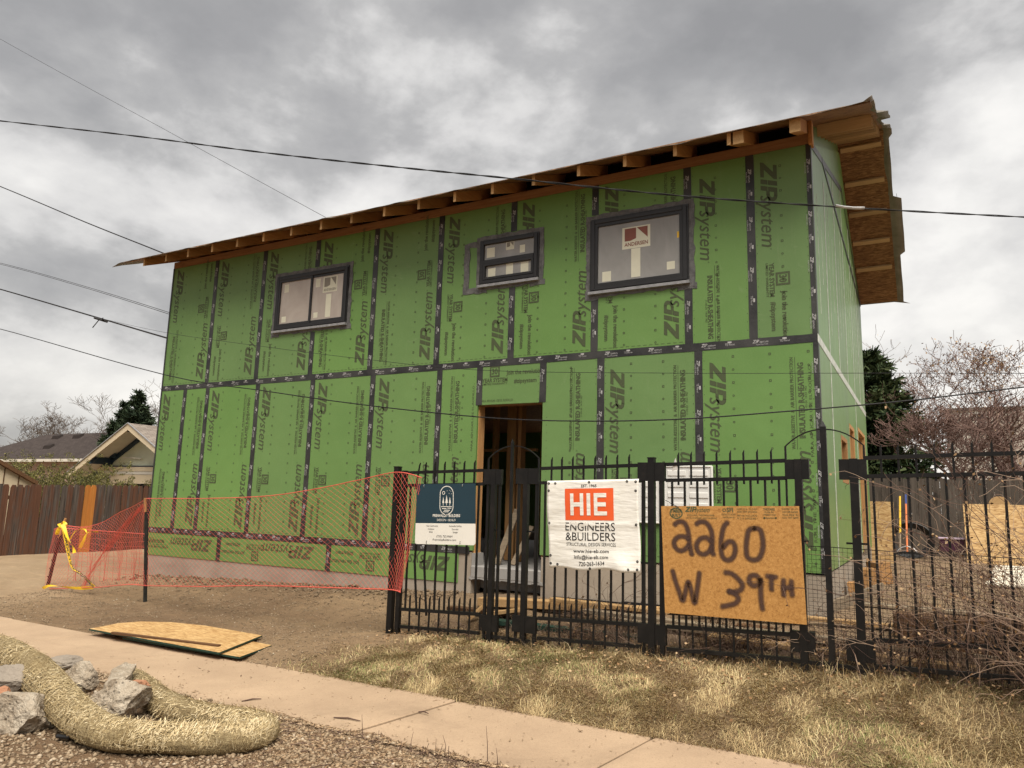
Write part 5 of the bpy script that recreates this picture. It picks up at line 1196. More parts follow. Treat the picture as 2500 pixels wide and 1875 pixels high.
# caution tape
def ribbon(pts, w, twist=0.0):
    mb = MB(); vs = []; N = len(pts)
    for i, p in enumerate(pts):
        d = (pts[min(i+1, N-1)]-pts[max(i-1, 0)]).normalized(); vw = (p-CPOS).normalized(); s = d.cross(vw).normalized(); s = (s*math.cos(twist*i)+vw*math.sin(twist*i)*0.8)
        vs += [p-s*w/2, p+s*w/2]
    mb.add(vs, [(2*i, 2*i+1, 2*i+3, 2*i+2) for i in range(N-1)]); return mb
ct = thing('caution_tape', P(225, 1435, 1, -1.66), 'yellow caution tape knotted round the leaning stake and trailing down the orange net', 'tape')
def tp(*px, y=-1.66, n=14): 
    base = [P(a, b, 1, y) for a, b in px]; return [catmull(base, i/n) for i in range(n+1)]
main = tp((153, 1280), (158, 1300), (166, 1345), (176, 1385), (196, 1400), (215, 1418), (230, 1433), n=22)
ribbon(main, 0.060, 0.10).build('tape_strip', M['caution'], ct, fixn=False)
ribbon(tp((155, 1283), (164, 1310), (178, 1335), (182, 1350), y=-1.67), 0.055, 0.2).build('tape_strip', M['caution'], ct, fixn=False)
ribbon(tp((145, 1278), (150, 1288), (160, 1282), (152, 1275), (144, 1290), (138, 1305), y=-1.5), 0.06, 0.5).build('tape_knot', M['caution'], ct, fixn=False)
ribbon(tp((195, 1338), (205, 1318), (214, 1301), (240, 1298), y=-1.3), 0.05, 0.15).build('tape_strip', M['caution'], ct, fixn=False)
ribbon(tp((170, 1318), (185, 1296), (205, 1292), (212, 1300), y=-1.32), 0.022, 0.3).build('tape_strip', M['caution'], ct, fixn=False)
ribbon(tp((104, 1437), (120, 1430), (150, 1432), (190, 1436), (228, 1434), y=-1.62), 0.05, 0.25).build('tape_strip', M['caution'], ct, fixn=False)
def on_ribbon(pts, s0, txt, L, h):
    t = MB(); 
    def pl(a, b):
        i = min(len(pts)-2, max(0, int(s0+a/L*6))); f = s0+a/L*6-i; p = pts[i].lerp(pts[i+1], min(max(f, 0), 1)); d = (pts[i+1]-pts[i]).normalized(); vw = (p-CPOS).normalized(); s = d.cross(vw).normalized(); return p-s*(b-h/2)*-1-vw*0.012
    write(t, txt, pl, 0, 0, h, L, bold=0.02); return t
for s0, tx_ in ((2, 'CUIDADO'), (8, 'CUIDADO'), (13.5, 'CAUTION'), (18, 'CUIDA')):
    on_ribbon(main, s0, tx_, 0.22, 0.034).build('lettering', M['black_ink'], ct, fixn=False)
# ------------------------------------------------------------------ boards lying beside the sidewalk
def slab_of(name, pts, th, m, label, cat, edge=None, group=None):
    """sheet given by its top corners"""
    pts = [Vector(p) for p in pts]; c = sum(pts, Vector())/len(pts)
    o = thing(name, c-V(0, 0, th), label, cat, group)
    mb = MB(); mb.add([p for p in pts], [tuple(range(len(pts)))]); mb.add([p-V(0, 0, th) for p in pts], [tuple(range(len(pts)))[::-1]])
    mb.build('face', m, o)
    mb = MB(); n = len(pts)
    for i in range(n): mb.quad(pts[i], pts[(i+1) % n], pts[(i+1) % n]-V(0, 0, th), pts[i]-V(0, 0, th))
    mb.build('edge', edge or m, o); return o
def gp(px, py, z): return P(px, py, 2, z)
b0 = [gp(300, 1556, -0.885), gp(585, 1604, -0.872), gp(663, 1575, -0.868), gp(420, 1528, -0.872)]
slab_of('osb_sheet', b0, 0.018, M['osb'], 'lower strand board sheet with green edge sticking out from under the larger one', 'board', M['osb_edge'], 'strand boards beside the sidewalk')
b1 = [gp(218, 1535, -0.850), gp(250, 1529, -0.845), gp(290, 1521, -0.842), gp(345, 1517, -0.838), gp(420, 1519, -0.838), gp(500, 1527, -0.838), gp(640, 1551, -0.838), gp(535, 1593, -0.846)]
slab_of('osb_sheet', b1, 0.018, M['osb'], 'larger strand board sheet with a rounded far end lying on top beside the sidewalk', 'board', M['osb_edge'], 'strand boards beside the sidewalk')
mb = MB(); mb.bar(gp(275, 1545, -0.842), gp(535, 1577, -0.838), 0.045, 0.022); solo(mb, 'batten', M['beam'], 'thin dark batten lying along the near edge of the strand boards', 'batten', gp(400, 1560, -0.86))

# ------------------------------------------------------------------ lumber heaped between the fence and the footing
def lumber(p0, p1, w, h, m, label, roll=0.0):
    p0, p1 = Vector(p0), Vector(p1); up = Vector((0, math.sin(roll), math.cos(roll)))
    mb = MB(); mb.bar(p0, p1, w, h, up=up)
    c = (p0+p1)/2
    return solo(mb, 'lumber_board', M[m], label, 'board', (c.x, c.y, min(p0.z, p1.z)-h/2), 'lumber heaped behind the fence', bevel=0.003)
lumber((-3.75, -0.75, -0.52), (-2.35, -0.62, -0.47), 0.19, 0.09, 'lumber_x', 'thick orange block of timber lying below the door step')
lumber((-2.75, -0.88, -0.40), (-1.45, -0.80, -0.43), 0.14, 0.038, 'lumber_x', 'pale board lying on top of the heap left of the middle fence post')
lumber((-2.30, -0.98, -0.47), (-0.10, -0.95, -0.52), 0.14, 0.038, 'greyboard', 'long greyed board lying across the heap behind the banner panel')
lumber((-1.95, -1.12, -0.51), (0.25, -1.00, -0.56), 0.10, 0.045, 'greyboard', 'second greyed board, nearest the fence, running under the address board')
lumber((-1.4, -0.55, -0.38), (0.9, -0.35, -0.42), 0.10, 0.038, 'lumber_x', 'pale stud running from the middle post toward the house corner')
lumber((-0.6, -1.15, -0.47), (1.6, -1.05, -0.50), 0.14, 0.04, 'greyboard', 'pale weathered plank lying at the foot of the house corner')
lumber((-0.9, -1.3, -0.54), (1.3, -1.32, -0.565), 0.19, 0.04, 'lumber_x', 'wide yellowish plank nearest the fence below the address board')
lumber((-4.05, -0.95, -0.60), (-3.05, -1.02, -0.585), 0.14, 0.04, 'beam', 'short dark brown plank at the left end of the heap')
lumber((-3.45, -1.12, -0.60), (-3.05, -1.08, -0.52), 0.10, 0.04, 'lumber_x', 'short tilted yellow offcut behind the left fence panel')
lumber((-3.62, -1.22, -0.66), (-3.50, -1.12, -0.52), 0.09, 0.03, 'lumber_x', 'small pale offcut standing on edge behind the left fence panel')
lumber((-2.85, -0.55, -0.50), (-0.9, -0.30, -0.43), 0.14, 0.038, 'lumber_x', 'reddish board at the back of the heap against the footing')
lumber((-0.75, -0.75, -0.55), (-0.45, -0.85, -0.54), 0.20, 0.14, 'beam', 'brown timber block under the right edge of the address board')
mb = MB(); mb.box((-3.3, -1.35, -0.66), (-1.6, -1.20, -0.615)); solo(mb, 'green_board', M['osb_edge'], 'green coated board strip lying low in the heap behind the banner', 'board', (-2.4, -1.28, -0.66), 'lumber heaped behind the fence')
# white ribbed plastic panels leaning on the wall
def ribbed(x0, x1, z0, z1, y, label, ribs):
    o = thing('ribbed_panel', ((x0+x1)/2, y, z0), label, 'panel', 'white panels on the green wall')
    mb = MB(); mb.box((x0, y, z0), (x1, y+0.03, z1)); mb.build('sheet', M['white_plastic'], o, bevel=0.01)
    mb = MB(); f = 0.022; mb.box((x0, y-0.012, z0), (x0+f, y, z1)); mb.box((x1-f, y-0.012, z0), (x1, y, z1)); mb.box((x0+f, y-0.012, z1-f), (x1-f, y, z1)); mb.box((x0+f, y-0.012, z0), (x1-f, y, z0+f)); mb.build('rim', M['white_plastic'], o, bevel=0.006)
    for z in ribs:
        mb = MB(); mb.box((x0+f+0.03, y-0.010, z-0.075), ((x0+x1)/2-0.02, y-0.0005, z-0.012)); mb.build('rib', M['white_plastic'], o, bevel=0.008)
        mb = MB(); mb.box(((x0+x1)/2+0.02, y-0.010, z-0.075), (x1-f-0.03, y-0.0005, z-0.012)); mb.build('rib', M['white_plastic'], o, bevel=0.008)
ribbed(-1.735, -1.16, 0.45, 1.125, -0.036, 'larger white ribbed plastic panel behind the top of the address board', (1.08, 0.95, 0.83, 0.71, 0.6))
ribbed(-2.045, -1.765, 0.45, 1.14, -0.036, 'narrow white ribbed panel behind the middle fence post', (1.08, 0.95, 0.83, 0.71, 0.6))
# scrap of white paper on a spike
mb = MB(); q = P(1640, 1150, 1, FY); mb.add([q, q+V(0.06, -0.01, 0.01), q+V(0.045, -0.02, 0.12), q+V(0.015, 0.0, 0.07)], [(0, 1, 2, 3)]); mb.add([q, q+V(0.06, -0.01, 0.01), q+V(0.07, 0.03, 0.05)], [(0, 1, 2)]); solo(mb, 'paper_scrap', M['white_plastic'], 'torn white scrap caught on a spike above the address board', 'scrap', q)

# ------------------------------------------------------------------ right-hand yard
RFY = 12.0
rf = thing('rear_fence', (2.5, RFY, -0.36), 'dark grey weathered board fence closing the yard behind the black iron fence', 'fence')
rtop = P(2200, 1166, 1, RFY).z
x = -3.2
mb = MB(); mb.box((-0.075, -0.011, 0), (0.075, 0.011, 1.0)); pk = mb.mesh('plank', M['greyplank'])
while x < 9:
    h = rtop+0.40+random.uniform(-0.02, 0.02)
    o = inst('plank', pk, rf, Vector((x, RFY+random.uniform(-0.006, 0.006), -0.42))-rf.location, (0, 0, random.uniform(-0.02, 0.02))); o.scale = (1, 1, h); x += 0.156
def up_sheet(name, pa, pb, zt, zb, y, lean, m, label, cat, th=0.012):
    mb = MB(); mb.prism([(pa, y, zb), (pb, y, zb), (pb, y+lean, zt), (pa, y+lean, zt)], (0, th, 0)); return solo(mb, name, M[m], label, cat, ((pa+pb)/2, y, zb))
a, b = P(2130, 1224, 1, 8.6), P(2181, 1225, 1, 8.6)
up_sheet('osb_sheet', a.x-0.5, b.x, a.z, -0.40, 8.4, 0.2, 'osb_xz', 'upright strand board sheet standing behind the right rear corner of the house', 'board')
a, b = P(2350, 1230, 1, 10.5), P(2520, 1232, 1, 10.5)
up_sheet('osb_sheet', a.x, b.x+0.5, a.z, -0.36, 10.0, 0.45, 'osb_xz', 'wide strand board sheet leaning on the grey fence at the right edge', 'board')
q = P(2440, 1232, 1, 10.9); mb = MB(); n = 22; rr_ = 0.20
mb.prism([(q.x+rr_*math.cos(2*math.pi*i/n), q.y, q.z+rr_*math.sin(2*math.pi*i/n)-0.02) for i in range(n)], (0, 0.06, 0)); solo(mb, 'wooden_disc', M['end'], 'round pale wooden disc showing above the wide strand board', 'disc', (q.x, q.y, q.z-0.22))
# broom and rake
def tool(px0, py0, px1, py1, y0, y1, label, m1, split=None, m2=None, head=None, cat='rake'):
    a, b = P(px0, py0, 1, y0), P(px1, py1, 1, y1); o = thing(cat, b, label, cat)
    mb = MB()
    if split is None: mb.tube([b, a], 0.019, 8); mb.build('handle', M[m1], o)
    else:
        c = b.lerp(a, split); mb.tube([b, c], 0.020, 8); mb.build('handle', M[m1], o); mb = MB(); mb.tube([c, a], 0.022, 8); mb.build('grip' if split > 0.6 else 'lower_handle', M[m2], o)
    if head:
        mb = MB(); mb.bar(b-V(head, 0.06, 0.03), b+V(head, -0.06, -0.03), 0.05, 0.035); mb.build('head', M['pipe'], o)
        mb = MB(); n = 15
        for i in range(n): p = b+V(lerp(-head, head, i/(n-1)), -0.06, -0.045); mb.bar(p, p+V(0, -0.02, -0.06), 0.01, 0.006, up=(0, 1, 0))
        mb.build('tines', M['pipe'], o)
        mb = MB(); mb.tube([b-V(head*0.5, 0.06, 0.02), b-V(head*0.3, 0.02, -0.08), b+V(0, 0, 0.12), b+V(head*0.3, -0.02, 0.08), b+V(head*0.5, -0.06, -0.02)], 0.010, 5); mb.build('brace', M['galv'], o)
    return o
tool(2213, 1346, 2213, 1346, 10, 10, '', 'orange') if False else None
tool(2211, 1208, 2215, 1347, 11.0, 10.2, 'landscape rake with an orange handle and blue grip leaning on the grey fence', 'orange', 0.83, 'blue', 0.42)
tool(2197, 1212, 2198, 1352, 11.0, 10.35, 'yellow handled shovel leaning beside the orange rake', 'greyboard', 0.35, 'yellow', None, 'shovel')
q = P(2222, 1345, 1, 10.8); co_ = thing('pipe_coil', (q.x, 10.85, -0.36), 'coil of black flexible pipe standing against the grey fence behind the rake', 'pipe coil')
for k in range(7):
    mb = MB(); r_ = 0.47-0.02*k; pts = [(q.x+0.02+r_*math.cos(2*math.pi*i/28), 10.80+0.04*k+0.12*math.sin(2*math.pi*i/28)*0.6, -0.36+0.40+(r_-0.03)*math.sin(2*math.pi*i/28)*0.88) for i in range(29)]
    mb.tube(pts, 0.016, 6, cap=False); mb.build('loop', M['pipe'], co_, smooth_=True)
a, b = P(2293, 1316, 1, 10.4), P(2361, 1350, 1, 10.4)
bx = thing('storage_tote', ((a.x+b.x)/2, 10.5, b.z), 'low dark purple plastic tote with a lilac rim against the grey fence', 'tote')
mb = MB(); mb.box((a.x, 10.4, b.z), (b.x, 10.8, a.z)); mb.build('body', M['purple'], bx, bevel=0.015); mb = MB(); mb.box((a.x-0.02, 10.38, a.z+0.001), (b.x+0.02, 10.82, a.z+0.035)); mb.build('rim', M['lilac'], bx, bevel=0.006)
# sheets on the yard ground
q = [gp(2405, 1425, -0.34), gp(2500, 1432, -0.34), gp(2500, 1382, -0.30), gp(2430, 1380, -0.30)]
slab_of('white_board', q, 0.02, M['paper'], 'pale flat board lying on the yard ground at the right edge', 'board')
# timber blocks stacked at the house corner
for k, (px, py, s, lab) in enumerate([(2085, 1425, 0.09, 'small pale timber block lowest at the right foot of the house wall'), (2118, 1402, 0.13, 'upright pale timber block beside the right wall footing'), (2146, 1378, 0.14, 'larger pale timber block behind the others near the side door')]):
    y = 2.0+1.1*k; p = P(px, py, 1, y); z0 = ground(p.x, y); mb = MB(); r_ = 0.3*k; mb.obox((p.x, y, z0+s*1.1), Vector((math.cos(r_), math.sin(r_), 0.1))*s*0.7, Vector((-math.sin(r_), math.cos(r_), 0))*s*1.2, Vector((-0.1, 0, 1))*s*1.1); solo(mb, 'timber_block', M['lumber_z'], lab, 'block', (p.x, y, z0), 'timber blocks at the right wall', bevel=0.004)
# old brown beams at the right behind the fence
def beam(p0, p1, w, h, label): 
    mb = MB(); mb.bar(p0, p1, w, h); c = (Vector(p0)+Vector(p1))/2; solo(mb, 'timber_beam', M['beam'], label, 'beam', (c.x, c.y, c.z-h/2), 'old beams behind the right fence', bevel=0.008)
beam((0.62, -0.55, -0.36), (3.2, -0.35, -0.36), 0.22, 0.20, 'dark brown old timber beam lying behind the right iron fence panel')
beam((0.55, -1.05, -0.50), (2.6, -0.95, -0.52), 0.18, 0.13, 'lower brown timber beam in front of the larger old beam at the right')
lumber((0.2, 1.2, -0.40), (2.2, 1.0, -0.385), 0.20, 0.03, 'greyboard', 'long pale plank lying in the yard behind the old brown beams')
lumber((-0.02, 0.35, -0.40), (0.35, 3.2, -0.40), 0.035, 0.18, 'greyboard', 'grey board set on edge sloping along the right footing')

# ------------------------------------------------------------------ straw roll, rubble
WP = [(-70, 1572), (0, 1592), (55, 1622), (105, 1662), (150, 1714), (195, 1757), (240, 1784), (300, 1798), (400, 1806), (500, 1806), (590, 1802), (636, 1793), (650, 1776), (618, 1763), (560, 1757), (490, 1748), (430, 1732), (385, 1708), (352, 1678), (325, 1655)]
WR = [.125, .126, .126, .125, .120, .112, .104, .098, .096, .095, .094, .082, .074, .078, .082, .086, .09, .09, .085, .07]
wpts = []
for i, (a, b) in enumerate(WP): wpts.append(gp(a, b, -0.93+WR[i]*0.9+(0.10 if i in (0, 1, 2) else 0.06 if i == 3 else 0.02 if i == 4 else 0)))
def wattle_center(s): return catmull(wpts, s)
def wattle_rad(s): return float(np.interp(s*(len(WR)-1), range(len(WR)), WR))
NS, NR = 150, 20; vs = []; uvs = []; arc = 0; prev = None; frames = []
for i in range(NS+1):
    s = i/NS; c = wattle_center(s); d = (wattle_center(min(s+0.004, 1))-wattle_center(max(s-0.004, 0))).normalized()
    side = d.cross(Z).normalized(); up = side.cross(d)
    if prev is not None: arc += (c-prev).length
    prev = c; frames.append((c, d, side, up, wattle_rad(s), arc))
    for k in range(NR+1):
        t = 2*math.pi*k/NR; r = wattle_rad(s)*(1+0.13*noise.noise(Vector((c.x*5+math.cos(t), c.y*5+math.sin(t), k*0.0+3)))+0.03*noise.noise(Vector((arc*14, math.cos(t)*3, math.sin(t)*3)))+0.09*noise.noise(Vector((arc*3.1, 2.0, 5.0))))
        z_ = math.sin(t)*r; z_ = z_ if z_ > 0 else z_*0.92
        vs.append(c+side*math.cos(t)*r*1.04+up*z_); uvs.append((arc, k/NR))
fs = [(i*(NR+1)+k, i*(NR+1)+k+1, (i+1)*(NR+1)+k+1, (i+1)*(NR+1)+k) for i in range(NS) for k in range(NR)]
fs += [tuple(range(NR)), tuple(NS*(NR+1)+k for k in range(NR))[::-1]]
wt = thing('straw_wattle', wattle_center(0.45)-V(0, 0, 0.13), 'thick straw erosion roll in tan netting folded back on itself beside the sidewalk', 'straw wattle')
mb = MB(); mb.add(vs, fs); wo_ = mb.build('roll', M['wattle'], wt, smooth_=True)
uvl = wo_.data.uv_layers.new(name='UVMap'); li = np.zeros(len(wo_.data.loops), dtype=np.int32); wo_.data.loops.foreach_get('vertex_index', li); uvl.data.foreach_set('uv', np.array(uvs, dtype=np.float32)[li].ravel())
N = 24000; sV = np.zeros((N, 4, 3)); sT = np.zeros((N, 4))
for n_ in range(N):
    i = random.randrange(NS); c, d, side, up, r, arc_ = frames[i]; c = c+d*random.uniform(0, 0.02); t = random.uniform(-0.5, math.pi+0.5); nrm = side*math.cos(t)*1.04+up*math.sin(t); tan = (-side*math.sin(t)+up*math.cos(t)); a = random.gauss(0.0, 0.55) if random.random() < 0.75 else random.uniform(-1.6, 1.6)
    dir_ = (tan*math.cos(a+0.5)+d*math.sin(a+0.5)).normalized(); L_ = random.uniform(0.015, 0.06); w = random.uniform(0.0011, 0.0024)
    p = c+nrm*(r*(1.005+0.05*random.random()+0.03*noise.noise(c*6))); wd = dir_.cross(nrm).normalized()*w; e = p+dir_*L_+nrm*(random.uniform(-0.010, 0.004)-L_*L_*3.0+(random.uniform(0.01, 0.03) if random.random() < 0.12 else 0))
    sV[n_] = [p-wd, p+wd, e+wd, e-wd]; sT[n_] = min(1, max(0, random.gauss(0.55, 0.26)))
lo = np.array(rootloc(wt)); me = np_mesh('straw', (sV.reshape(-1, 3)-lo), np.arange(N*4).reshape(-1, 4), M['straw'], tint=sT.ravel()); tag(inst('straw', me, wt), kind='stuff')
# fine net cords round the roll
mb = MB()
for k in range(0, NS, 2):
    c, d, side, up, r, _ = frames[k]; pts = [c+side*math.cos(t)*r*1.075+up*math.sin(t)*r*1.04+d*0.02*math.sin(t*3+k) for t in np.linspace(-0.5, math.pi+0.5, 13)]; mb.tube(pts, 0.0014, 3, cap=False, tint=0.25)
for t in np.linspace(-0.3, math.pi+0.3, 15):
    pts = [c+side*math.cos(t)*r*1.075+up*math.sin(t)*r*1.04 for (c, d, side, up, r, _) in frames[::3]]; mb.tube(pts, 0.0014, 3, cap=False, tint=0.25)
no_ = mb.build('net_cord', M['straw'], wt, fixn=False); no_['kind'] = 'stuff'
# broken concrete
def rock(name, px, py, size, m, label, cat, seed, z=None, rot=0, flat_=False, group='rubble lumps beside the straw roll'):
    c = gp(px, py, -0.80 if z is None else z); bm = bmesh.new(); bmesh.ops.create_icosphere(bm, subdivisions=5, radius=1.0)
    rnd = random.Random(seed); planes = []
    for _ in range(11):
        n_ = Vector((rnd.gauss(0, 1), rnd.gauss(0, 1), rnd.gauss(0, 1))).normalized(); planes.append((n_, rnd.uniform(0.55, 0.86)))
    if flat_: planes += [(Vector((0, 0.1, 1)).normalized(), 0.5), (Vector((0.05, 0, -1)).normalized(), 0.5), (Vector((1, 0.1, 0)).normalized(), 0.75), (Vector((-0.2, 1, 0)).normalized(), 0.7), (Vector((0.1, -1, 0)).normalized(), 0.7), (Vector((-1, 0.1, 0)).normalized(), 0.75)]
    for v in bm.verts:
        p = v.co.copy()
        for n_, d in planes:
            e = p.dot(n_)-d
            if e > 0: p -= n_*e
        p += p.normalized()*(0.09*noise.fractal(p*2.4+Vector((seed, 0, 0)), 0.8, 2.2, 6)-0.04*abs(noise.noise(p*5+Vector((seed, 1, 0))))+0.02*noise.noise(p*19))
        v.co = p
    mt = Matrix.Rotation(rot, 4, 'Z') @ Matrix.Diagonal((*size, 1)); bmesh.ops.transform(bm, matrix=mt, verts=bm.verts)
    me = bpy.data.meshes.new(name); bm.to_mesh(me); bm.free(); me.materials.append(M[m]); me.polygons.foreach_set('use_smooth', [False]*len(me.polygons))
    # origin at the foot
    zmin = min(v.co.z for v in me.vertices)
    for v in me.vertices: v.co.z -= zmin
    o = inst(name, me, None, (c.x, c.y, c.z+zmin)); return tag(o, label, cat, group)
rock('concrete_chunk', 50, 1745, (0.27, 0.19, 0.17), 'rubble', 'large pale broken concrete chunk at the lower left edge in front of the straw roll', 'rubble', 3, -0.84, 0.2)
rock('concrete_chunk', 290, 1712, (0.25, 0.18, 0.165), 'rubble', 'largest pale concrete chunk lying inside the bend of the straw roll', 'rubble', 11, -0.80, 0.5)
rock('concrete_chunk', 200, 1652, (0.17, 0.12, 0.12), 'rubble', 'rough grey concrete chunk leaning on the straw roll above the largest one', 'rubble', 23, -0.74, 0.1)
rock('concrete_slab_piece', 296, 1652, (0.36, 0.10, 0.085), 'rubble', 'long flat slab of broken concrete tilted behind the largest chunk', 'rubble', 31, -0.74, -0.75, True)
rock('brick_piece', 344, 1672, (0.085, 0.06, 0.06), 'brick', 'small broken brick with an orange side at the end of the flat slab', 'brick', 5, -0.76, 0.4, True)
rock('concrete_chunk', 22, 1668, (0.20, 0.15, 0.15), 'rubble_dark', 'dark concrete chunk in the hollow behind the straw roll at the left edge', 'rubble', 41, -0.78, 0.3)
rock('stone', 3, 1705, (0.07, 0.06, 0.08), 'brick', 'reddish stone at the left edge beside the dark chunk', 'stone', 43, -0.80, 0.3)
rock('concrete_chunk', 158, 1618, (0.15, 0.10, 0.06), 'rubble_dark', 'flat grey piece behind the upper bend of the straw roll', 'rubble', 47, -0.76, 0.9)
rock('stone', 365, 1768, (0.05, 0.04, 0.03), 'brick', 'small reddish stone in the fold of the straw roll', 'stone', 51, -0.90, 0.9)
rock('sandstone_slab', 2372, 1722, (0.17, 0.11, 0.05), 'sandstone', 'flat pink sandstone slab half buried under the bush at the right', 'stone', 61, -0.72, 0.2, True, 'pink stones edging the lawn')
rock('sandstone_block', 2378, 1805, (0.14, 0.09, 0.09), 'sandstone', 'square pink sandstone block in the dry grass at the lower right', 'stone', 67, -0.83, 0.1, True, 'pink stones edging the lawn')
rock('sandstone_block', 2440, 1795, (0.09, 0.08, 0.06), 'sandstone', 'smaller pink sandstone block right of the square one', 'stone', 71, -0.82, 0.4, True, 'pink stones edging the lawn')
rock('sandstone_block', 2482, 1788, (0.10, 0.08, 0.07), 'sandstone', 'pink sandstone block at the right edge of the picture', 'stone', 73, -0.80, -0.2, True, 'pink stones edging the lawn')
mb = MB(); q = gp(140, 1797, -0.90); mb.tube([q, q+V(0.09, 0.03, 0.0)], 0.014, 8); solo(mb, 'pipe_stub', M['pipe'], 'short black pipe stub on the gravel under the straw roll', 'pipe', q)
# ------------------------------------------------------------------ left: plank fence, shed, garage, house
WFX = -17.5
wf = thing('wood_fence', (WFX, 3.5, -0.9), 'weathered red brown plank fence at the left beyond the dirt alley', 'fence')
mb = MB(); w = 0.138
mb.prism([(0.010, -w/2, 0), (0.010, w/2, 0), (0.010, w/2, 0.96), (0.010, w/2-0.03, 1.0), (0.010, -w/2+0.03, 1.0), (0.010, -w/2, 0.96)], (-0.02, 0, 0))
pk2 = mb.mesh('plank', M['cedar']); pk3 = pk2.copy(); pk3.materials[0] = M['cedar_new']
y = -3.0
while y < 10:
    top = lerp(0.745, 0.815, smooth((y-0.6)/3.5))+random.uniform(-0.015, 0.012)
    nw = abs(y-2.80) < 0.145
    o = inst('plank', pk3 if nw else pk2, wf, Vector((WFX+random.uniform(-0.008, 0.008), y, -0.95))-wf.location, (random.uniform(-0.012, 0.012), 0, 0)); o.scale = (1, 1, top+0.95)
    if nw: o['label'] = 'newer orange plank'
    y += 0.1455
for z in (-0.5, 0.4):
    mb = MB(); mb.box((WFX-0.05, -3, z), (WFX-0.012, 10, z+0.09)); mb.build('fence_rail', M['beam'], wf)
# shed behind the fence
SX = -19.6
q0, q1 = P(0, 1125, 0, SX), P(86, 1174, 0, SX); sl = (q0.z-q1.z)/(q1.y-q0.y); ry = q0.y-1.6; rzz = q0.z+1.6*sl
sh = thing('shed', (SX-1.5, ry, -0.9), 'cream board shed with a brown roof edge behind the plank fence at the far left', 'shed')
hw_ = q1.y-ry
mb = MB(); mb.prism([(SX, ry-hw_+0.15, -0.9), (SX, ry+hw_-0.05, -0.9), (SX, ry+hw_-0.05, q1.z-0.0), (SX, ry, rzz-0.05), (SX, ry-hw_+0.15, q1.z)], (-3.0, 0, 0)); mb.build('wall', M['cream'], sh)
for y in np.arange(ry-hw_+0.3, ry+hw_-0.1, 0.36):
    zt = rzz-abs(y-ry)*sl-0.07; mb = MB(); mb.box((SX+0.001, y-0.012, -0.9), (SX+0.012, y+0.012, zt)); mb.build('batten', M['beam'], sh)
for sg_ in (1, -1):
    b2 = V(SX+0.12, ry+sg_*(hw_+0.02), q1.z-0.01); a2 = V(SX+0.12, ry, rzz); mb = MB(); mb.prism([a2, b2, b2-V(0, 0, 0.10), a2-V(0, 0, 0.10)], (-3.3, 0, 0)); mb.build('roof', M['beam'], sh)
# garage with a gable toward us
GYF, GYW = 10.0, 11.0
apx = P(315, 1034, 1, GYF); evl = P(163, 1157, 1, GYF); half = apx.x-evl.x; slope = (apx.z-evl.z)/half; evr = Vector((apx.x+half, GYF, evl.z))
ga = thing('garage', (apx.x, GYW, -0.9), 'cream garage with a gable, dark blue brackets and grey shingles behind the plank fence', 'garage')
gw = half-0.62; zroof = lambda x, o=0.0: apx.z-abs(x-apx.x)*slope-o
mb = MB(); zb = 1.55
mb.prism([(apx.x-gw, GYW, zb), (apx.x-gw, GYW, zroof(apx.x-gw, 0.16)), (apx.x, GYW, apx.z-0.16), (apx.x+gw, GYW, zroof(apx.x+gw, 0.16)), (apx.x+gw, GYW, zb)], (0, 0.12, 0)); mb.build('gable', M['palegreen'], ga)
# door wall with the dark opening
mb = MB(); hd = 0.98
mb.box((apx.x-gw, GYW, -0.9), (apx.x-gw+0.95, GYW+0.15, zb-0.002)); mb.build('brick_pier', M['brickwall'], ga); planar_uv(ga.children[-1].data, (1, 0.3, 0), (0, 0, 1))
mb = MB(); mb.box((apx.x-gw+0.951, GYW-0.03, hd), (apx.x+gw, GYW+0.12, zb-0.19)); mb.build('door_header', M['cream'], ga)
mb = MB(); mb.box((apx.x-gw+0.55, GYW-0.05, zb-0.185), (apx.x+gw, GYW-0.002, zb-0.06)); mb.build('trim', M['offwhite'], ga)
mb = MB(); mb.box((apx.x-gw-0.05, GYW-0.07, zb-0.058), (apx.x+gw, GYW-0.003, zb+0.13)); mb.build('trim', M['cream'], ga)
mb = MB(); mb.box((apx.x-gw-0.05, GYW-0.085, zb+0.132), (apx.x+gw, GYW-0.004, zb+0.18)); mb.build('trim', M['navy'], ga, 'dark blue moulding')
mb = MB(); mb.box((apx.x-gw+0.951, GYW-0.02, -0.9), (apx.x-gw+1.25, GYW+0.14, hd-0.001)); mb.build('door_jamb', M['cream'], ga)
mb = MB(); mb.box((apx.x-gw+1.251, GYW+0.3, -0.9), (apx.x+gw, GYW+0.4, hd+0.2)); mb.build('doorway_shade_sheet', M['shade_fill'], ga)  # near-black sheet painting the shade inside the garage
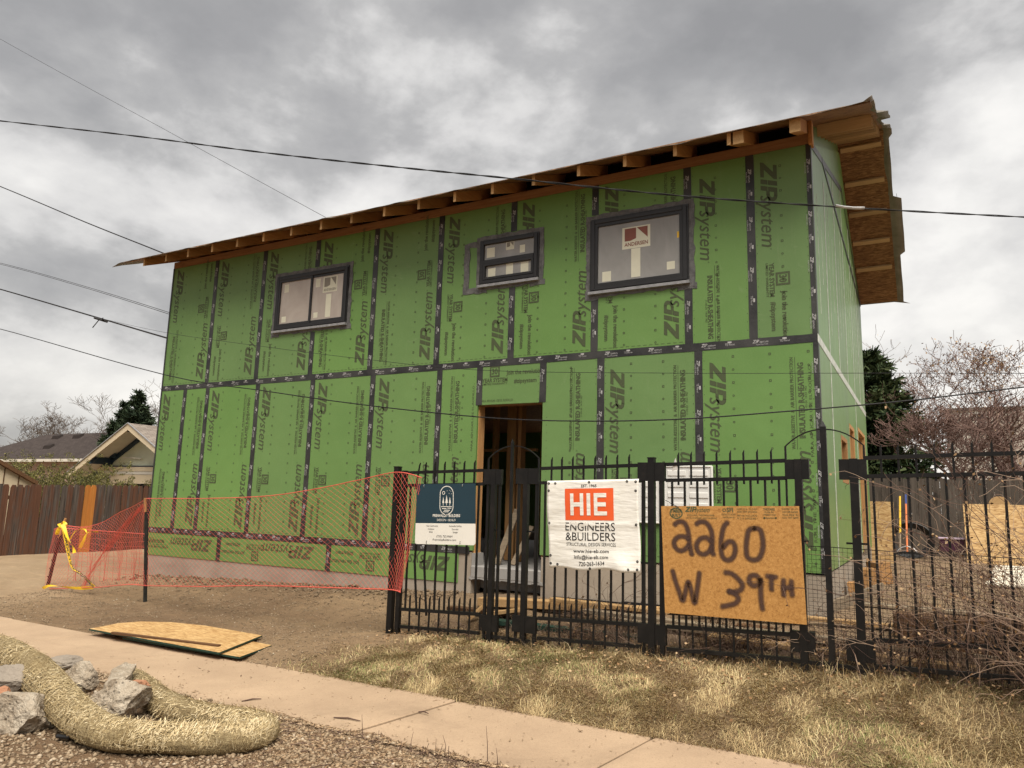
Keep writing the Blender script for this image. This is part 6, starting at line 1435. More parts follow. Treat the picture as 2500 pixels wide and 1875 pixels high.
for sgn in (-1, 1):
    e = evl if sgn < 0 else evr
    mb = MB(); mb.hexa([(apx.x, GYF, apx.z-0.03), (e.x, GYF, e.z-0.03), (e.x, GYF+7, e.z-0.03), (apx.x, GYF+7, apx.z-0.03), (apx.x, GYF, apx.z+0.02), (e.x, GYF, e.z+0.02), (e.x, GYF+7, e.z+0.02), (apx.x, GYF+7, apx.z+0.02)])
    r_ = mb.build('roof', M['shingle_grey'], ga); planar_uv(r_.data, (0, 1, 0), (1.12, 0, 0.0))
    mb = MB(); mb.prism([(apx.x, GYF-0.03, apx.z-0.001), (e.x, GYF-0.03, e.z-0.001), (e.x, GYF-0.03, e.z-0.23), (apx.x, GYF-0.03, apx.z-0.26)], (0, 0.045, 0)); mb.build('fascia', M['cream'], ga)
    mb = MB(); mb.bar((apx.x, GYF-0.05, apx.z+0.02), (e.x, GYF-0.05, e.z+0.02), 0.05, 0.035); mb.build('drip_edge', M['galv'], ga)
    mb = MB(); mb.prism([(apx.x, GYF+0.02, apx.z-0.045), (e.x, GYF+0.02, e.z-0.045), (e.x, GYF+0.02, e.z-0.065), (apx.x, GYF+0.02, apx.z-0.065)], (0, 0.97, 0)); mb.build('soffit', M['offwhite'], ga)
    for f in (0.0, 0.62): 
        x = lerp(apx.x, e.x, f); mb = MB(); mb.box((x-0.08, GYF+0.02, zroof(x, 0.34)), (x+0.08, GYW-0.001, zroof(x, 0.07))); mb.build('bracket', M['navy'], ga)
    mb = MB(); mb.prism([(apx.x, GYW-0.06, apx.z-0.08), (e.x, GYW-0.06, e.z-0.08), (e.x, GYW-0.06, e.z-0.30), (apx.x, GYW-0.06, apx.z-0.30)], (0, 0.055, 0)); mb.build('rake_trim', M['navy'], ga)
mb = MB(); q = P(300, 1117, 1, GYW-0.1); mb.bar(q, P(345, 1119, 1, GYW-0.1), 0.05, 0.04); ga_b = mb.build('lamp_bar', M['offwhite'], ga)
mb = MB(); q = P(278, 1113, 1, GYW-0.1); mb.box(q-V(0.22, 0.1, 0.09), q+V(0.22, 0.05, 0.09)); mb.build('sign_bracket', M['navy'], ga)
# long house with a dark hipped roof
EZ, RZ2 = 2.6, 4.6
ye, yr = 19.2, 22.0
nh = thing('neighbour_house', (-50, 22, -1), 'low house with a dark brown hipped roof and white gutter behind the garage', 'house')
xl = -62; hipx = -55.2; xr_ = -38
mb = MB()
mb.add([(xl, ye, EZ), (xr_, ye, EZ), (xr_, yr, RZ2), (hipx, yr, RZ2), (xl, ye+6, EZ), (xr_, ye+6, EZ)], [(0, 1, 2, 3), (0, 3, 4), (4, 3, 2, 5)])
r_ = mb.build('roof', M['shingle_dark'], nh); planar_uv(r_.data, (1, 0, 0), (0, 1.2, 0))
md = r_.modifiers.new('thickness', 'SOLIDIFY'); md.thickness = 0.05
mb = MB(); mb.box((xl+0.6, ye+0.5, -1), (xr_, ye+5.5, EZ-0.02)); mb.build('wall', M['brickwall'], nh); planar_uv(nh.children[-1].data, (1, 1, 0), (0, 0, 1))
mb = MB(); mb.box((xl, ye-0.12, EZ-0.16), (xr_, ye-0.002, EZ+0.02)); mb.build('gutter', M['offwhite'], nh)
for px, py in ((141, 1062), (192, 1059), (119, 1093)):
    q = P(px, py, 1, yr-0.4 if py < 1070 else ye+1.3); zz_ = lerp(EZ, RZ2, (q.y-ye)/(yr-ye)); mb = MB(); mb.hexa([(q.x-0.42, q.y-0.2, zz_-0.2), (q.x+0.42, q.y-0.2, zz_-0.2), (q.x+0.42, q.y+0.2, zz_-0.1), (q.x-0.42, q.y+0.2, zz_-0.1), (q.x-0.36, q.y-0.15, zz_+0.10), (q.x+0.36, q.y-0.15, zz_+0.10), (q.x+0.36, q.y+0.15, zz_+0.26), (q.x-0.36, q.y+0.15, zz_+0.26)]); mb.build('roof_vent', M['shingle_dark'], nh)
q = P(274, 1058, 1, yr); mb = MB(); mb.tube([q-V(0, 0, 0.6), q+V(0, 0, 0.75)], 0.06, 8); mb.build('vent_pipe', M['galv'], nh)
mb = MB(); mb.tube([q+V(-1.5, 0, -0.1), q+V(-1.2, 0, 0.4), q+V(-0.5, 0, 0.65), q+V(-0.1, 0, 0.5)], 0.02, 4); mb.build('service_cable', M['cable'], nh)

# far house seen through the bare trees on the right
fq0, fq1 = P(2318, 1010, 1, 42), P(2560, 1010, 1, 42)
fh = thing('far_house', ((fq0.x+fq1.x)/2, 44, -0.9), 'pale brick house with one dark window seen through the bare trees at the right', 'house')
ztop = P(2400, 1002, 1, 42).z
mb = MB(); mb.box((fq0.x, 42, -0.9), (fq1.x+4, 50, ztop)); mb.build('wall', M['offwhite'], fh)
mb = MB(); mb.box((fq0.x+2.2, 41.94, -0.9), (fq1.x+4, 41.999, ztop-0.1)); mb.build('brick_facing', M['brickwall'], fh); planar_uv(fh.children[-1].data, (1, 0, 0), (0, 0, 1))
a, b = P(2380, 1008, 1, 41.9), P(2412, 1052, 1, 41.9)
wn_ = frame_mb(a.x, b.x, b.z, a.z, 0.09, 41.86, 41.999).build('window', M['sign_white'], fh); mb = MB(); mb.box((a.x+0.091, 41.93, b.z+0.091), (b.x-0.091, 41.998, a.z-0.091)); mb.build('pane', M['pane_dark'], wn_)
mb = MB(); mb.box((fq0.x-0.1, 41.9, ztop), (fq1.x+4.1, 50.1, ztop+0.18)); mb.build('roof', M['shingle_grey'], fh); planar_uv(fh.children[-1].data, (1, 0, 0), (0, 1, 0))

# ------------------------------------------------------------------ trees
def bare_tree(base, h, seed, label, mat_='bark', spread=1.0, levels=6, trunk=0.16, lean=(0, 0), group='bare trees', r_min=0.006, kids=(2, 4), start=0.28, cat='tree', name='bare_tree', buds=0):
    rnd = random.Random(seed); base = Vector(base); t_ = thing(name, base, label, cat, group)
    trunk_mb = MB(); crown = MB(); leaf = MB()
    def grow(p, d, L_, r, lev):
        n = 4; pts = [p]; rr_ = [r]
        for i in range(n):
            d = (d+Vector((rnd.gauss(0, 0.16), rnd.gauss(0, 0.16), rnd.gauss(0.03, 0.10)))*(0.6 if lev == 0 else 1.15)).normalized(); p = p+d*L_/n; pts.append(p); rr_.append(max(r_min*0.7, r*(1-0.45*(i+1)/n)))
        (trunk_mb if lev == 0 else crown).tube(pts, rr_, 6 if lev < 2 else 3, cap=False, tint=rnd.uniform(0.2, 0.9))
        if buds and lev >= levels-2:
            for _ in range(buds):
                q = pts[rnd.randrange(1, n+1)]+Vector((rnd.gauss(0, .04), rnd.gauss(0, .04), rnd.gauss(0, .04))); s = rnd.uniform(0.02, 0.05); a = Vector((rnd.gauss(0, 1), rnd.gauss(0, 1), rnd.gauss(0, 1))).normalized()*s; b = Vector((rnd.gauss(0, 1), rnd.gauss(0, 1), rnd.gauss(0, 1))).normalized()*s; leaf.add([q, q+a, q+a+b, q+b], [(0, 1, 2, 3)], rnd.random())
        if lev >= levels: return
        k = rnd.randint(*kids)+(1 if lev == 0 else 0)
        for j in range(k):
            f = rnd.uniform(0.35, 1.0) if j else 1.0; i = min(n-1, int(f*n)); q = pts[i].lerp(pts[i+1], f*n-i) if i < n else pts[n]
            az = rnd.uniform(0, 2*math.pi); side = Vector((math.cos(az), math.sin(az), rnd.uniform(-0.1, 0.5)))
            nd = (d*rnd.uniform(0.6, 1.0)+side*rnd.uniform(0.5, 1.0)*spread).normalized(); grow(q, nd, L_*rnd.uniform(0.62, 0.84), rr_[min(i+1, n)]*rnd.uniform(0.55, 0.8), lev+1)
    grow(base-V(0, 0, 0.2), Vector((lean[0], lean[1], 1)).normalized(), h*start, trunk, 0)
    zm = max(v[2] for v in crown.v)-base.z; k = h/zm
    for m_ in (trunk_mb, crown, leaf): m_.v = [tuple(base+(Vector(v)-base)*k) for v in m_.v]
    trunk_mb.build('trunk', M[mat_], t_, fixn=False); crown.build('crown', M[mat_], t_, fixn=False)
    if leaf.f: lo_ = leaf.build('leaves', M['deadleaf'], t_, fixn=False); lo_['kind'] = 'stuff'
    return t_
def at_depth(px, py, depth):
    d = _f+(px-1250)/CF*_r-(py-937.5)/CF*_u; return CPOS+d*depth
def ground_below(px, depth, z=-0.95): p = at_depth(px, 1200, depth); return Vector((p.x, p.y, z))
def top_h(px, py, depth, z=-0.95): return at_depth(px, py, depth).z-z
def conifer(base, h, r, seed, label, m, name, drop=0.35, n_whorl=26, dens=60, first=0.08, nl=0.20, group='evergreens', shape=0.85, up=0.0):
    rnd = random.Random(seed); base = Vector(base); t_ = thing(name, base, label, 'tree', group)
    mb = MB(); mb.tube([base-V(0, 0, .2), base+V(0, 0, h*0.5), base+V(0, 0, h*0.97)], [h*0.022, h*0.014, 0.015], 7); mb.build('trunk', M['bark'], t_)
    V_ = []; T_ = []; br = MB()
    for w in range(n_whorl):
        f = first+(1-first)*(w/n_whorl)**0.92; z = f*h; Rr = r*(1-f)**shape*rnd.uniform(0.72, 1.12)+0.06
        nb = rnd.randint(5, 8)
        for b in range(nb):
            az = rnd.uniform(0, 2*math.pi); L_ = Rr*rnd.uniform(0.6, 1.15); o = Vector((math.cos(az), math.sin(az), 0)); p0 = base+V(0, 0, z)
            tip = p0+o*L_+V(0, 0, -drop*L_*0.6+up*L_+rnd.gauss(0, 0.05)*L_); mid = p0+o*L_*0.55+V(0, 0, -drop*L_*0.45+up*L_*0.3)
            br.tube([p0, mid, tip], [0.02+0.01*L_, 0.014, 0.006], 3, cap=False, tint=0.3)
            k = max(8, int(dens*L_/r)); clump = rnd.uniform(0.1, 0.95)
            for _ in range(k):
                s = rnd.random()**0.7; c = p0.lerp(mid, s*2) if s < 0.5 else mid.lerp(tip, s*2-1); c = c+Vector((rnd.gauss(0, 0.13*L_*0.7), rnd.gauss(0, 0.13*L_*0.7), rnd.gauss(-0.02, 0.055*L_+0.03)))
                d = (o*rnd.uniform(0.3, 1.2)+Vector((rnd.gauss(0, .7), rnd.gauss(0, .7), rnd.gauss(0.15, .5)))).normalized()*nl*rnd.uniform(0.5, 1.3); sd_ = d.cross(Vector((rnd.gauss(0, 1), rnd.gauss(0, 1), rnd.gauss(0, 1)))).normalized()*nl*0.17
                V_ += [c-sd_, c+sd_, c+d+sd_*0.3, c+d-sd_*0.3]; T_ += [min(1, max(0, clump+rnd.gauss(0, 0.18)))]*4
    br.build('branches', M['bark'], t_, fixn=False)
    me = np_mesh('needles', np.array([tuple(v-base) for v in V_]), np.arange(len(V_)).reshape(-1, 4), M[m], tint=np.array(T_)); tag(inst('needles', me, t_), kind='stuff')
    return t_
# left skyline
D = 46; conifer(ground_below(313, D), top_h(313, 944, D), 2.7, 3, 'tall dark blue green spruce rising behind the garage', 'needles', 'spruce_tree', n_whorl=40, dens=210, nl=0.30, shape=0.8)
D = 47; conifer(ground_below(281, D), top_h(281, 972, D), 1.9, 4, 'slimmer second top of dark spruce at the left shoulder of the tall one', 'needles', 'spruce_tree', n_whorl=34, dens=160, nl=0.28)
D = 44; conifer(ground_below(258, D), top_h(258, 1020, D), 1.9, 5, 'low broad dark spruce left of the taller spruces', 'needles', 'spruce_tree', n_whorl=24, dens=160, nl=0.28)
D = 60; bare_tree(ground_below(62, D), top_h(130, 978, D), 21, 'gnarled bare tree with thick crooked limbs above the dark roof at the left', spread=1.35, trunk=0.42, levels=8, kids=(2, 3), r_min=0.012)
D = 62; bare_tree(ground_below(15, D), top_h(10, 1065, D), 9, 'thin bare tree low at the left edge above the dark roof', spread=1.4, trunk=0.22, levels=6, r_min=0.012)
D = 55; bare_tree(ground_below(232, D), top_h(225, 1005, D), 12, 'small twiggy bare tree between the crooked tree and the spruces', spread=1.2, trunk=0.14, levels=5, r_min=0.012)
D = 52; bare_tree(ground_below(362, D), top_h(358, 925, D), 14, 'bare tree partly hidden by the left edge of the green house', spread=1.1, trunk=0.28, levels=8, kids=(2, 3), r_min=0.010)
# budding shrub over the fence
def shrub(base, h, r, seed, label, n_stem, leaves, m, lm, name='shrub', cat='shrub', group=None, ls=0.05, twr=0.006):
    rnd = random.Random(seed); base = Vector(base); t_ = thing(name, base, label, cat, group); st = MB(); V_ = []; T_ = []
    for _ in range(n_stem):
        az = rnd.uniform(0, 2*math.pi); o = Vector((math.cos(az), math.sin(az), 0)); L_ = rnd.uniform(0.55, 1.0); p = base+o*rnd.uniform(0, r*0.35); pts = [p]; d = (o*rnd.uniform(0.1, 0.75)+Z).normalized()
        for i in range(6):
            d = (d+o*0.13+Vector((rnd.gauss(0, .14), rnd.gauss(0, .14), -0.05*i*0.7))).normalized(); p = p+d*h*L_*1.15/6; pts.append(p)
        st.tube(pts, [twr*(1.3-0.16*i) for i in range(7)], 3, cap=False, tint=rnd.random())
        for i in range(2, 7):
            for __ in range(2):
                q = pts[i]; e = q+Vector((rnd.gauss(0, .25), rnd.gauss(0, .25), rnd.gauss(0.1, .2)))*r*0.4; st.tube([q, e], [twr*0.6, twr*0.3], 3, cap=False, tint=rnd.random())
                for ___ in range(leaves):
                    c = q.lerp(e, rnd.random())+Vector((rnd.gauss(0, .03), rnd.gauss(0, .03), rnd.gauss(0, .03))); a = Vector((rnd.gauss(0, 1), rnd.gauss(0, 1), rnd.gauss(0, 1))).normalized()*ls*rnd.uniform(.5, 1.2); b = a.cross(Vector((rnd.gauss(0, 1), rnd.gauss(0, 1), rnd.gauss(0, 1)))).normalized()*ls*0.5
                    V_ += [c, c+a*0.5+b, c+a, c+a*0.5-b]; T_ += [rnd.random()]*4
    st.build('stems', M[m], t_, fixn=False)
    if V_:
        me = np_mesh('leaves', np.array([tuple(v-base) for v in V_]), np.arange(len(V_)).reshape(-1, 4), M[lm], tint=np.array(T_)); tag(inst('leaves', me, t_), kind='stuff')
    return t_
q = at_depth(140, 1170, 27); shrub((q.x, q.y, -0.9), at_depth(165, 1090, 27).z+0.9, 1.55, 4, 'broad shrub breaking into olive green leaf behind the plank fence', 230, 26, 'bark', 'budleaf', ls=0.042, twr=0.009)
q = at_depth(232, 1170, 25); shrub((q.x-0.8, q.y, -0.9), at_depth(215, 1140, 25).z+0.9, 0.6, 6, 'smaller olive shrub beside the garage corner behind the plank fence', 50, 22, 'bark', 'budleaf', ls=0.04, twr=0.009)
# right side: pine, reddish bare trees
D = 27; conifer(ground_below(2135, D, -0.4), top_h(2128, 848, D, -0.4), 2.3, 8, 'dark green pine with dense tufts behind the right rear corner of the green house', 'pine', 'pine_tree', drop=-0.05, n_whorl=30, dens=190, first=0.12, nl=0.30, shape=0.55, up=0.30)
D = 24; bare_tree(ground_below(2480, D, -0.4), top_h(2470, 765, D, -0.4), 31, 'large reddish bare tree holding seed clusters at the right edge', 'bark_red', spread=1.25, trunk=0.16, levels=7, kids=(2, 3), r_min=0.009, buds=2, group='bare trees')
D = 26; bare_tree(ground_below(2385, D, -0.4), top_h(2350, 860, D, -0.4), 33, 'reddish bare tree in front of the pale brick house', 'bark_red', spread=1.2, trunk=0.13, levels=7, kids=(2, 3), r_min=0.009)
D = 30; bare_tree(ground_below(2300, D, -0.4), top_h(2300, 930, D, -0.4), 35, 'thin grey bare tree right beside the pine', 'bark_red', spread=1.1, trunk=0.11, levels=6, kids=(2, 3), r_min=0.010)
D = 34; bare_tree(ground_below(2250, D, -0.4), top_h(2240, 985, D, -0.4), 36, 'low thin bare tree behind the pine tips', 'bark_red', spread=1.2, trunk=0.10, levels=6, kids=(2, 3), r_min=0.010)
D = 19; bare_tree(ground_below(2440, D, -0.4), top_h(2440, 1010, D, -0.4), 37, 'bushy reddish bare sapling just behind the grey fence', 'bark_red', spread=1.3, trunk=0.07, levels=6, kids=(2, 4), r_min=0.006)
D = 22; bare_tree(ground_below(2410, D, -0.4), top_h(2420, 925, D, -0.4), 41, 'dense reddish sapling screening the pale brick house', 'bark_red', spread=1.25, trunk=0.08, levels=7, kids=(2, 4), r_min=0.006, start=0.2)
D = 20; bare_tree(ground_below(2345, D, -0.4), top_h(2345, 985, D, -0.4), 42, 'low dense reddish sapling left of the pale brick house', 'bark_red', spread=1.3, trunk=0.06, levels=6, kids=(2, 4), r_min=0.006, start=0.2)
D = 40; bare_tree(ground_below(2112, D, -0.4), top_h(2118, 760, D, -0.4), 38, 'bare tree peeping out above the pine under the roof edge', 'bark', spread=0.9, trunk=0.14, levels=6, kids=(2, 3), r_min=0.010, buds=1)
for k, (px, dpt, zt) in enumerate([(2330, 16.5, 1120), (2420, 17.5, 1100), (2500, 16, 1110)]):
    q = ground_below(px, 22, -0.4); shrub((q.x, q.y+0.5, -0.4), top_h(px, zt, 22, -0.4), 1.3, 60+k, ['leftmost', 'middle', 'rightmost'][k]+' of the rusty twig bushes showing above the grey fence', 90, 1, 'bark_red', 'deadleaf', 'twig_bush', 'bush', 'rusty bushes above the grey fence', ls=0.05, twr=0.009)

# ------------------------------------------------------------------ leafless bushes on the right part of the iron fence
def bramble(base, h, r, seed, label, n_stem, arch_, group='dry bushes on the iron fence', twr=0.0040, leaves=0, side_=0):
    rnd = random.Random(seed); base = Vector(base); t_ = thing('dry_bush', base, label, 'bush', group); st = MB(); V_ = []; T_ = []
    for _ in range(n_stem):
        az = rnd.uniform(0, 2*math.pi); o = Vector((math.cos(az)+side_, math.sin(az)*0.7, 0)); p = base+Vector((rnd.uniform(-r, r)*0.6, rnd.uniform(-0.15, 0.15), 0)); L_ = rnd.uniform(0.35, 1.1)*h; d = (o*rnd.uniform(0.05, 0.6)+Z*1.0).normalized(); pts = [p]; n = 9; tn = rnd.random()
        for i in range(n):
            d = (d+o*arch_*0.10+Vector((rnd.gauss(0, .30), rnd.gauss(0, .22), -0.085*arch_*i*0.35+rnd.gauss(0, .12)))).normalized(); p = p+d*L_*1.3/n
            if p.z < ground(p.x, p.y)+0.02: break
            pts.append(p)
            if i > 0 and rnd.random() < 0.9:
                q = p; dd = (d+Vector((rnd.gauss(0, .8), rnd.gauss(0, .6), rnd.gauss(0, .6)))).normalized(); tw = [q]
                for __ in range(3): dd = (dd+Vector((rnd.gauss(0, .3), rnd.gauss(0, .3), rnd.gauss(-0.05, .3)))).normalized(); q = q+dd*rnd.uniform(0.04, 0.12); tw.append(q)
                st.tube(tw, [twr*0.55, twr*0.45, twr*0.35, twr*0.25], 3, cap=False, tint=min(1, max(0, tn+rnd.gauss(0, .2))))
                for __ in range(leaves):
                    if rnd.random() < 0.5:
                        c = tw[rnd.randrange(1, 4)]; a = Vector((rnd.gauss(0, 1), rnd.gauss(0, 1), rnd.gauss(-0.5, 1))).normalized()*rnd.uniform(0.012, 0.032); b = a.cross(Vector((rnd.gauss(0, 1), rnd.gauss(0, 1), rnd.gauss(0, 1)))).normalized()*0.010; V_ += [c, c+a*0.5+b, c+a, c+a*0.5-b]; T_ += [rnd.random()]*4
        if len(pts) > 2: st.tube(pts, list(np.linspace(twr, twr*0.35, len(pts))), 3, cap=False, tint=tn)
    st.build('stems', M['twig'], t_, fixn=False)
    if V_:
        me = np_mesh('dead_leaves', np.array([tuple(v-base) for v in V_]), np.arange(len(V_)).reshape(-1, 4), M['deadleaf'], tint=np.array(T_)); tag(inst('dead_leaves', me, t_), kind='stuff')
for (x, y, h, r, s, n_, a_, lab, lv, sd_) in [
    (1.85, -2.15, 1.75, 0.5, 1, 115, 0.5, 'tall tangled leafless bush at the right edge in front of the iron fence', 2, -0.15),
    (1.40, -1.78, 1.35, 0.45, 2, 50, 0.7, 'tangled leafless bush growing through the right iron fence panel', 2, 0.0),
    (2.10, -2.55, 1.2, 0.35, 3, 50, 0.8, 'nearest dry bush reaching in from the right edge', 2, -0.25),
    (0.75, -1.75, 0.7, 0.35, 4, 34, 0.8, 'low dry bush at the foot of the right arched section', 2, 0.2),
    (1.35, -1.5, 1.2, 0.5, 5, 34, 0.5, 'dry bush behind the right iron fence panel', 3, 0.0),
    (0.25, -1.65, 0.42, 0.3, 6, 26, 1.1, 'small dry tuft between the posts of the right arched section', 1, 0.0),
    (-0.6, -1.62, 0.36, 0.5, 7, 40, 1.2, 'low dry stems behind the fence foot under the address board', 2, 0.0),
    (-1.9, -1.62, 0.36, 0.5, 8, 46, 1.2, 'low dry stems behind the fence foot under the banner', 2, 0.0),
    (-1.75, -1.45, 0.75, 0.1, 9, 7, 0.6, 'few tall bent stalks in front of the footing behind the banner', 0, 0.0),
    (-3.4, -1.70, 0.20, 0.5, 10, 22, 1.0, 'short dry stems at the foot of the left fence panel', 1, 0.0)]:
    bramble((x, y, ground(x, y)), h, r, s, lab, n_, a_, leaves=lv, side_=sd_)

# ------------------------------------------------------------------ overhead wires
def cable(px, r, label, y=None, group='overhead wires', double=0.0, twist=False):
    """px: list of (px, py, distance)"""
    pts = [at_depth(a, b, d) for a, b, d in px]; n = 60; c = [catmull(pts, i/n) for i in range(n+1)]
    mb = MB()
    if twist:
        for ph in (0, math.pi):
            cc = []
            for i in range(241):
                p = catmull(pts, i/240); a = i*0.55+ph; cc.append(p+V(0, math.cos(a)*r*0.8, math.sin(a)*r*0.8))
            mb.tube(cc, r*0.75, 5, cap=False)
    else: mb.tube(c, r, 5, cap=False)
    if double: mb.tube([p+V(0, 0, -double) for p in c], r, 5, cap=False)
    return solo(mb, 'overhead_wire', M['cable'], label, 'wire', c[0], group)
cable([(-700, -300, 46), (0, 95, 36), (400, 315, 30), (812, 540, 25), (1000, 640, 22)], 0.008, 'thin straight wire dropping steeply from the upper left behind the roof')
cable([(-300, 262, 11), (0, 295, 9.5), (320, 331, 8.4), (640, 372, 7.5), (950, 406, 6.9), (1260, 437, 6.5), (1650, 477, 6.3), (2060, 506, 6.4), (2500, 530, 6.6), (2900, 548, 7)], 0.0062, 'twisted service wire crossing in front of the whole house just below the roof', twist=True)
mb = MB(); q = [at_depth(a, b, 6.38) for a, b in ((2040, 502), (2062, 506), (2085, 508), (2110, 508))]; mb.tube(q, 0.012, 6); solo(mb, 'wire_splice', M['galv'], 'pale splice on the twisted wire near the right roof overhang', 'splice', q[1])
cable([(-300, 335, 34), (0, 455, 30), (210, 543, 26), (420, 627, 22), (560, 690, 20)], 0.020, 'thick wire sloping behind the left eave of the roof')
cable([(-300, 572, 36), (0, 642, 31), (200, 697, 27), (410, 762, 22), (520, 800, 20)], 0.009, 'pair of thin wires ending behind the upper left wall', double=0.05)
cable([(-300, 622, 32), (0, 706, 28), (250, 779, 24), (403, 824, 20.5), (500, 850, 19)], 0.024, 'thick black wire bundle with a tie behind the left wall edge')
mb = MB(); q = [at_depth(a, b, 24.2) for a, b in ((226, 800), (240, 783), (252, 776))]; mb.tube(q, 0.018, 4); mb.tube([at_depth(230, 776, 24), at_depth(262, 786, 24)], 0.035, 6); solo(mb, 'wire_tie', M['cable'], 'small clamp with a loose tail on the thick wire bundle at the left', 'clamp', q[0])
cable([(245, 777, 12), (405, 812, 10), (650, 847, 8.2), (900, 878, 7.2), (1180, 904, 6.4), (1650, 911, 5.8), (2115, 911, 5.6), (2500, 912, 5.6), (2900, 915, 5.8)], 0.0022, 'very thin wire crossing the wall level with the upper windows seam')
cable([(-300, 730, 12), (0, 803, 10.5), (394, 913, 8.6), (650, 955, 7.7), (900, 990, 7.0), (1180, 1019, 6.3), (1400, 1028, 5.9), (1650, 1024, 5.6), (1900, 1006, 5.4), (2200, 980, 5.3), (2500, 945, 5.3), (2900, 900, 5.4)], 0.0055, 'lowest wire sagging across the front of the house above the doorway')

# ------------------------------------------------------------------ ground cover
def blades(name, n, place_fn, lmin, lmax, w, m, lay=0.6, label=None, tint_fn=None):
    vs = np.zeros((n, 6, 3)); tt = np.zeros((n, 6)); k = 0
    while k < n:
        q = place_fn()
        if q is None: continue
        x, y = q[0], q[1]; s = q[2] if len(q) > 2 else 1.0
        z = ground(x, y) if not (WY0 < y < WY1) else WALK_Z
        az = (6.0*noise.noise(Vector((x*2.6, y*2.6, 21)))+random.gauss(0, 0.9)) if lay < 1.2 else random.uniform(0, 2*math.pi); L_ = random.uniform(lmin, lmax)*s; f = min(1.02, 0.42+0.62*random.random()**0.6) if lay == 1.0 else min(1.02, random.random()**0.5*lay+random.uniform(0, 0.35)); up_ = math.cos(f*math.pi/2); out = math.sin(f*math.pi/2)
        dx, dy = math.cos(az), math.sin(az); wx, wy = -dy*w, dx*w
        m1 = (x+dx*L_*0.45*out*0.7, y+dy*L_*0.45*out*0.7, z+L_*0.5*up_+0.006); tp_ = (x+dx*L_*out, y+dy*L_*out, z+L_*up_*0.85+random.uniform(-0.01, 0.01)*s+0.004)
        vs[k] = [(x-wx, y-wy, z-0.005), (x+wx, y+wy, z-0.005), (m1[0]+wx*.8, m1[1]+wy*.8, m1[2]), (m1[0]-wx*.8, m1[1]-wy*.8, m1[2]), (tp_[0]+wx*.15, tp_[1]+wy*.15, tp_[2]), (tp_[0]-wx*.15, tp_[1]-wy*.15, tp_[2])]
        tt[k] = tint_fn(x, y) if tint_fn else min(0.88, max(0, random.gauss(0.5, 0.22))); k += 1
    idx = np.arange(n)[:, None]*6; f1 = np.concatenate([idx+0, idx+1, idx+2, idx+3], 1); f2 = np.concatenate([idx+3, idx+2, idx+4, idx+5], 1)
    me = np_mesh(name, vs.reshape(-1, 3), np.concatenate([f1, f2]), m, tint=tt.ravel()); return tag(inst(name, me, None), kind='stuff')
def lawn():
    x = random.uniform(-4.9, 2.6); y = random.uniform(WY1-0.03, -1.55)
    j = noise.noise(Vector((x*1.7, y*1.7, 5)))*0.5+noise.noise(Vector((x*5, y*5, 9)))*0.22
    d = smooth((x+4.15+j*0.8+(0.25 if y < -2.4 else -0.1))/0.9)
    pt = 0.34+0.66*smooth(0.56+1.5*noise.noise(Vector((x*1.6, y*1.9, 2)))+0.8*noise.noise(Vector((x*5.5, y*5.5, 4))))*(0.35 if y > -1.95 else 1)
    if random.random() > d*pt: return None
    return (x, y, 0.75+0.35*noise.noise(Vector((x*1.5, y*1.5, 7))))
def lawn_tint(x, y):
    g = 0.5+0.9*noise.noise(Vector((x*1.1, y*1.1, 12)))
    if random.random() < max(0, g-0.45)*0.75+(0.16 if x < -2.9 and y < -2.3 else 0.015): return random.uniform(0.89, 1.0)
    return min(0.87, max(0.0, random.gauss(0.42+0.18*noise.noise(Vector((x*2, y*2, 3))), 0.20)))
blades('dry_grass', 100000, lawn, 0.035, 0.11, 0.0019, M['grass'], 1.0, tint_fn=lawn_tint)
CL = [(0.55, -2.05, 0.28), (0.95, -2.2, 0.35), (0.35, -2.1, 0.2), (1.25, -2.5, 0.3), (1.55, -2.95, 0.35), (1.0, -2.9, 0.3), (1.3, -3.1, 0.25), (-0.3, -1.95, 0.2), (-2.3, -1.9, 0.22), (1.9, -2.8, 0.3), (0.1, -1.95, 0.2), (-1.3, -1.9, 0.2)]
def tufts():
    c = random.choice(CL); return (c[0]+random.gauss(0, c[2]*0.55), min(-1.7, max(-3.2, c[1]+random.gauss(0, c[2]*0.35))), 1.0)
blades('long_grass', 3800, tufts, 0.08, 0.22, 0.0016, M['grass'], 1.25)
def behind():
    x = random.uniform(-4.0, 2.6); y = random.uniform(-1.95, -1.2)
    return (x, y, 1.0) if random.random() < 0.35+0.65*smooth((x+3.2)/2) else None
blades('dead_weeds', 9000, behind, 0.06, 0.26, 0.0016, M['twig'], 0.75, tint_fn=lambda x, y: random.uniform(0.25, 1))
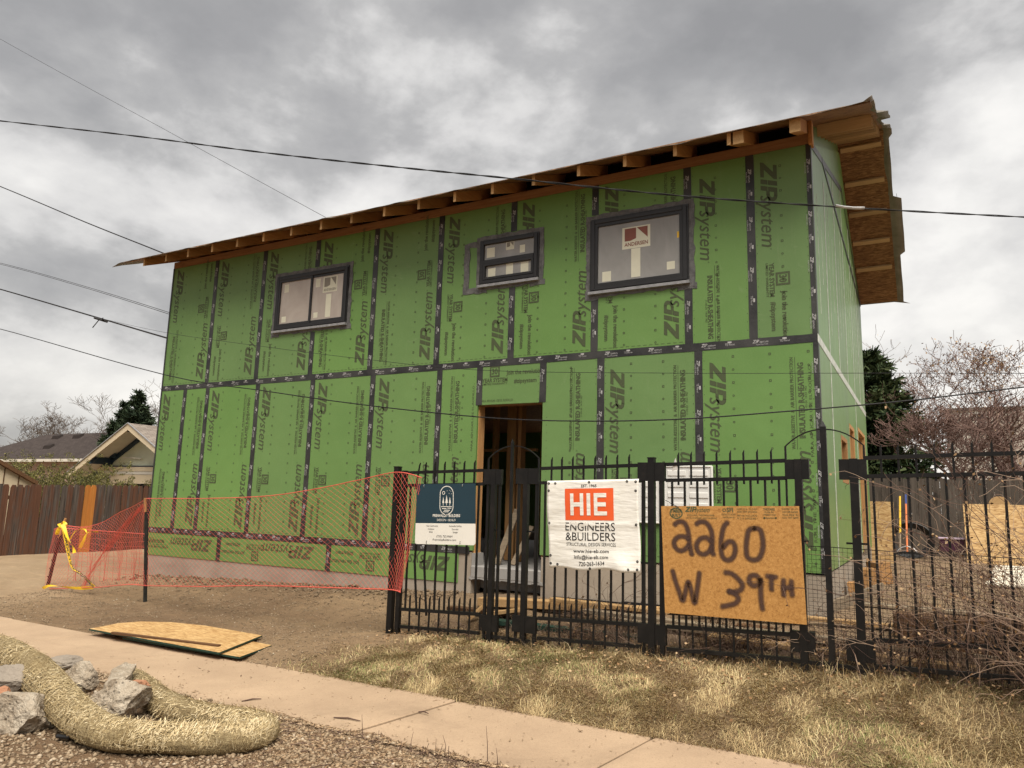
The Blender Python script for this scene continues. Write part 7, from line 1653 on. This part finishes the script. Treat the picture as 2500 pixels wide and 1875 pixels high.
def bits(name, n, place_fn, smin, smax, m, flat_=0.5, elong=1.0, tint_fn=None):
    """small angular lumps: jittered octahedra"""
    o = np.array([(1, 0, 0), (0, 1, 0), (-1, 0, 0), (0, -1, 0), (0, 0, 1), (0, 0, -1)], float); F = np.array([(0, 1, 4), (1, 2, 4), (2, 3, 4), (3, 0, 4), (1, 0, 5), (2, 1, 5), (3, 2, 5), (0, 3, 5)])
    vs = np.zeros((n, 6, 3)); tt = np.zeros((n, 6)); k = 0
    while k < n:
        q = place_fn()
        if q is None: continue
        x, y = q[0], q[1]; sc_ = q[2] if len(q) > 2 else 1; z = ground(x, y) if not (WY0 < y < WY1) else WALK_Z+0.004
        s = (smin+(smax-smin)*random.random()**2.2)*sc_; el_ = elong*random.uniform(0.6, 1.4) if elong > 1 else random.uniform(0.8, 1.5)
        p = o*np.array([s*el_, s, s*flat_])*rng.uniform(0.6, 1.25, (6, 1)); a = random.uniform(0, 6.28); tl = random.gauss(0, 0.2); c_, s_ = math.cos(a), math.sin(a)
        p[:, 2] += p[:, 0]*tl; r_ = np.stack([p[:, 0]*c_-p[:, 1]*s_, p[:, 0]*s_+p[:, 1]*c_, p[:, 2]], 1); vs[k] = r_+np.array([x, y, z+s*flat_*0.35]); tt[k] = tint_fn() if tint_fn else min(1, max(0, random.gauss(0.5, 0.24))); k += 1
    F2 = (np.arange(n)[:, None, None]*6+F[None]).reshape(-1, 3)
    me = np_mesh(name, vs.reshape(-1, 3), F2, m, tint=tt.ravel()); return tag(inst(name, me, None), kind='stuff')
def front_edge(x): return WY0+0.04+0.06*noise.noise(Vector((x*2.3, 0, 4)))+0.02*noise.noise(Vector((x*9, 0, 1)))
def fore():
    x = random.uniform(-6.5, -0.4); y = random.uniform(-6.3, WY0+0.12)
    return None if y > front_edge(x) else (x, y)
bits('gravel', 20000, fore, 0.006, 0.022, M['pebbles'], 0.6)
def mulch():
    x = random.uniform(-3.3, -0.4); y = WY0+0.12-abs(random.gauss(0, 0.45))
    return None if y > front_edge(x)+0.03 or y < -6 else (x, y)
bits('wood_chips', 15000, mulch, 0.0035, 0.012, M['chips'], 0.45, 3.2)
def dirt():
    x = random.uniform(-11, -3.0); y = WY1+0.02+random.random()*3.2
    if y > -0.02: return None
    j = noise.noise(Vector((x*1.2, y*1.2, 15)))
    if x > -4.3 and random.random() < 0.75: return None
    return (x, y, 1.0) if random.random() < 0.35+0.7*max(0, j+0.2) else None
bits('soil_crumbs', 20000, dirt, 0.003, 0.015, M['pebbles'], 0.6, tint_fn=lambda: min(1, max(0, random.gauss(0.36, 0.2)+(0.6 if random.random() < 0.02 else 0))))
def clods():
    x = random.uniform(-11, -4.4); y = -abs(random.gauss(0, 0.28))-0.02; return (x, y, 1.0)
bits('soil_clods', 2600, clods, 0.008, 0.035, M['pebbles'], 0.7, tint_fn=lambda: random.uniform(0.0, 0.35))
def walkbits():
    x = random.uniform(-6, 1); y = random.choice((WY0+abs(random.gauss(0, 0.10)), WY1-abs(random.gauss(0, 0.04)), random.uniform(WY0, WY1))); return (x, y, 1.0) if random.random() < 0.5 or y < WY0+0.2 else None
bits('walk_litter', 2200, walkbits, 0.002, 0.006, M['chips'], 0.4, 3.5)
def yardbits():
    x = random.uniform(-3.6, 3.2); y = random.uniform(-1.7, 6); return (x, y, 1.0)
bits('yard_gravel', 7000, yardbits, 0.004, 0.020, M['pebbles'], 0.6)
# fallen leaves on the lawn
n = 2300; V_ = []; T_ = []
for _ in range(n):
    x = random.uniform(-4.2, 2.4); y = -1.5-abs(random.gauss(0, 0.5))
    if y < WY1-0.1: continue
    z = ground(x, y)+random.uniform(0.015, 0.05); a = Vector((random.gauss(0, 1), random.gauss(0, 1), random.gauss(0, 0.5))).normalized()*random.uniform(0.014, 0.030); b = a.cross(Vector((random.gauss(0, .3), random.gauss(0, .3), 1))).normalized()*a.length*0.6; c = Vector((x, y, z)); V_ += [c, c+a*0.5+b, c+a, c+a*0.5-b]; T_ += [random.random()]*4
tag(inst('leaf_litter', np_mesh('leaf_litter', np.array([tuple(v) for v in V_]), np.arange(len(V_)).reshape(-1, 4), M['deadleaf'], tint=np.array(T_)), None), kind='stuff')
# cut stubs and twigs at the sidewalk edge
mb = MB()
for _ in range(120):
    x = random.uniform(-2.6, -0.6); y = front_edge(x)-abs(random.gauss(0, 0.05)); z = ground(x, y); L_ = random.choice((0.03, 0.05, 0.06, 0.09)); d = Vector((random.gauss(0, .4), random.gauss(0, .4), 1)).normalized(); mb.tube([(x, y, z-0.01), Vector((x, y, z))+d*L_], [0.003, 0.0018], 4, tint=random.uniform(0, 0.4))
for (px, py, hh) in ((885, 1800, 0.14), (1190, 1858, 0.20), (1085, 1845, 0.12), (1065, 1850, 0.11), (1003, 1835, 0.12), (1215, 1870, 0.10)):
    q = gp(px, py, -0.915); mb.tube([q, q+V(random.uniform(-.01, .01), 0, hh*0.5), q+V(random.uniform(-.02, .02), 0, hh)], [0.003, 0.002, 0.001], 4, tint=0.15)
for _ in range(260):
    x = random.uniform(-3.6, -0.5); y = front_edge(x)-random.random()**1.5*0.9+0.02; z = ground(x, y)+0.012; a = random.uniform(0, 6.28); L_ = random.uniform(0.04, 0.13); d = V(math.cos(a), math.sin(a), random.gauss(0, 0.12)); mb.tube([V(x, y, z), V(x, y, z)+d*L_*0.5+V(0, 0, 0.006), V(x, y, z)+d*L_], [0.0028, 0.0024, 0.0014], 4, tint=random.uniform(0, 0.7))
o = mb.build('twig_litter', M['twig'], None, fixn=False); tag(o, kind='stuff')
for (a, b, c_, d_) in ((590, 1712, 638, 1706), (1022, 1738, 1046, 1742), (815, 1752, 880, 1760)):
    mb = MB(); p, q = gp(a, b, -0.912), gp(c_, d_, -0.908); mb.tube([p, (p+q)/2+V(0, 0.01, 0.006), q], [0.005, 0.006, 0.003], 5, tint=0.1); solo(mb, 'stick', M['twig'], {590: 'dark stick lying alone on the sidewalk', 1022: 'tiny twig on the sidewalk near the joint', 815: 'thin twig on the near edge of the sidewalk'}[a], 'stick', p, 'twigs on the sidewalk')
